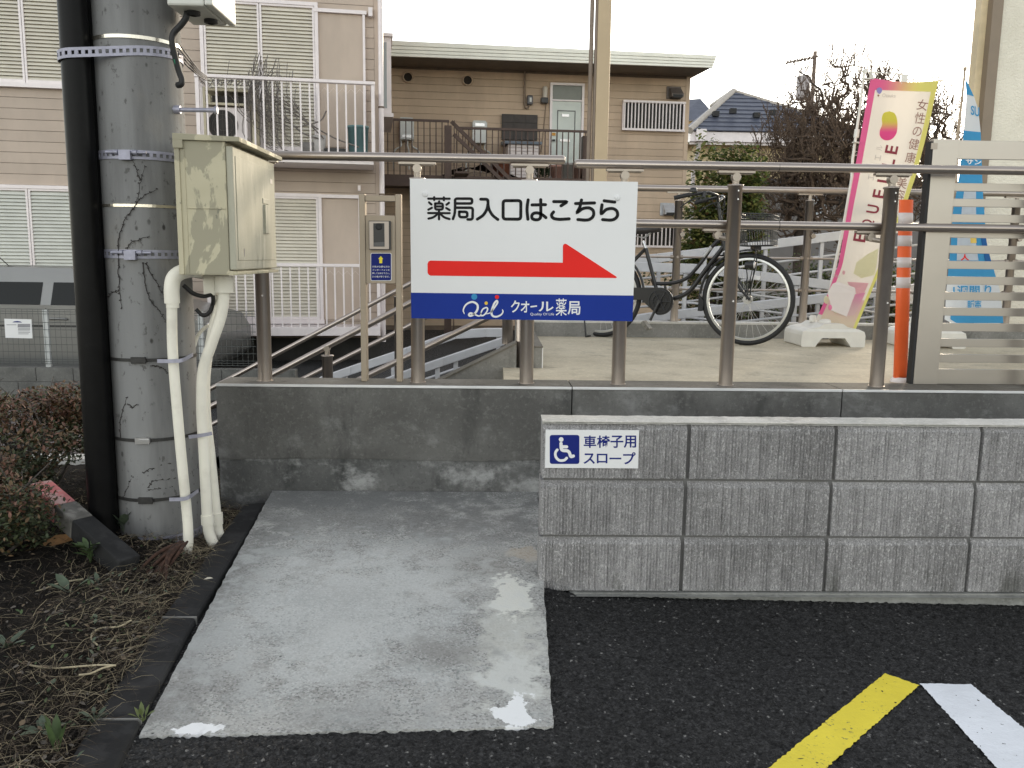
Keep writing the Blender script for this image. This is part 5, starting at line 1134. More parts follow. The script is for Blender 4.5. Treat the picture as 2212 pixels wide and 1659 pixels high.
# azalea hedge
def shrub(name, label, cat, centre, rad, n, mats, leafL, stems, dens=lambda p: 1, group=None, floor=.15, mix=None):
    t_ = thing(name, label, cat, (centre.x, centre.y, soilz(centre.x, centre.y)), 0, group); mb = MB(); k = 0
    lobes = [(Vector((random.uniform(-.7, .7)*rad[0], random.uniform(-.7, .7)*rad[1], random.uniform(-.5, .6)*rad[2])), random.uniform(.3, .5)) for _ in range(16)]
    while k < n:
        c_, s_ = random.choice(lobes); d = Vector((random.gauss(0, 1), random.gauss(0, 1), random.gauss(0, 1))).normalized()*(random.random()**.4)*s_
        p = centre+c_+Vector((d.x*rad[0], d.y*rad[1], d.z*rad[2]))
        if p.z < floor: continue
        h = (p.z-centre.z)/rad[2]; mb.cur = mix(h) if mix else random.randrange(len(mats))
        leaf(mb, p, leafL*random.uniform(.6, 1.3), random.uniform(0, 6.28), random.uniform(-.2, 1.1), .5, random.uniform(-.5, .5)); k += 1
    mb.build('foliage', mats, t_)
    mb = MB()
    for _ in range(stems):
        b = Vector((centre.x+random.uniform(-.35, .35)*rad[0], centre.y+random.uniform(-.4, .4)*rad[1], soilz(centre.x, centre.y)-.02)); c_, s_ = random.choice(lobes); e = centre+c_
        Q = catmull([b, b.lerp(e, .4)+Vector((random.uniform(-.05, .05), random.uniform(-.05, .05), 0)), b.lerp(e, .75)+Vector((random.uniform(-.05, .05), 0, .02)), e+Vector((0, 0, .05))], 4); mb.tube(Q, [.009-.007*i/len(Q) for i in range(len(Q))], 5)
        for _k in range(4): q = Q[random.randrange(4, len(Q))]; mb.tube([q, q+Vector((random.uniform(-.12, .12), random.uniform(-.12, .12), random.uniform(.03, .16)))], [.004, .0015], 4)
    mb.build('stems', M('azalea_twig', (.07, .06, .055), .9, 0, .3, 40) if 'azalea_twig' not in bpy.data.materials else bpy.data.materials['azalea_twig'], t_)
    return t_
azm = [M('azalea_red', (.15, .07, .045), .6, 0, .3, 25), M('azalea_bronze', (.12, .075, .035), .6, 0, .3, 25), M('azalea_olive', (.05, .06, .022), .6, 0, .3, 25), M('azalea_green', (.03, .042, .016), .6, 0, .3, 25)]
def azmix(h): return random.choice([0, 0, 1, 1, 2]) if h > .25 else random.choice([0, 1, 2, 2, 3]) if h > -.1 else random.choice([2, 3, 3, 3, 1])
hc = U(30, 1000, 3.95)
shrub('azalea_bush', 'azalea bush with red-bronze top leaves beside the black cable guard', 'bush', Vector((hc.x+.02, 3.95, .36)), (.42, .45, .25), 13000, azm, .024, 30, floor=.13, mix=azmix)
shrub('azalea_bush', 'darker azalea bush half out of frame with bare lower stems', 'bush', Vector((-2.0, 3.3, .17)), (.3, .32, .28), 9000, azm, .022, 30, floor=.06, mix=lambda h: azmix(h-.4))
# ------------------------------------------------------------------ cladded apartment house on the near side
m_clad = M('beige_cladding', (.5, .415, .345), .75, 0, .06, 3, each=(.95, 1.04), bump=.06, bs=60, stretch=(1, 1, .4))
m_clad2 = M('tan_cladding', (.58, .45, .33), .75, 0, .1, 2.2, each=(.93, 1.04), bump=.06, bs=60, stretch=(1, 1, .4), col2=(.46, .35, .25), ms=1.1, mr=(.5, .75))
m_cladj = M('cladding_backing', (.2, .155, .12), .9, 0, .1)
m_alu = M('white_aluminium', (.78, .72, .72), .4, .1, .05)
m_shut = M('cream_shutter', (.68, .64, .55), .5, 0, .06, 4); m_shut2 = M('pale_green_shutter', (.64, .65, .6), .5, 0, .06, 4)
m_found = M('dark_foundation', (.05, .048, .045), .9, 0, .2)
P0 = U(600, 557, 13.0); P1 = Plane((P0.x, P0.y), R(8.25))
GZ = -.4
def span(P, x0, y0, x1, y1, off=0): xm, ym = (x0+x1)/2, (y0+y1)/2; return P.sz(x0, ym, off)[0], P.sz(x1, ym, off)[0], P.sz(xm, y1, off)[1], P.sz(xm, y0, off)[1]
def pthing(name, label, cat, P, a, z, off=0, group=None): return thing(name, label, cat, P.W(a, z, off), P.a, group)
s0, s1 = P1.sz(-420, 300)[0], P1.sz(819, 300)[0]
h1 = pthing('apartment_house', 'two-storey beige cladded apartment house with shutters and white balconies', 'building', P1, (s0+s1)/2, GZ)
mb = MB(); mb.pbox(P1, s0, s1, -5.2, -.022, -.05, 6.6); mb.build('wall', m_cladj, h1)
mb = MB(); mb.pbox(P1, s0, s1, -5.2, -.06, GZ-.1, -.051); mb.build('foundation', m_found, h1)
def boards(P, h, a0, a1, z0, z1, mat, pitch=.15, off=0.):
    me = MB().box(0, a1-a0, 0, .02, .0025, pitch-.0025).mesh('siding_board', mat); k = 0; z = z0
    while z < z1: put('siding_board', me, h, P.W(a0, z, off), P.a, .003); z += pitch
boards(P1, h1, s0, s1-.06, .05, 6.4, m_clad)
mb = MB(); mb.pbox(P1, s1-.058, s1+.012, -.06, .006, -.05, 6.6); mb.build('corner_trim', m_clad, h1, .003)
mb = MB(); mb.pbox(P1, s0-.3, s1+.35, -5.5, .5, 6.62, 6.8); mb.build('roof', M('roof_grey', (.12, .12, .13), .7), h1)
def shutter(P, h, x0, y0, x1, y1, mat, off=.01, panels=1, name='shutter'):
    a0, a1, z0, z1 = span(P, x0, y0, x1, y1, off); w_ = (a1-a0)/panels
    for k in range(panels):
        b0, b1 = a0+w_*k+.004, a0+w_*(k+1)-.004; fr = .028
        mb = MB(); mb.pbox(P, b0, b0+fr, off, off+.045, z0, z1); mb.pbox(P, b1-fr, b1, off, off+.045, z0, z1); mb.pbox(P, b0+fr, b1-fr, off, off+.044, z1-fr, z1); mb.pbox(P, b0+fr, b1-fr, off, off+.044, z0, z0+fr*1.6); s_ = mb.build(name, m_alu, h)
        mb = MB(); n = int((z1-z0-fr*2.6)/.05); zz = z0+fr*1.6
        for i in range(n):
            z = zz+.05*i; W = P.W
            mb.add([W(b0+fr, z, off+.042), W(b1-fr, z, off+.042), W(b1-fr, z+.04, off+.016), W(b0+fr, z+.04, off+.016), W(b1-fr, z+.0499, off-.0), W(b0+fr, z+.0499, off-.0)], [(0, 1, 2, 3), (3, 2, 4, 5)])
        mb.pbox(P, b0+fr, b1-fr, off-.009, off-.004, z0+fr, z1-fr); mb.build('louvres', mat, s_, kind='stuff')
    mb = MB(); mb.pbox(P, a0-.05, a0-.001, -.01, off+.06, z0-.05, z1+.05); mb.pbox(P, a1+.001, a1+.05, -.01, off+.06, z0-.05, z1+.05); mb.pbox(P, a0-.001, a1+.001, -.01, off+.059, z1+.001, z1+.05); mb.pbox(P, a0-.06, a1+.06, -.01, off+.075, z0-.06, z0-.001); mb.build('window_frame', m_alu, h)
shutter(P1, h1, 444, 8, 682, 322, m_shut, panels=2)
shutter(P1, h1, -75, -120, 168, 180, m_shut, panels=2)
shutter(P1, h1, -50, 408, 184, 596, m_shut2, panels=2)
shutter(P1, h1, 466, 424, 690, 690, m_shut, panels=2)
def housing(x0, y0, x1, y1):
    a0, a1, z0, z1 = span(P1, x0, y0, x1, y1, .03); mb = MB(); mb.pbox(P1, a0-.03, a1+.03, .005, .08, z1-.05, z1); mb.pbox(P1, a1-.03, a1+.005, .005, .07, z0, z1-.051); mb.build('shutter_housing_frame', m_alu, h1)
    mb = MB(); mb.pbox(P1, a0+.0, a1-.031, .0235, .03, z0, z1-.052); mb.build('shutter_housing', m_clad, h1)
housing(686, 22, 789, 318); housing(694, 421, 780, 690)
mb = MB(); a, z = P1.sz(800, 24, .05); mb.pbox(P1, a-.03, a+.03, .0, .1, z-.08, z+.04); mb.build('pole_holder', m_alu, h1); a, z = P1.sz(776, 408, .05); mb = MB(); mb.pbox(P1, a-.02, a+.02, .0, .08, z-.03, z+.05); mb.build('pole_holder', m_alu, h1)
def balcony(x0, y0, x1, y1, yb, off, pitch, beam, nm='balcony'):
    a0, a1, zb, zt_ = span(P1, x0, y0, x1, y1, off); zbt = P1.sz((x0+x1)/2, yb, off)[1]
    mb = MB(); mb.pbox(P1, a0, a1, .03, off-.04, zbt-.12, zbt-.02); b = mb.build('balcony', m_alu, h1)
    mb = MB(); mb.pbox(P1, a0-.03, a1+.03, off-.04, off+.03, zt_-.045, zt_); mb.pbox(P1, a0-.03, a0+.03, .03, off-.041, zt_-.045, zt_-.002); mb.pbox(P1, a1-.03, a1+.03, .03, off-.041, zt_-.045, zt_-.002); mb.build('top_rail', m_alu, b, .008)
    mb = MB(); mb.pbox(P1, a0-.02, a1+.02, off-.04, off+.02, zbt-beam, zbt); mb.build('bottom_beam', m_alu, b, .005)
    me = MB().box(-.011, .011, -.011, .011, 0, zt_-.046-zbt).mesh('baluster', m_alu); n = int((a1-a0)/pitch)
    for k in range(1, n): put('baluster', me, b, P1.W(a0+(a1-a0)*k/n, zbt+.0005, off-.008), P1.a)
    for k in range(1, 8):
        for a_ in (a0, a1): put('baluster', me, b, P1.W(a_, zbt+.0005, off*k/8), P1.a)
    for a_ in (a0, a1): mb = MB(); mb.pbox(P1, a_-.024, a_+.024, off-.035, off+.015, zbt+.0006, zt_-.046); mb.build('corner_post', m_alu, b)
    # lace-like wire garland under the rail
    mb = MB(); pts = []
    for i in range(int((a1-a0)/.06)): pts.append(P1.W(a0+.06*i, zt_-.1-(.07 if i % 2 else 0), off-.03))
    mb.tube(pts, .002, 4); mb.build('wire_garland', m_alu, b)
    return a0, a1, zbt
UB = balcony(428, 168, 806, 330, 330, .9, .123, .06)
LB = balcony(452, 569, 818, 720, 706, .75, .123, .13)
# drainpipe at the corner, bracketed
mb = MB(); a = P1.sz(824, 300, .1)[0]; mb.tube([P1.W(a+.0, z, .1) for z in (-.1, 1, 3, 6.5)], .038, 12); dpz = mb.build('drainpipe', m_alu, h1)
mb = MB()
for y in (232, 420, 560): z = P1.sz(824, y, .1)[1]; mb.tube([P1.W(a, z-.012, .1), P1.W(a, z+.012, .1)], .046, 12)
mb.build('pipe_clip', m_cladj, dpz)
# side bay window seen edge-on beyond the corner
mb = MB(); a0 = s1+.02; za, zb = P1.sz(828, 250, -1.)[1], P1.sz(828, 88, -1.)[1]
mb.pbox(P1, a0, a0+.19, -2.4, -.75, za, zb); bwn = mb.build('bay_window', m_alu, h1)
mb = MB(); mb.pbox(P1, a0-.01, a0+.22, -2.45, -.7, za-.06, za-.002); mb.build('window_sill', m_alu, bwn); mb = MB(); mb.pbox(P1, a0-.01, a0+.22, -2.45, -.7, zb+.002, zb+.05); mb.build('window_frame', m_alu, bwn)
mb = MB(); mb.pbox(P1, a0+.03, a0+.12, -.745, -.74, za+.08, zb-.08); mb.build('pane', M('window_glass', (.3, .33, .33), .15, 0, 0), bwn)

# things on the upper balcony
zf = UB[2]-.018
acx = P1.sz(443, 270, .5)[0]; acx2 = P1.sz(535, 270, .5)[0]; zac = P1.sz(485, 231, .5)[1]
ac = pthing('air_conditioner', 'white outdoor air conditioner unit with round fan grille on the upper balcony', 'air conditioner', P1, (acx+acx2)/2, zf, .4)
mb = MB(); mb.pbox(P1, acx, acx2, .2, .5, zf+.04, zac); mb.pbox(P1, acx+.05, acx+.12, .2, .5, zf, zf+.04); mb.pbox(P1, acx2-.12, acx2-.05, .2, .5, zf, zf+.04); mb.build('case', m_alu, ac, .01)
c = P1.sz(482, 270, .5); fr = .2
mb = MB(); mb.add([P1.W(c[0]+fr*math.cos(2*math.pi*k/28), c[1]+fr*math.sin(2*math.pi*k/28), .503) for k in range(28)], [tuple(range(28))]); mb.build('fan_opening', M('fan_dark', (.03, .028, .026), .6), ac)
mb = MB()
for rr in (.2, .14, .08): mb.tube([P1.W(c[0]+rr*math.cos(2*math.pi*k/28), c[1]+rr*math.sin(2*math.pi*k/28), .507) for k in range(29)], .003 if rr < .2 else .006, 4)
for k in range(-3, 4): q = math.sqrt(fr*fr-(k*.055)**2); mb.tube([P1.W(c[0]+k*.055, c[1]-q, .509), P1.W(c[0]+k*.055, c[1]+q, .509)], .0025, 4)
mb.build('fan_grille', M('fan_wire', (.12, .11, .1), .5), ac)
rk = pthing('rack', 'yellowed white rack frame standing over the air conditioner', 'rack', P1, (acx+acx2)/2, zf, .4)
rx0, rx1, rz1 = P1.sz(440, 200, .55)[0], P1.sz(546, 200, .55)[0], P1.sz(490, 190, .55)[1]; m_rack = M('yellowed_plastic', (.6, .55, .4), .55, 0, .1)
mb = MB()
for a in (rx0, rx1):
    for o in (.12, .55): mb.pbox(P1, a-.02, a+.02, o-.02, o+.02, zf, rz1)
mb.build('uprights', m_rack, rk)
for z in (rz1-.03, P1.sz(490, 225, .55)[1]): mb = MB(); mb.pbox(P1, rx0+.021, rx1-.021, .12, .57, z-.015, z+.015); mb.build('shelf', m_rack, rk)
mb = MB(); mb.pbox(P1, rx0+.1, rx1-.08, .2, .5, P1.sz(490, 224, .55)[1]+.016, rz1-.1); tag(mb.build('dark_box', M('dark_cloth', (.04, .036, .032), .8, 0, .3, 20)), 'dark box on the shelf of the yellowed rack', 'box')
a0, a1, z0, z1 = span(P1, 750, 272, 797, 327, .6)
mb = MB(); mb.lathe(tuple(P1.W((a0+a1)/2, zf, .55)), [(.001, 0), ((a1-a0)/2*.86, 0), ((a1-a0)/2*.97, z1-zf-.03), ((a1-a0)/2*1.02, z1-zf-.03), ((a1-a0)/2*1.02, z1-zf), ((a1-a0)/2*.94, z1-zf), ((a1-a0)/2*.9, z1-zf-.05)], 20); tag(mb.build('bucket', M('teal_plastic', (.13, .24, .25), .5, 0, .1)), 'teal plastic tub at the end of the upper balcony', 'bucket')
m_twig = M('dry_vine_grey', (.2, .18, .165), .9, 0, .3, 30)
mb = MB()
for k in range(70):
    x, y = random.gauss(575, 30), random.uniform(185, 320); o = random.uniform(.1, .85); q = [(x+random.uniform(-8, 8), y-60, o), (x, y, o+.05), (x+random.uniform(10, 50), y+random.uniform(10, 45), o)]
    mb.tube(catmull([P1.px(*p) for p in q], 3), random.uniform(.003, .007), 4)
for k in range(16): x = random.uniform(540, 590); mb.tube(catmull([P1.px(x-20, 240, .6), P1.px(x-5, 180, .6), P1.px(x+random.uniform(-10, 20), random.uniform(105, 165), .6)], 3), .006, 4)
for k in range(40): x = random.uniform(445, 575); mb.tube(catmull([P1.px(x, 186, .7), P1.px(x+random.uniform(-16, 16), 172, .6), P1.px(x+random.uniform(-30, 30), random.uniform(160, 188), .6)], 3), .005, 4)
for P in (((590, 215), (660, 262), (720, 297), (775, 318)), ((600, 235), (650, 285), (690, 300)), ((640, 275), (690, 262), (705, 240)), ((575, 205), (610, 215), (650, 250), (700, 300))): mb.tube(catmull([P1.px(x, y, .7) for x, y in P], 4), .011, 5)
tag(mb.build('dry_vine', m_twig), 'tangle of dry grey vine stems on the upper balcony', 'vine')
for (x, r_, hh, m_, lab) in ((665, .11, .2, M('pot_grey', (.2, .19, .18), .7), 'round grey pot among the dry vines on the upper balcony'), (690, .1, .3, M('pot_white', (.5, .48, .46), .6), 'pale upright pot beside the round grey one'), (725, .17, .12, M('pot_dark', (.06, .06, .06), .7), 'dark shallow basin in front of the teal tub')):
    p = P1.W(P1.sz(x, 310, .55)[0], zf, .6); mb = MB(); mb.lathe(tuple(p), [(.001, 0), (r_*.75, 0), (r_, hh), (r_*.9, hh), (r_*.85, hh-.04), (.001, hh-.04)], 16); tag(mb.build('plant_pot', m_), lab, 'pot')

# ------------------------------------------------------------------ rear apartment house with the walkway
Q0 = U(1230, 300, 19.0); P2 = Plane((Q0.x, Q0.y), R(5.0))
c3 = lambda x, y: ((1200+x/2.765)/1.4756, (80+y/2.765)/1.4756)
c4 = lambda x, y: ((1850+x/2.765)/1.4756, (100+y/2.765)/1.4756)
def sp3(x0, y0, x1, y1, off=0, c=c3): a, b = c(x0, y0), c(x1, y1); return span(P2, *a, *b, off)
q0, q1 = P2.sz(790, 300)[0], P2.sz(*c4(958, 600))[0]
h2 = pthing('apartment_house', 'tan cladded apartment house with a brown walkway and pale flat roof edge', 'building', P2, (q0+q1)/2, GZ)
ztop = P2.sz(*c4(970, 400))[1]
mb = MB(); mb.pbox(P2, q0, q1, -6, -.022, GZ-.1, ztop); mb.build('wall', m_cladj, h2)
boards(P2, h2, q0, q1-.08, GZ+.1, ztop-.1, m_clad2, .1505)
mb = MB(); mb.pbox(P2, q1-.078, q1+.012, -.08, .006, GZ, ztop); mb.build('corner_trim', m_clad2, h2)
# roof edge: four-ribbed metal fascia whose ends slope with the photo's eave
FO = 1.15
m_fas = M('pale_green_fascia', (.88, .88, .79), .5, 0, .05, 2, (.44, .33, .16), 1.7, (.72, .8)); m_soff = M('soffit_brown', (.2, .16, .12), .85, 0, .1)
tl, tr = P2.sz(*c3(60, 130), FO), P2.sz(*c4(1204, 210), FO); bl_, br = P2.sz(*c3(60, 268), FO), P2.sz(*c4(1152, 331), FO-.12)
roof = None
for k in range(4):
    g0, g1 = k/4+.012, (k+1)/4-.012; gg = [0, .33, .56, .79, 1.0]; g0, g1 = gg[k]+.01, gg[k+1]-.01
    L = [(tl[0]+(bl_[0]-tl[0])*g, tl[1]+(bl_[1]-tl[1])*g) for g in (g0, g1)]; Rr = [(tr[0]+(br[0]-tr[0])*g, tr[1]+(br[1]-tr[1])*g) for g in (g0, g1)]
    mb = MB(); o0, o1 = FO-.03*g0-.05, FO-.03*g0; W = P2.W
    mb.hexa([W(*L[1], o1), W(*Rr[1], o1), W(*Rr[1], o0), W(*L[1], o0), W(*L[0], o1), W(*Rr[0], o1), W(*Rr[0], o0), W(*L[0], o0)]); mb.build('fascia_strip', m_fas, h2, .006)
mb = MB(); W = P2.W
e_l, e_r = tl[0], tr[0]
mb.hexa([W(tl[0], bl_[1]+.02, FO-.09), W(br[0], br[1]+.02, FO-.09), W(br[0]-.1, br[1]+.25, -6), W(tl[0], bl_[1]+.2, -6), W(tl[0], tl[1]-.01, FO-.09), W(tr[0]-.03, tr[1]-.01, FO-.09), W(tr[0]-.03, tr[1]+.1, -6.2), W(tl[0], tl[1]+.1, -6.2)]); mb.build('roof', m_soff, h2)
# door
a0, a1, z0, z1 = sp3(1522, 515, 1820, 1352); ztr = P2.sz(*c3(1660, 662))[1]; fw_ = .05
m_door = M('mint_door', (.64, .7, .66), .5, 0, .04)
mb = MB(); mb.pbox(P2, a0, a0+fw_, .0, .07, z0, z1); mb.pbox(P2, a1-fw_, a1, .0, .07, z0, z1); mb.pbox(P2, a0+fw_, a1-fw_, .0, .069, z1-fw_, z1); mb.pbox(P2, a0+fw_, a1-fw_, .0, .069, ztr-.03, ztr); fr_ = mb.build('door_frame', m_alu, h2)
mb = MB(); mb.pbox(P2, a0+fw_, a1-fw_, .02, .03, ztr+.001, z1-fw_-.001); mb.build('transom_pane', M('frosted_green', (.16, .175, .145), .25, 0, .05), fr_)
mb = MB(); mb.pbox(P2, a0+fw_+.004, a1-fw_-.004, .01, .04, z0, ztr-.034); dr2 = mb.build('door', m_door, h2)
b0, b1, c0_, c1_ = sp3(1588, 752, 1748, 1330, .04); mb = MB()
for s_ in ((b0, b0+.02, c0_, c1_), (b1-.02, b1, c0_, c1_), (b0+.02, b1-.02, c1_-.02, c1_)): mb.pbox(P2, s_[0], s_[1], .0405, .048, s_[2], s_[3])
mb.build('panel_groove', M('door_groove', (.13, .14, .14), .6), dr2)
for x0, y0, x1, y1, m_, nm in ((1634, 785, 1698, 808, m_steel, 'name_plate'), (1618, 1005, 1705, 1028, m_steel, 'letter_slot'), (1548, 1010, 1572, 1024, m_dplas, 'door_knob'), (1538, 948, 1578, 974, M('orange_sticker', (.6, .3, .05), .6), 'sticker')): d0, d1, e0, e1 = sp3(x0, y0, x1, y1, .05); mb = MB(); mb.pbox(P2, d0, d1, .0485, .058 if nm != 'door_knob' else .1, e0, e1); mb.build(nm, m_, dr2)
# fittings on the wall
m_heat = M('heater_white', (.66, .68, .66), .4, 0, .04)
def heater(x0, y0, x1, y1, label, slot):
    a0, a1, z0, z1 = sp3(x0, y0, x1, y1, .2); t_ = pthing('water_heater', label, 'water heater', P2, (a0+a1)/2, z0, .02, 'gas water heaters on the walkway wall')
    mb = MB(); mb.pbox(P2, a0, a1, .022, .22, z0, z1-.03); mb.pbox(P2, a0+.02, a1-.02, .022, .2, z1-.029, z1); mb.build('case', m_heat, t_, .012)
    mb = MB(); mb.pbox(P2, (a0+a1)/2-.1, (a0+a1)/2+.1, .2195, .235, slot-.03, slot+.03); mb.build('flue_slot', m_steel, t_)
    mb = MB()
    for k, dx in enumerate((-.12, .02, .12)): a = (a0+a1)/2+dx; mb.tube(catmull([P2.W(a*1, z0+.01, .12), P2.W(a, z0-.12, .12), P2.W(a+dx, z0-.2, .1), P2.W(a+dx*1.3, z0-.35, .06), P2.W(a+dx*1.3, z0-.6, .06)], 4), .016, 6)
    mb.build('pipes', m_heat, t_)
zz = P2.sz(*c3(910, 880), .2)[1]
heater(200, 812, 330, 1010, 'white water heater next to the drainpipe on the tan wall', P2.sz(*c3(260, 980), .2)[1]); heater(845, 840, 975, 1040, 'white water heater with a steel flue slot above the brown stair', zz)
for x, y, lab in ((278, 462, 'round vent hole in the tan wall close to the white drainpipe'), (803, 490, 'round vent hole in the tan wall above the second heater')):
    c = P2.sz(*c3(x, y)); t_ = pthing('wall_vent', lab, 'vent', P2, c[0], c[1], 0, 'round wall vents under the roof edge'); mb = MB(); n = 20
    ring_ = [P2.W(c[0]+.1*math.cos(6.2832*k/n), c[1]+.1*math.sin(6.2832*k/n), .05) for k in range(n+1)]; mb.tube(ring_, .014, 6); mb.add([P2.W(c[0]+.1*math.cos(6.2832*k/n), c[1]+.1*math.sin(6.2832*k/n), o) for o in (.0, .05) for k in range(n)], [(k, (k+1) % n, n+(k+1) % n, n+k) for k in range(n)]); mb.build('collar', m_clad2, t_)
    mb = MB(); mb.add([P2.W(c[0]+.1*math.cos(6.2832*k/n), c[1]+.1*math.sin(6.2832*k/n), .012) for k in range(n)], [tuple(range(n))]); mb.build('opening', M('vent_dark', (.03, .024, .02), .8), t_)
a0, a1, z0, z1 = sp3(1458, 540, 1496, 690, .1); lp = pthing('wall_lamp', 'tube wall lamp with a dark base beside the mint door', 'lamp', P2, (a0+a1)/2, z0, .02)
zm = P2.sz(*c3(1475, 640), .1)[1]
mb = MB(); mb.tube([P2.W((a0+a1)/2+.02, zm, .1), P2.W((a0+a1)/2+.02, z1-.03, .1), P2.W((a0+a1)/2+.02, z1, .1)], [.055, .055, .03], 12); mb.build('glass_tube', M('opal_glass', (.65, .6, .52), .3, 0, .05), lp)
mb = MB(); mb.pbox(P2, a0-.02, a1+.04, .022, .16, z0, zm-.001); mb.build('base', m_dplas, lp, .01)
a0, a1, z0, z1 = sp3(1328, 620, 1378, 700, .1); mt = pthing('electric_meter', 'grey electric meter with a conduit looping below it on the tan wall', 'meter', P2, (a0+a1)/2, z0, .02)
mb = MB(); mb.pbox(P2, a0, a1, .022, .13, z0, z1); mb.build('case', M('meter_grey', (.1, .1, .11), .4), mt, .02)
mb = MB(); mb.pbox(P2, a0+.05, a1-.03, .1305, .14, z1-.14, z1-.05); mb.build('window', m_heat, mt)
mb = MB(); m_cnd = M('conduit_tan', (.26, .2, .15), .7)
mb.tube(catmull([P2.px(*c3(x, y), .06) for x, y in ((1308, 405), (1308, 520), (1304, 640), (1306, 700), (1318, 730), (1338, 725), (1348, 702))], 4), .022, 6); mb.tube(catmull([P2.px(*c3(x, y), .04) for x, y in ((1494, 695), (1486, 780), (1475, 900), (1462, 1020), (1450, 1120))], 4), .012, 6); mb.build('conduit', m_cnd, mt)
# ribbed washing machine shelter and leaning dark panel
zw0 = P2.sz(*c3(1300, 1350), .9)[1]
a0, a1, z0, z1 = sp3(1160, 1052, 1430, 1352, .75); sh_ = pthing('storage_locker', 'white ribbed storage locker with a blue-grey lid on the walkway', 'locker', P2, (a0+a1)/2, zw0, .5)
me = MB().box(0, a1-a0, 0, .02, 0, .055).mesh('rib', m_alu); z = zw0+.02; mb = MB(); mb.pbox(P2, a0, a1, .1, .729, zw0, z1); mb.build('body', m_alu, sh_)
while z < z1-.06: put('rib', me, sh_, P2.W(a0, z, .75), P2.a, .006); z += .068
a0, a1, z0, z1 = sp3(1128, 1015, 1458, 1050, .8); mb = MB(); mb.hexa([P2.W(a0, z0, .82), P2.W(a1, z0, .82), P2.W(a1, z0+.06, .03), P2.W(a0, z0+.06, .03), P2.W(a0, z1-.02, .82), P2.W(a1, z1-.02, .82), P2.W(a1, z1+.06, .03), P2.W(a0, z1+.06, .03)]); mb.build('lid', M('lid_blue_grey', (.16, .2, .25), .5), sh_, .01)
a0, a1, z0, z1 = sp3(1105, 786, 1420, 1012, .1); mb = MB()
nx_, nz_ = 3, 3
pt_ = pthing('shade_panel', 'dark brown tiled shade panel leaning above the white locker', 'panel', P2, (a0+a1)/2, z0, .1)
m_dk = M('dark_panel', (.06, .052, .048), .7, 0, .15, 8)
mb = MB(); mb.pbox(P2, a0, a1, .05, .085, z0, z1); mb.build('board', m_dk, pt_)
for i in range(3):
    for j in range(3): mb = MB(); mb.pbox(P2, a0+(a1-a0)*i/3+.008, a0+(a1-a0)*(i+1)/3-.008, .0855, .098, z0+(z1-z0)*j/3+.008, z0+(z1-z0)*(j+1)/3-.008); mb.build('tile', m_dk, pt_)
# walkway, railings, stair
m_brw = M('brown_steel', (.085, .055, .045), .55, .2, .15); WO = 1.2
wk0, wk1 = P2.sz(*c3(-40, 1000), WO)[0], P2.sz(*c3(1858, 1100), WO)[0]; zwf = P2.sz(*c3(1300, 1352), WO)[1]
mb = MB(); mb.pbox(P2, wk0, wk1, .03, WO-.04, zwf-.16, zwf); wk = mb.build('walkway', m_brw, h2)
mb = MB(); mb.pbox(P2, wk0, wk1, WO-.039, WO+.02, zwf-.2, zwf+.02); mb.build('edge_beam', m_brw, wk)
def railing(xa, ya, xb, yb, ybot, pitch):
    A, Bq = P2.sz(*c3(xa, ya), WO), P2.sz(*c3(xb, yb), WO); zt_ = (A[1]+Bq[1])/2
    mb = MB(); mb.pbox(P2, A[0], Bq[0], WO-.03, WO+.01, zt_-.02, zt_+.025); rl = mb.build('railing', m_brw, h2)
    me = MB().box(-.011, .011, -.011, .011, 0, zt_-.021-zwf-.021).mesh('baluster', m_brw); n = int((Bq[0]-A[0])/pitch)
    for k in range(n+1): put('baluster', me, rl, P2.W(A[0]+.02+(Bq[0]-A[0]-.04)*k/n, zwf+.021, WO-.01), P2.a)
railing(-20, 825, 640, 850, 1305, .116); railing(700, 908, 1855, 937, 1350, .118)
a0, a1, z0, z1 = sp3(598, 850, 680, 1352, WO); mb = MB(); mb.pbox(P2, a0, a0+.14, WO+.03, WO+.17, GZ, z1-.1); mb.pbox(P2, a0+.2, a1, WO+.03, WO+.18, GZ, z1); mb.build('stair_post', m_brw, h2)
so_ = WO+.12
mb = MB()
for P in (((660, 850), (1190, 1372)), ((680, 962), (1110, 1372))):
    p, q = P2.px(*c3(*P[0]), so_), P2.px(*c3(*P[1]), so_); e = q+(q-p)*.9; mb.bar(p, e, .05, .07)
stq = mb.build('stair_railing', m_brw, h2)
p, q = P2.sz(*c3(680, 962), so_), P2.sz(*c3(1110, 1372), so_); p2, q2 = P2.sz(*c3(660, 850), so_), P2.sz(*c3(1190, 1372), so_); mb = MB()
for k in range(18): a = p[0]+.1+.13*k; f = lambda P, Q: P[1]+(Q[1]-P[1])*(a-P[0])/(Q[0]-P[0]); mb.pbox(P2, a-.01, a+.01, so_-.01, so_+.01, f(p, q), f(p2, q2))
mb.build('balusters', m_brw, stq, kind='stuff')
mb = MB()
for k in range(12): a = p[0]+.22*k; mb.pbox(P2, a, a+.26, WO+.2, WO+1.0, zwf-.02-.2*k, zwf+.02-.2*k)
mb.build('treads', m_brw, stq, kind='stuff')
mb = MB(); a0, a1, z0, z1 = sp3(1805, 985, 1858, 1350, .9); mb.pbox(P2, a0, a1, .85, 1.05, zwf, z1); mb.build('end_post', m_brw, h2)
m_terra = M('terracotta', (.33, .13, .08), .8, 0, .15); m_pink = M('pot_pink', (.45, .26, .22), .8)
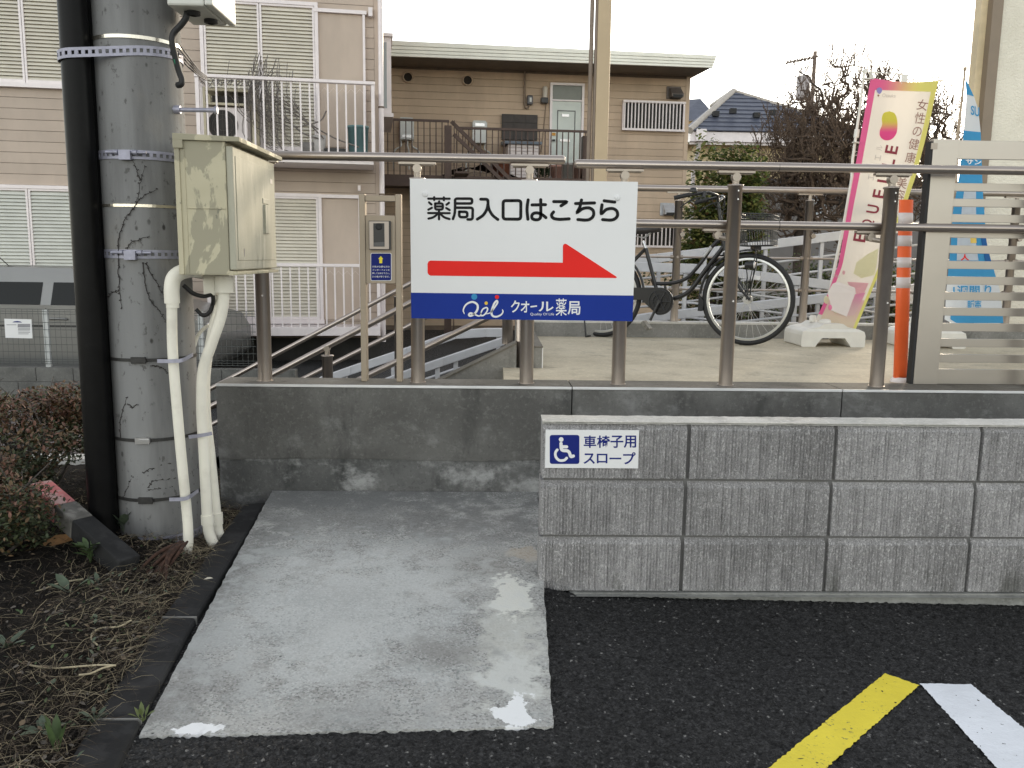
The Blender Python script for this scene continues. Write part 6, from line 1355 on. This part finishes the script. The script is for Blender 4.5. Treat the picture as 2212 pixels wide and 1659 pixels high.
for x, r_, hh, m_, lab in ((1590, .16, .3, m_pink, 'pink tapered flower pot below the mint door'), (1675, .2, .34, M('pot_stone', (.3, .29, .28), .8), 'grey wide flower pot between pink and brown ones'), (1745, .17, .28, M('pot_brown', (.2, .12, .1), .8), 'brown square-looking flower pot by the end post'), (1100, .2, .42, m_terra, 'tall terracotta pot beside the white locker')):
    a = P2.sz(*c3(x, 1290), .9)[0]; p = P2.W(a, zwf+.002, .95); mb = MB(); mb.lathe(tuple(p), [(.001, 0), (r_*.7, 0), (r_, hh-.05), (r_*1.08, hh-.05), (r_*1.08, hh), (r_*.9, hh), (r_*.85, hh-.06), (.001, hh-.06)], 16); tag(mb.build('flower_pot', m_), lab, 'pot', 'flower pots along the walkway')
a = P2.sz(*c3(1466, 1290), .9)[0]; p = P2.W(a, zwf+.002, .95); mb = MB()
for k in range(60): leaf(mb, p+Vector((random.gauss(0, .05), random.gauss(0, .05), random.uniform(0, .2))), random.uniform(.15, .3), random.uniform(0, 6.28), random.uniform(.3, 1.4), .16)
tag(mb.build('potted_plant', M('plant_dark_green', (.03, .045, .02), .7)), 'dark strappy plant between the locker and the door', 'plant')
mb = MB(); a = P2.sz(*c3(800, 1290), .9)[0]; mb.grid(lambda u, v: P2.W(a-.55+1.6*u, zwf+.004+.22*math.sin(math.pi*u)*(1+.2*math.sin(u*17+v*5))+random.uniform(0, .05), .25+.7*v), 22, 6, True); tag(mb.build('tarpaulin_heap', M('brown_tarpaulin', (.055, .04, .036), .8, 0, .3, 12)), 'heap under brown sheet on the walkway behind the stair', 'heap')
# window with bars, hood
def grille(x0, y0, x1, y1, n, c, lab=None):
    a0, a1, z0, z1 = sp3(x0, y0, x1, y1, .06, c)
    mb = MB(); mb.pbox(P2, a0+.02, a1-.02, .003, .02, z0+.03, z1-.03); wi = mb.build('window', M('black_glass', (.018, .017, .017), .25, 0, .1) if 'black_glass' not in bpy.data.materials else bpy.data.materials['black_glass'], h2)
    mb = MB(); mb.pbox(P2, a0-.02, a1+.02, .08, .12, z1-.03, z1+.015); mb.pbox(P2, a0-.03, a1+.02, .08, .12, z0-.02, z0+.025); mb.pbox(P2, a0-.02, a0+.01, .005, .079, z0, z1); mb.pbox(P2, a1-.01, a1+.02, .005, .079, z0, z1); mb.build('grille_frame', m_alu, wi)
    me = MB().box(-.012, .012, -.012, .012, 0, z1-.031-z0-.026).mesh('grille_bar', m_alu)
    for k in range(n): put('grille_bar', me, wi, P2.W(a0+.02+(a1-a0-.04)*k/(n-1), z0+.0255, .1), P2.a)
grille(378, 622, 912, 872, 18, c4)
c7b = lambda x, y: ((1800+x/2.765)/1.4756, (560+y/2.765)/1.4756)
grille(560, 420, 965, 625, 12, c7b)
def hood(x0, y0, x1, y1, c, lab, mat):
    a0, a1, z0, z1 = sp3(x0, y0, x1, y1, .2, c); t_ = pthing('vent_hood', lab, 'vent', P2, (a0+a1)/2, z0, .02); d = .26
    mb = MB(); W = P2.W; m_ = (a1-a0)
    mb.pbox(P2, a0-.05, a1-.0, .003, .03, z0-.0, z1+.03); mb.hexa([W(a0, z0+.02, d), W(a1, z0+.02, d), W(a1, z0+.02, .031), W(a0, z0+.02, .031), W(a0, z1-.16, d), W(a1, z1-.16, d), W(a1, z1, .031), W(a0, z1, .031)]); mb.build('hood', mat, t_, .01)
    mb = MB(); mb.pbox(P2, a0+.03, a1-.03, .05, d+.004, z0, z0+.06); mb.build('opening', m_rubber, t_)
hood(800, 485, 908, 585, c4, 'brown vent hood above the long barred window', M('hood_brown', (.15, .13, .12), .5, .2)); hood(880, 248, 985, 350, c7b, 'pale grey vent hood low on the tan wall by the railing', M('hood_grey', (.5, .52, .55), .4, .3))
# red extinguisher at the walkway end
a = P2.sz(*c3(32, 980), .6)[0]; z = P2.sz(*c3(32, 1060), .6)[1]; p = P2.W(a, z, .6); mb = MB(); mb.lathe(tuple(p), [(.001, 0), (.07, 0), (.075, .03), (.075, .36), (.03, .44), (.02, .5)], 14); tag(mb.build('fire_extinguisher', M('extinguisher_red', (.4, .02, .015), .35)), 'red fire extinguisher behind the white drainpipe', 'extinguisher')

# ------------------------------------------------------------------ steel column in front of the rear house
t_ = thing('steel_column', 'tall beige steel column with a brown pipe beside it, rising behind the big sign', 'column', (U(1298, 400, 9).x, 9, GZ))
xa, xb = U(1283, 380, 9).x, U(1311, 380, 9).x
mb = MB(); mb.box(xa, xb, 9, 9.14, GZ, 6); mb.build('column', M('beige_steel', (.5, .39, .25), .5, 0, .06, 2), t_, .008)
for x0, x1 in ((1276, 1284), (1265, 1274)): p, q = U(x0, 380, 9.05).x, U(x1, 380, 9.05).x; mb = MB(); mb.tube([((p+q)/2, 9.03, GZ), ((p+q)/2, 9.03, 6)], (q-p)/2, 12); mb.build('pipe', M('pipe_brown', (.2, .155, .12), .5, .2), t_)

# ------------------------------------------------------------------ pharmacy building
pb = thing('pharmacy_building', 'cream rendered building with a brown corner strip behind the slatted screen', 'building', (3.9, 7.6, DZ))
t = NT('cream_render'); c = t.mix(t.step(t.noise(3, 5), .3, .7), (.76, .72, .61), (.84, .8, .69)); t.bump(t.math('ADD', t.noise(14, 5, .6, t.vec((1, 1, 2.2)), 1), t.noise(60, 3)), .5, .02); m_rend = t.done(c, .9, 0, .2)
xw = U(2148, 200, 7.6).x
mb = MB(); mb.box(xw, 9, 7.6, 7.74, DZ-.05, 6); mb.build('wall', m_rend, pb)
mb = MB(); mb.box(U(2128, 200, 7.58).x, xw-.002, 7.58, 7.75, DZ, 6); mb.build('corner_strip', M('strip_brown', (.24, .19, .14), .5, .2, .05), pb)
mb = MB(); zc = U(2110, 306, 7.62).z; mb.box(U(2103, 200, 7.66).x, U(2126.5, 200, 7.66).x, 7.66, 7.76, zc, 6); mb.build('sunlit_strip', M('strip_sunlit_cream', (.68, .56, .36), .5), pb)  # sunlit side of the corner column, its sunlight put into the cream colour
mb = MB(); mb.box(U(2103, 200, 7.66).x, U(2127, 200, 7.66).x, 7.655, 7.77, zc-.05, zc-.001); mb.build('strip_foot', m_dplas, pb)

# ------------------------------------------------------------------ white ramp railings behind the deck
m_wr = M('pale_grey_railing', (.5, .51, .54), .45, .1, .06, 6)
def ramp_rail(label, Y, top, hb, posts, nrail, foot, step=.16):
    p, q = U(*top[0], Y), U(*top[-1], Y); t_ = thing('ramp_railing', label, 'railing', (p.x, Y, GZ), 0, 'pale grey railings of the ramp behind the deck')
    P = [U(*a, Y) for a in top]
    for a, b in zip(P, P[1:]): mb = MB(); W_ = .09; mb.hexa([a+Vector((0, -W_/2, -hb)), b+Vector((0, -W_/2, -hb)), b+Vector((0, W_/2, -hb)), a+Vector((0, W_/2, -hb)), a+Vector((0, -W_/2, 0)), b+Vector((0, -W_/2, 0)), b+Vector((0, W_/2, 0)), a+Vector((0, W_/2, 0))]); mb.build('top_band', m_wr, t_, .006)
    for k in range(nrail):
        mb = MB(); mb.tube([a+Vector((0, 0, -hb-step*(k+1))) for a in P], .013, 8); mb.build('rail', m_wr, t_)
    def zt(x):
        for a, b in zip(P, P[1:]):
            if a.x <= x <= b.x: return a.z+(b.z-a.z)*(x-a.x)/(b.x-a.x)
        return P[0].z
    for px_ in posts:
        x = U(px_, 600, Y).x; z = zt(x)-hb*.9
        mb = MB(); mb.box(x-.02, x+.02, Y-.02, Y+.02, GZ if foot else z-.75, z); mb.build('post', m_wr, t_)
ramp_rail('upper pale grey ramp railing rising from the bicycle saddle to the banner', 9.6, [(1300, 560), (1420, 548), (1560, 531), (1817, 499), (2000, 477)], .1, [1422, 1520, 1650, 1770, 1895], 4, True)
ramp_rail('pale grey ramp railing sloping down through the front wheel', 9.15, [(1370, 566), (1500, 570), (1640, 586), (1810, 608), (1990, 640)], .1, [1480, 1588, 1720, 1850], 3, True)
ramp_rail('lower pale grey ramp railing seen between the spokes', 8.5, [(1290, 694), (1400, 676), (1560, 659), (1820, 630), (1990, 612)], .09, [1440, 1590, 1700], 2, True, .1)
ramp_rail('pale grey ramp railing low behind the steps, bent level at its end', 8.4, [(690, 815), (760, 790), (880, 750), (985, 713), (1050, 709), (1100, 709)], .085, [742, 848, 1078], 1, True, .3)
ramp_rail('second pale grey ramp railing hugging the sloping stair wall', 7.6, [(780, 838), (890, 795), (960, 771), (1090, 727)], .075, [945, 985], 1, True, .12)

# ------------------------------------------------------------------ car park beyond the pavement
FY = 9.0
t = NT('brick_pavers'); br = t.n('TexBrick'); t.l(t.vec((1, 1, 1)), br.inputs[0]); br.inputs['Scale'].default_value = 1; br.inputs['Brick Width'].default_value = .2; br.inputs['Row Height'].default_value = .1; br.inputs['Mortar Size'].default_value = .006; br.inputs[1].default_value = (.2, .17, .165, 1); br.inputs[2].default_value = (.15, .135, .135, 1); br.inputs[3].default_value = (.08, .075, .07, 1)
t.bump(br.outputs[1], -.4, .005); m_pav = t.done(br.outputs[0], .85, 0, .3)
mb = MB(); mb.box(-16, -3.2, 6.55, FY-.02, -.5, -.36); mb.build('pavement', m_pav, kind='structure')
mb = MB(); mb.box(-16, -2.6, 6.38, 6.548, -.5, -.34); tag(mb.build('pavement_kerb', m_lightc), 'pale concrete kerb along the brick pavement behind the hedge', 'kerb')
bf = thing('boundary_wall', 'low two-course concrete block wall under the mesh fence', 'wall', (-5, FY, GZ))
zt_, zm_, zb_ = U(80, 794, FY).z, U(80, 825, FY).z, U(80, 862, FY).z
m_blk2 = wall_mat('grey_block_stained', (.1, .1, .095), (.16, .16, .15), (.05, .05, .047), (.24, .24, .235))
for r_, (za, zb2) in enumerate(((zb_, zm_-.004), (zm_+.004, zt_))):
    me = MB().box(.003, .387, 0, .12, 0, zb2-za).mesh('concrete_block', m_blk2)
    for k in range(18): put('concrete_block', me, bf, (-9.3+.39*k+(.195 if r_ else 0), FY, za), 0, .004)
mb = MB(); mb.box(-9.3, -2.3, FY+.01, FY+.11, -.5, zt_-.004); mb.build('mortar', m_mortar, bf); mb = MB(); mb.box(-9.3, -2.3, FY-.03, FY+.009, -.5, zb_-.003); mb.build('footing', m_found, bf)
mf = thing('mesh_fence', 'grey-green wire mesh fence on the low block wall in front of the car', 'fence', (-5, FY+.06, zt_))
m_wire2 = M('fence_wire', (.1, .11, .105), .5, .4, .1); ztf = U(40, 668, FY).z
mb = MB(); x = -9.2
while x < -2.5: mb.tube([(x, FY+.05, zt_+.03), (x, FY+.05, ztf)], .002, 4, False); x += .056
for z in [zt_+.035, zt_+.06, zt_+.085]+[zt_+.085+(ztf-.06-zt_-.085)*k/6 for k in range(1, 6)]+[ztf-.05, ztf-.025, ztf]: mb.tube([(-9.2, FY+.046, z), (-2.5, FY+.046, z)], .0028, 4, False)
mb.build('mesh', m_wire2, mf, kind='stuff')
for px_ in (-230, 94, 430): x = U(px_, 730, FY).x; mb = MB(); mb.box(x-.025, x+.025, FY+.055, FY+.09, zt_, ztf+.0); mb.build('post', M('fence_post', (.42, .44, .45), .4, .4) if 'fence_post' not in bpy.data.materials else bpy.data.materials['fence_post'], mf)
fs = lambda x, y: U((x/2.074)/1.4756, (500+y/2.074)/1.4756, FY+.03)
nt_ = thing('notice_board', 'white notice with grey print hung on the mesh fence', 'sign', fs(120, 1198))
mb = MB(); mb.poly([fs(*p) for p in ((28, 1070), (207, 1074), (214, 1200), (36, 1196))], (0, .006, 0)); mb.build('plate', m_white, nt_)
mb = MB(); g = shift(fs, .003)
for p in (((44, 1122), (112, 1122), (116, 1188), (48, 1186)),): pass
for x0, y0, x1, y1 in ((118, 1104, 200, 1128), (120, 1134, 200, 1142), (120, 1148, 198, 1152), (122, 1158, 200, 1162), (122, 1168, 190, 1172), (44, 1108, 110, 1112)): mb.poly([g(x0, y0), g(x1, y0), g(x1, y1), g(x0, y1)])
mb.build('print', M('notice_grey', (.3, .3, .32), .6), nt_)
mb = MB(); mb.poly([g(*p) for p in ((82, 1094), (95, 1087), (115, 1085), (135, 1088), (148, 1095))]); mb.build('blue_mark', m_navy, nt_)
# silver car
CYr = 10.35; W_ = 1.66
car = thing('parked_car', 'silver-grey hatchback seen from its side behind the mesh fence', 'car', (-4.6, CYr+.8, GZ))
cc_ = lambda x, y: (U(x, y, CYr).x, U(x, y, CYr).z)
m_paint = M('silver_car_paint', (.2, .2, .195), .3, .5, .04, 2); m_glass = M('car_glass', (.006, .007, .006), .1, 0, 0, spec=.25)
xr, zr_ = cc_(80, 579); nose = cc_(458, 712)[0]; sill = GZ+.2; belt = cc_(80, 665)[1]; tail = nose-3.75
def extr(mb, outline, y0, y1): mb.poly([(x, y0, z) for x, z in outline], (0, y1-y0, 0))
body = [(tail, sill+.1), (tail+.1, sill), (nose-.15, sill), (nose, sill+.12), (nose+.0, sill+.42), (nose-.12, cc_(440, 690)[1]-.02), (nose-.75, belt+.04), (nose-.95, belt+.03), (tail+.03, belt+.04)]
mb = MB(); extr(mb, body, CYr, CYr+W_); mb.build('body', m_paint, car, .05)
cab = [(tail+.08, belt+.03), (nose-.85, belt+.03), (nose-1.45, zr_-.06), (nose-1.75, zr_), (tail+.6, zr_+.01), (tail+.3, zr_-.05)]
mb = MB(); P = []
for x, z in cab: k = (z-belt)/(zr_-belt); P.append((x, CYr+.02+.13*k, z))
Q = [(x, CYr+W_-(y-CYr), z) for x, y, z in P]; n = len(P); mb.add(P, [tuple(range(n))]); mb.add(Q, [tuple(range(n))[::-1]]); mb.add(P+Q, [(i, (i+1) % n, n+(i+1) % n, n+i) for i in range(n)]); mb.build('cabin', m_paint, car)
def cwin(x0, x1, x2, x3, z0, z1):
    mb = MB(); f = lambda x, z: (x, CYr+.02+.13*(z-belt)/(zr_-belt)-.006, z); mb.add([f(x0, z0), f(x1, z0), f(x2, z1), f(x3, z1)], [(0, 1, 2, 3)]); mb.build('side_window', m_glass, car)
zw0_, zw1_ = cc_(80, 664)[1], cc_(80, 610)[1]; bx_ = cc_(92, 630)[0]
cwin(cc_(-110, 640)[0], bx_-.06, bx_-.04, cc_(-80, 640)[0], zw0_, zw1_); cwin(bx_+.07, nose-1.0, nose-1.5, bx_+.09, zw0_, zw1_); cwin(tail+.2, cc_(-125, 640)[0], cc_(-100, 640)[0], tail+.5, zw0_, zw1_)
mb = MB(); k = 1; mb.add([(nose-.84, CYr+.1, belt+.05), (nose-.84, CYr+W_-.1, belt+.05), (nose-1.43, CYr+W_-.2, zr_-.07), (nose-1.43, CYr+.2, zr_-.07)], [(0, 1, 2, 3)]); mb.build('windscreen', m_glass, car)
mb = MB(); hx, hz = cc_(122, 689); mb.tube([(hx-.1, CYr-.012, hz), (hx-.05, CYr-.03, hz+.006), (hx+.08, CYr-.03, hz+.004), (hx+.13, CYr-.012, hz-.002)], .014, 8); mb.build('door_handle', m_paint, car)
mb = MB(); mb.box(bx_+.02, bx_+.028, CYr-.003, CYr+.01, sill+.1, belt); mb.box(tail+.5, nose-.9, CYr-.006, CYr+.01, cc_(80, 704)[1]-.012, cc_(80, 704)[1]+.012); mb.build('door_seam', m_dplas, car)
for wx in (nose-.68, nose-.68-2.45):
    mb = MB(); mb.lathe((wx, CYr-.01, GZ+.3), [(.17, .02), (.2, 0), (.285, 0), (.3, .03), (.3, .18), (.28, .2)], 28, 'y'); wt = mb.build('wheel', m_rubber, car)
    mb = MB(); mb.lathe((wx, CYr-.016, GZ+.3), [(.001, .03), (.06, .012), (.17, .02), (.2, .005)], 20, 'y'); mb.build('rim', m_silver, wt)
mb = MB(); a, b = cc_(445, 700), cc_(459, 716); mb.blob(((a[0]+b[0])/2-.05, CYr+.16, (a[1]+b[1])/2-.03), .16, .16, .08); mb.build('headlight', M('headlight_clear', (.7, .72, .75), .1, .2), car)
mb = MB(); p, q = U(22, 577, CYr+.5), U(-10, 548, CYr+.5); mb.tube([p, q], .006, 5); mb.blob(p, .05, .05, .018, 8, 4); mb.build('aerial', m_dplas, car)

# ------------------------------------------------------------------ beyond: house, antenna, trees, hedge
HYd = 28.0
hz_ = thing('house', 'pale yellow house with a slate-blue tiled hip roof beyond the flat-roofed block', 'house', (U(1640, 400, HYd).x, HYd, GZ))
m_hw = M('house_yellow', (.62, .5, .3), .8, 0, .06); m_tile = M('slate_blue_tile', (.075, .085, .12), .55, 0, .15, 5); m_ridge = M('ridge_cap', (.42, .38, .33), .5, .1)
el, er, apx = U(1492, 276, HYd), U(1880, 283, HYd), U(1585, 197, HYd+3.2); zE = el.z
mb = MB(); mb.box(el.x+.35, er.x-.3, HYd+.6, HYd+7, GZ, zE-.1); mb.build('wall', m_hw, hz_)
mb = MB(); mb.box(el.x+.0, er.x, HYd-.02, HYd+.1, zE-.42, zE-.12); mb.box(el.x, el.x+.12, HYd+.1, HYd+7, zE-.42, zE-.12); mb.build('gutter', m_alu, hz_)
mb = MB(); mb.box(el.x+.02, er.x-.02, HYd+.101, HYd+.16, zE-.5, zE+.02); mb.build('fascia', m_alu, hz_)
mb = MB(); mb.add([(el.x, HYd+.1, zE-.13), (er.x, HYd+.1, zE-.13), (er.x, HYd+.9, zE-.13), (el.x, HYd+.9, zE-.13)], [(0, 1, 2, 3)]); mb.build('soffit', m_alu, hz_)
rg = apx+Vector((0, 3.0, 0)); rr_ = Vector((apx.x+4.2, apx.y+1, apx.z-.1))
eL, eR = Vector((el.x-.05, HYd-.1, zE-.1)), Vector((er.x+.05, HYd-.1, zE-.1)); bL = Vector((el.x-.05, HYd+7, zE-.1))
mb = MB(); N = 10
for k in range(N):                                                     # courses, each lapping the one below
    a, b = k/N, (k+1)/N; up_n = Vector((0, -.5, .85))*.03
    p = [eL.lerp(apx, a)+up_n, eR.lerp(apx, a)+up_n, eR.lerp(apx, b)+up_n*.05, eL.lerp(apx, b)+up_n*.05]; mb.add(p+[eL.lerp(apx, a), eR.lerp(apx, a)], [(0, 1, 2, 3), (4, 5, 1, 0)])
mb.add([eL, eR, apx], [(0, 1, 2)]); mb.build('tile_courses', m_tile, hz_, kind='stuff')
mb = MB(); mb.add([eL, apx, rg, bL], [(0, 1, 2, 3)]); mb.add([eR, apx, rg, Vector((er.x, HYd+7, zE-.1))], [(0, 1, 2, 3)]); mb.build('roof_sides', m_tile, hz_)
mb = MB(); mb.tube([eL, apx], .11, 8); mb.tube([apx, eR], .07, 8); mb.tube([apx, rg], .11, 8); mb.build('ridge', m_ridge, hz_)
mb = MB()
for px_, y in ((1546, 246), (1583, 240), (1634, 249), (1669, 243), (1716, 250)): p = U(px_, y, HYd+.9); mb.box(p.x-.1, p.x+.1, p.y-.1, p.y+.1, p.z-.08, p.z+.08)
mb.build('snow_guard', m_rubber, hz_)
mb = MB(); p = U(1514, 285, HYd-.05); mb.tube([(p.x, HYd-.06, zE-.3), (p.x-.02, HYd+.3, zE-.9), (p.x-.05, HYd+.55, zE-1.2), (p.x-.05, HYd+.55, GZ)], .07, 8); mb.box(p.x-.16, p.x+.16, HYd-.16, HYd-.021, zE-.42, zE-.05); mb.build('downpipe', m_alu, hz_)
h3 = thing('house', 'farther slate-roofed house peeping out beside the flat-roofed block', 'house', (U(1500, 260, 37).x, 37, GZ))
a, b, c = U(1462, 258, 37), U(1556, 262, 37), U(1513, 213, 39); mb = MB(); mb.add([a, b, c, c+Vector((-4, 2, -.05))], [(0, 1, 2), (0, 2, 3)]); mb.add([b, c, c+Vector((0, 6, 0)), b+Vector((0, 8, 0))], [(0, 1, 2, 3)]); mb.build('roof', m_tile, h3)
mb = MB(); mb.box(a.x, b.x-.3, 37.4, 43, GZ, a.z); mb.build('wall', m_hw, h3)
g3 = thing('house', 'grey house wall glimpsed through the bare branches', 'house', (U(1850, 430, 21).x, 21, GZ))
p, q = U(1655, 400, 21), U(2080, 385, 21); m_gw = M('grey_house', (.2, .19, .185), .8, 0, .06)
mb = MB(); mb.box(p.x, q.x, 21, 27, GZ, p.z); mb.build('wall', m_gw, g3)
mb = MB(); mb.hexa([(p.x-.3, 20.6, p.z), (q.x+.3, 20.6, p.z), (q.x+.3, 27, p.z), (p.x-.3, 27, p.z), (p.x-.3, 20.6, p.z+.12), (q.x+.3, 20.6, p.z+.12), (q.x+.3, 27, p.z+.2), (p.x-.3, 27, p.z+.2)]); mb.build('roof', M('roof_slate', (.09, .09, .1), .7), g3)
for x0, y0, x1, y1 in ((1740, 420, 1790, 470), (1880, 420, 1935, 480), (1985, 400, 2020, 470)): a, b = U(x0, y1, 20.98), U(x1, y0, 20.98); mb = MB(); mb.box(a.x, b.x, 20.95, 20.99, a.z, b.z); wi = mb.build('window', m_alu, g3); mb = MB(); mb.box(a.x+.05, b.x-.05, 20.94, 20.949, a.z+.05, b.z-.05); mb.build('pane', M('pale_pane', (.4, .46, .52), .2) if 'pale_pane' not in bpy.data.materials else bpy.data.materials['pale_pane'], wi)
# antenna mast and roof-top tank beyond the trees
t_ = thing('antenna_mast', 'thin rooftop mast with a small television antenna against the sky', 'antenna', U(1759, 300, 33)); m_mast = M('mast_brown', (.2, .15, .12), .6, .2)
p, q = U(1761, 111, 33), U(1757, 420, 33); mb = MB(); mb.tube([(p.x, 33, GZ), (p.x, 33, p.z)], .075, 8); mb.build('mast', m_mast, t_)
mb = MB(); a, b = U(1698, 136, 33), U(1768, 122, 33); mb.tube([a, b], .025, 6)
for k in range(9): x = a.lerp(b, k/9); h = .28 if k in (1, 3, 5) else .1; mb.tube([x+Vector((0, -.4, 0)), x+Vector((0, .4, 0))], .016, 4); mb.tube([x+Vector((0, 0, -.05)), x+Vector((.06, 0, h*.8))], .02, 4)
mb.build('antenna', m_mast, t_)
t_ = thing('transformer', 'pale grey drum on a pole beyond the bare trees', 'transformer', U(1736, 250, 34)); p, q = U(1736, 164, 34), U(1736, 215, 34); mb = MB(); mb.lathe((p.x, 34, q.z), [(.001, 0), (.24, 0), (.25, .1), (.25, p.z-q.z-.1), (.2, p.z-q.z), (.001, p.z-q.z)], 14); mb.build('drum', M('drum_grey', (.45, .42, .42), .6), t_); mb = MB(); mb.tube([(p.x+.3, 34, GZ), (p.x+.3, 34, q.z+.3)], .14, 10); mb.build('pole', m_mast, t_)

m_bark = M('bare_bark', (.07, .056, .046), .9, 0, .3, 20); m_bud = M('twig_red_brown', (.12, .085, .062), .9, 0, .3, 20)
def bare_tree(label, Y, c, rx, rz, n, seed, fork):                     # nodes spread through the crown, each joined to the nearest one below it
    rnd = np.random.default_rng(seed); C0 = U(c[0], c[1], Y); k = Y/FPX; Rx, Rz = rx*k, rz*k
    t_ = thing('bare_tree', label, 'tree', (C0.x+fork, Y, GZ)); base = np.array([C0.x+fork, Y, GZ]); top = np.array([C0.x+fork*.5, Y, C0.z-Rz*.75])
    P = []
    while len(P) < n:
        d = rnd.normal(size=3); d /= np.linalg.norm(d); r_ = rnd.random()**.42
        wob = 1+.16*math.sin(5*math.atan2(d[2], d[0])+seed)+.1*math.sin(9*math.atan2(d[2], d[0])+2*seed)
        P.append(np.array([C0.x+d[0]*r_*Rx*wob, Y+d[1]*r_*Rx*.8, C0.z+d[2]*r_*Rz*wob]))
    P = sorted(P, key=lambda p: np.linalg.norm(p-top))
    N = [base]+[base+(top-base)*q for q in (.25, .5, .75, 1)]; par = [-1, 0, 1, 2, 3]
    for p in P:
        A = np.array(N[3:]); d = A-p; cost = np.linalg.norm(d, axis=1)+.35*np.maximum(0, d[:, 2]); b = int(np.argmin(cost))+3
        L = np.linalg.norm(N[b]-p); m = max(1, int(L/.16)); prev = b
        for q in range(1, m+1):
            x = N[b]+(p-N[b])*q/m+(rnd.normal(size=3)*.018 if q < m else 0); N.append(x); par.append(prev); prev = len(N)-1
    w_ = np.ones(len(N)); kids = [[] for _ in N]
    for i in range(len(N)-1, 0, -1): w_[par[i]] += w_[i]*1.0; kids[par[i]].append(i)
    rad = np.minimum(.12, .0075*w_**.4)
    A, B = MB(), MB(); done = set()
    for i in range(1, len(N)):
        if i in done: continue
        ch = [par[i], i]
        while kids[ch[-1]]: ch.append(max(kids[ch[-1]], key=lambda q: w_[q]))
        ch_ = ch
        for q in ch[1:]: done.add(q)
        (A if i == 1 else B).tube([N[q] for q in ch_], [max(.006, min(rad[ch_[1]], rad[q])) for q in ch_], 7 if i == 1 else 4, False)
    for i in range(5, len(N)):
        if rad[i] > .02: continue
        for _ in range(2 if len(kids[i]) else 5):
            d = Vector(N[i]-top).normalized()*.5+Vector((rnd.normal()*.5, rnd.normal()*.5, .35+abs(rnd.normal())*.4)); d.normalize(); L = rnd.uniform(.1, .34); p = Vector(N[i])
            B.tube([p, p+d*L*.5+Vector((rnd.normal()*.012, 0, rnd.normal()*.012)), p+d*L], [.0055, .0048, .0034], 3, False)
            if rnd.random() < .6: q = p+d*L*.95; B.add([q+Vector((.012, 0, 0)), q+Vector((0, .006, .022)), q+Vector((-.012, 0, .006)), q+Vector((0, 0, -.012))], [(0, 1, 2, 3)])
    A.build('trunk', m_bark, t_); B.build('crown', m_bud, t_)
bare_tree('spreading bare tree behind the pink and yellow banner', 14.5, (1862, 332), 165, 190, 1700, 5, -.1)
bare_tree('second bare tree against the pale house, nearer the green shrub', 15.6, (1732, 350), 108, 172, 1000, 12, .1)
bare_tree('bare tree glimpsed between the two banners', 16.5, (2010, 330), 70, 130, 420, 21, 0)
def leaf_mat(name, col):
    t = NT(name); c = t.mix(t.step(t.noise(12, 3), .3, .7), sc(col, .72), sc(col, 1.28)); tb = t.n('BsdfTranslucent'); t.l(c, tb.inputs[0]); mx = t.n('MixShader'); mx.inputs[0].default_value = .45
    out = t.t.nodes['Material Output']; t.l(t.b.outputs[0], mx.inputs[1]); t.l(tb.outputs[0], mx.inputs[2]); t.l(mx.outputs[0], out.inputs[0]); return t.done(c, .5, 0, .4)
shm = [leaf_mat('evergreen_mid', (.15, .19, .055)), leaf_mat('evergreen_dark', (.06, .085, .025)), leaf_mat('evergreen_olive', (.24, .24, .08)), leaf_mat('evergreen_rust', (.2, .12, .06))]
def leafy(name, label, cat, Y, px0, py0, px1, py1, n, L, mats, weights, lobes=60, group=None, depth=.7):
    a, b = U(px0, py1, Y), U(px1, py0, Y); cx_, cz_ = (a.x+b.x)/2, (a.z+b.z)/2; rx, rz = (b.x-a.x)/2, (b.z-a.z)/2
    t_ = thing(name, label, cat, (cx_, Y, GZ), 0, group); mb = MB(); lb = []
    for _ in range(lobes): lb.append((Vector((random.uniform(-.72, .72)*rx, random.uniform(-.7, .7)*rx*depth, random.uniform(-.8, .7)*rz)), random.uniform(.26, .44)))
    idx = random.choices(range(len(mats)), weights, k=n)
    for i in range(n):
        c, s_ = random.choice(lb); d = Vector((random.gauss(0, 1), random.gauss(0, 1), random.gauss(0, 1))).normalized()*random.random()**.45*s_
        mb.cur = idx[i]; leaf(mb, Vector((cx_, Y, cz_))+c+Vector((d.x*rx, d.y*rx*depth, d.z*rz)), L*random.uniform(.6, 1.3), random.uniform(0, 6.28), random.uniform(-.9, .6), .55, random.uniform(-.6, .6))
    mb.build('foliage', mats, t_); mb = MB()
    for _ in range(9): c, s_ = random.choice(lb); e = Vector((cx_, Y, cz_))+c; mb.tube(catmull([Vector((cx_+random.uniform(-.1, .1), Y, GZ)), Vector((cx_, Y, cz_-rz)).lerp(e, .4), e], 4), [.03-.0024*i for i in range(9)], 5)
    mb.build('stems', m_bark, t_)
leafy('evergreen_shrub', 'leafy evergreen shrub behind the bicycle handlebar', 'shrub', 10.6, 1450, 292, 1668, 625, 17000, .066, shm, (4, 4, 3, 1))
leafy('evergreen_shrub', 'low evergreen clump under the leafy shrub, behind the ramp railing', 'shrub', 10.3, 1370, 545, 1560, 725, 1800, .05, shm, (1, 5, 1, 1), group='low evergreens behind the ramp railings')
leafy('evergreen_shrub', 'low dark evergreen behind the front wheel', 'shrub', 10.4, 1530, 560, 1720, 725, 1800, .05, shm, (1, 6, 1, .5), group='low evergreens behind the ramp railings')
leafy('evergreen_shrub', 'low dark evergreen between the wheel and the banner', 'shrub', 10.5, 1690, 545, 1850, 725, 1600, .05, shm, (1, 6, 1, .5), group='low evergreens behind the ramp railings')
leafy('evergreen_shrub', 'low dark evergreen beyond the orange marker post', 'shrub', 10.5, 1840, 560, 2010, 725, 1600, .05, shm, (1, 6, 1, .5), group='low evergreens behind the ramp railings')
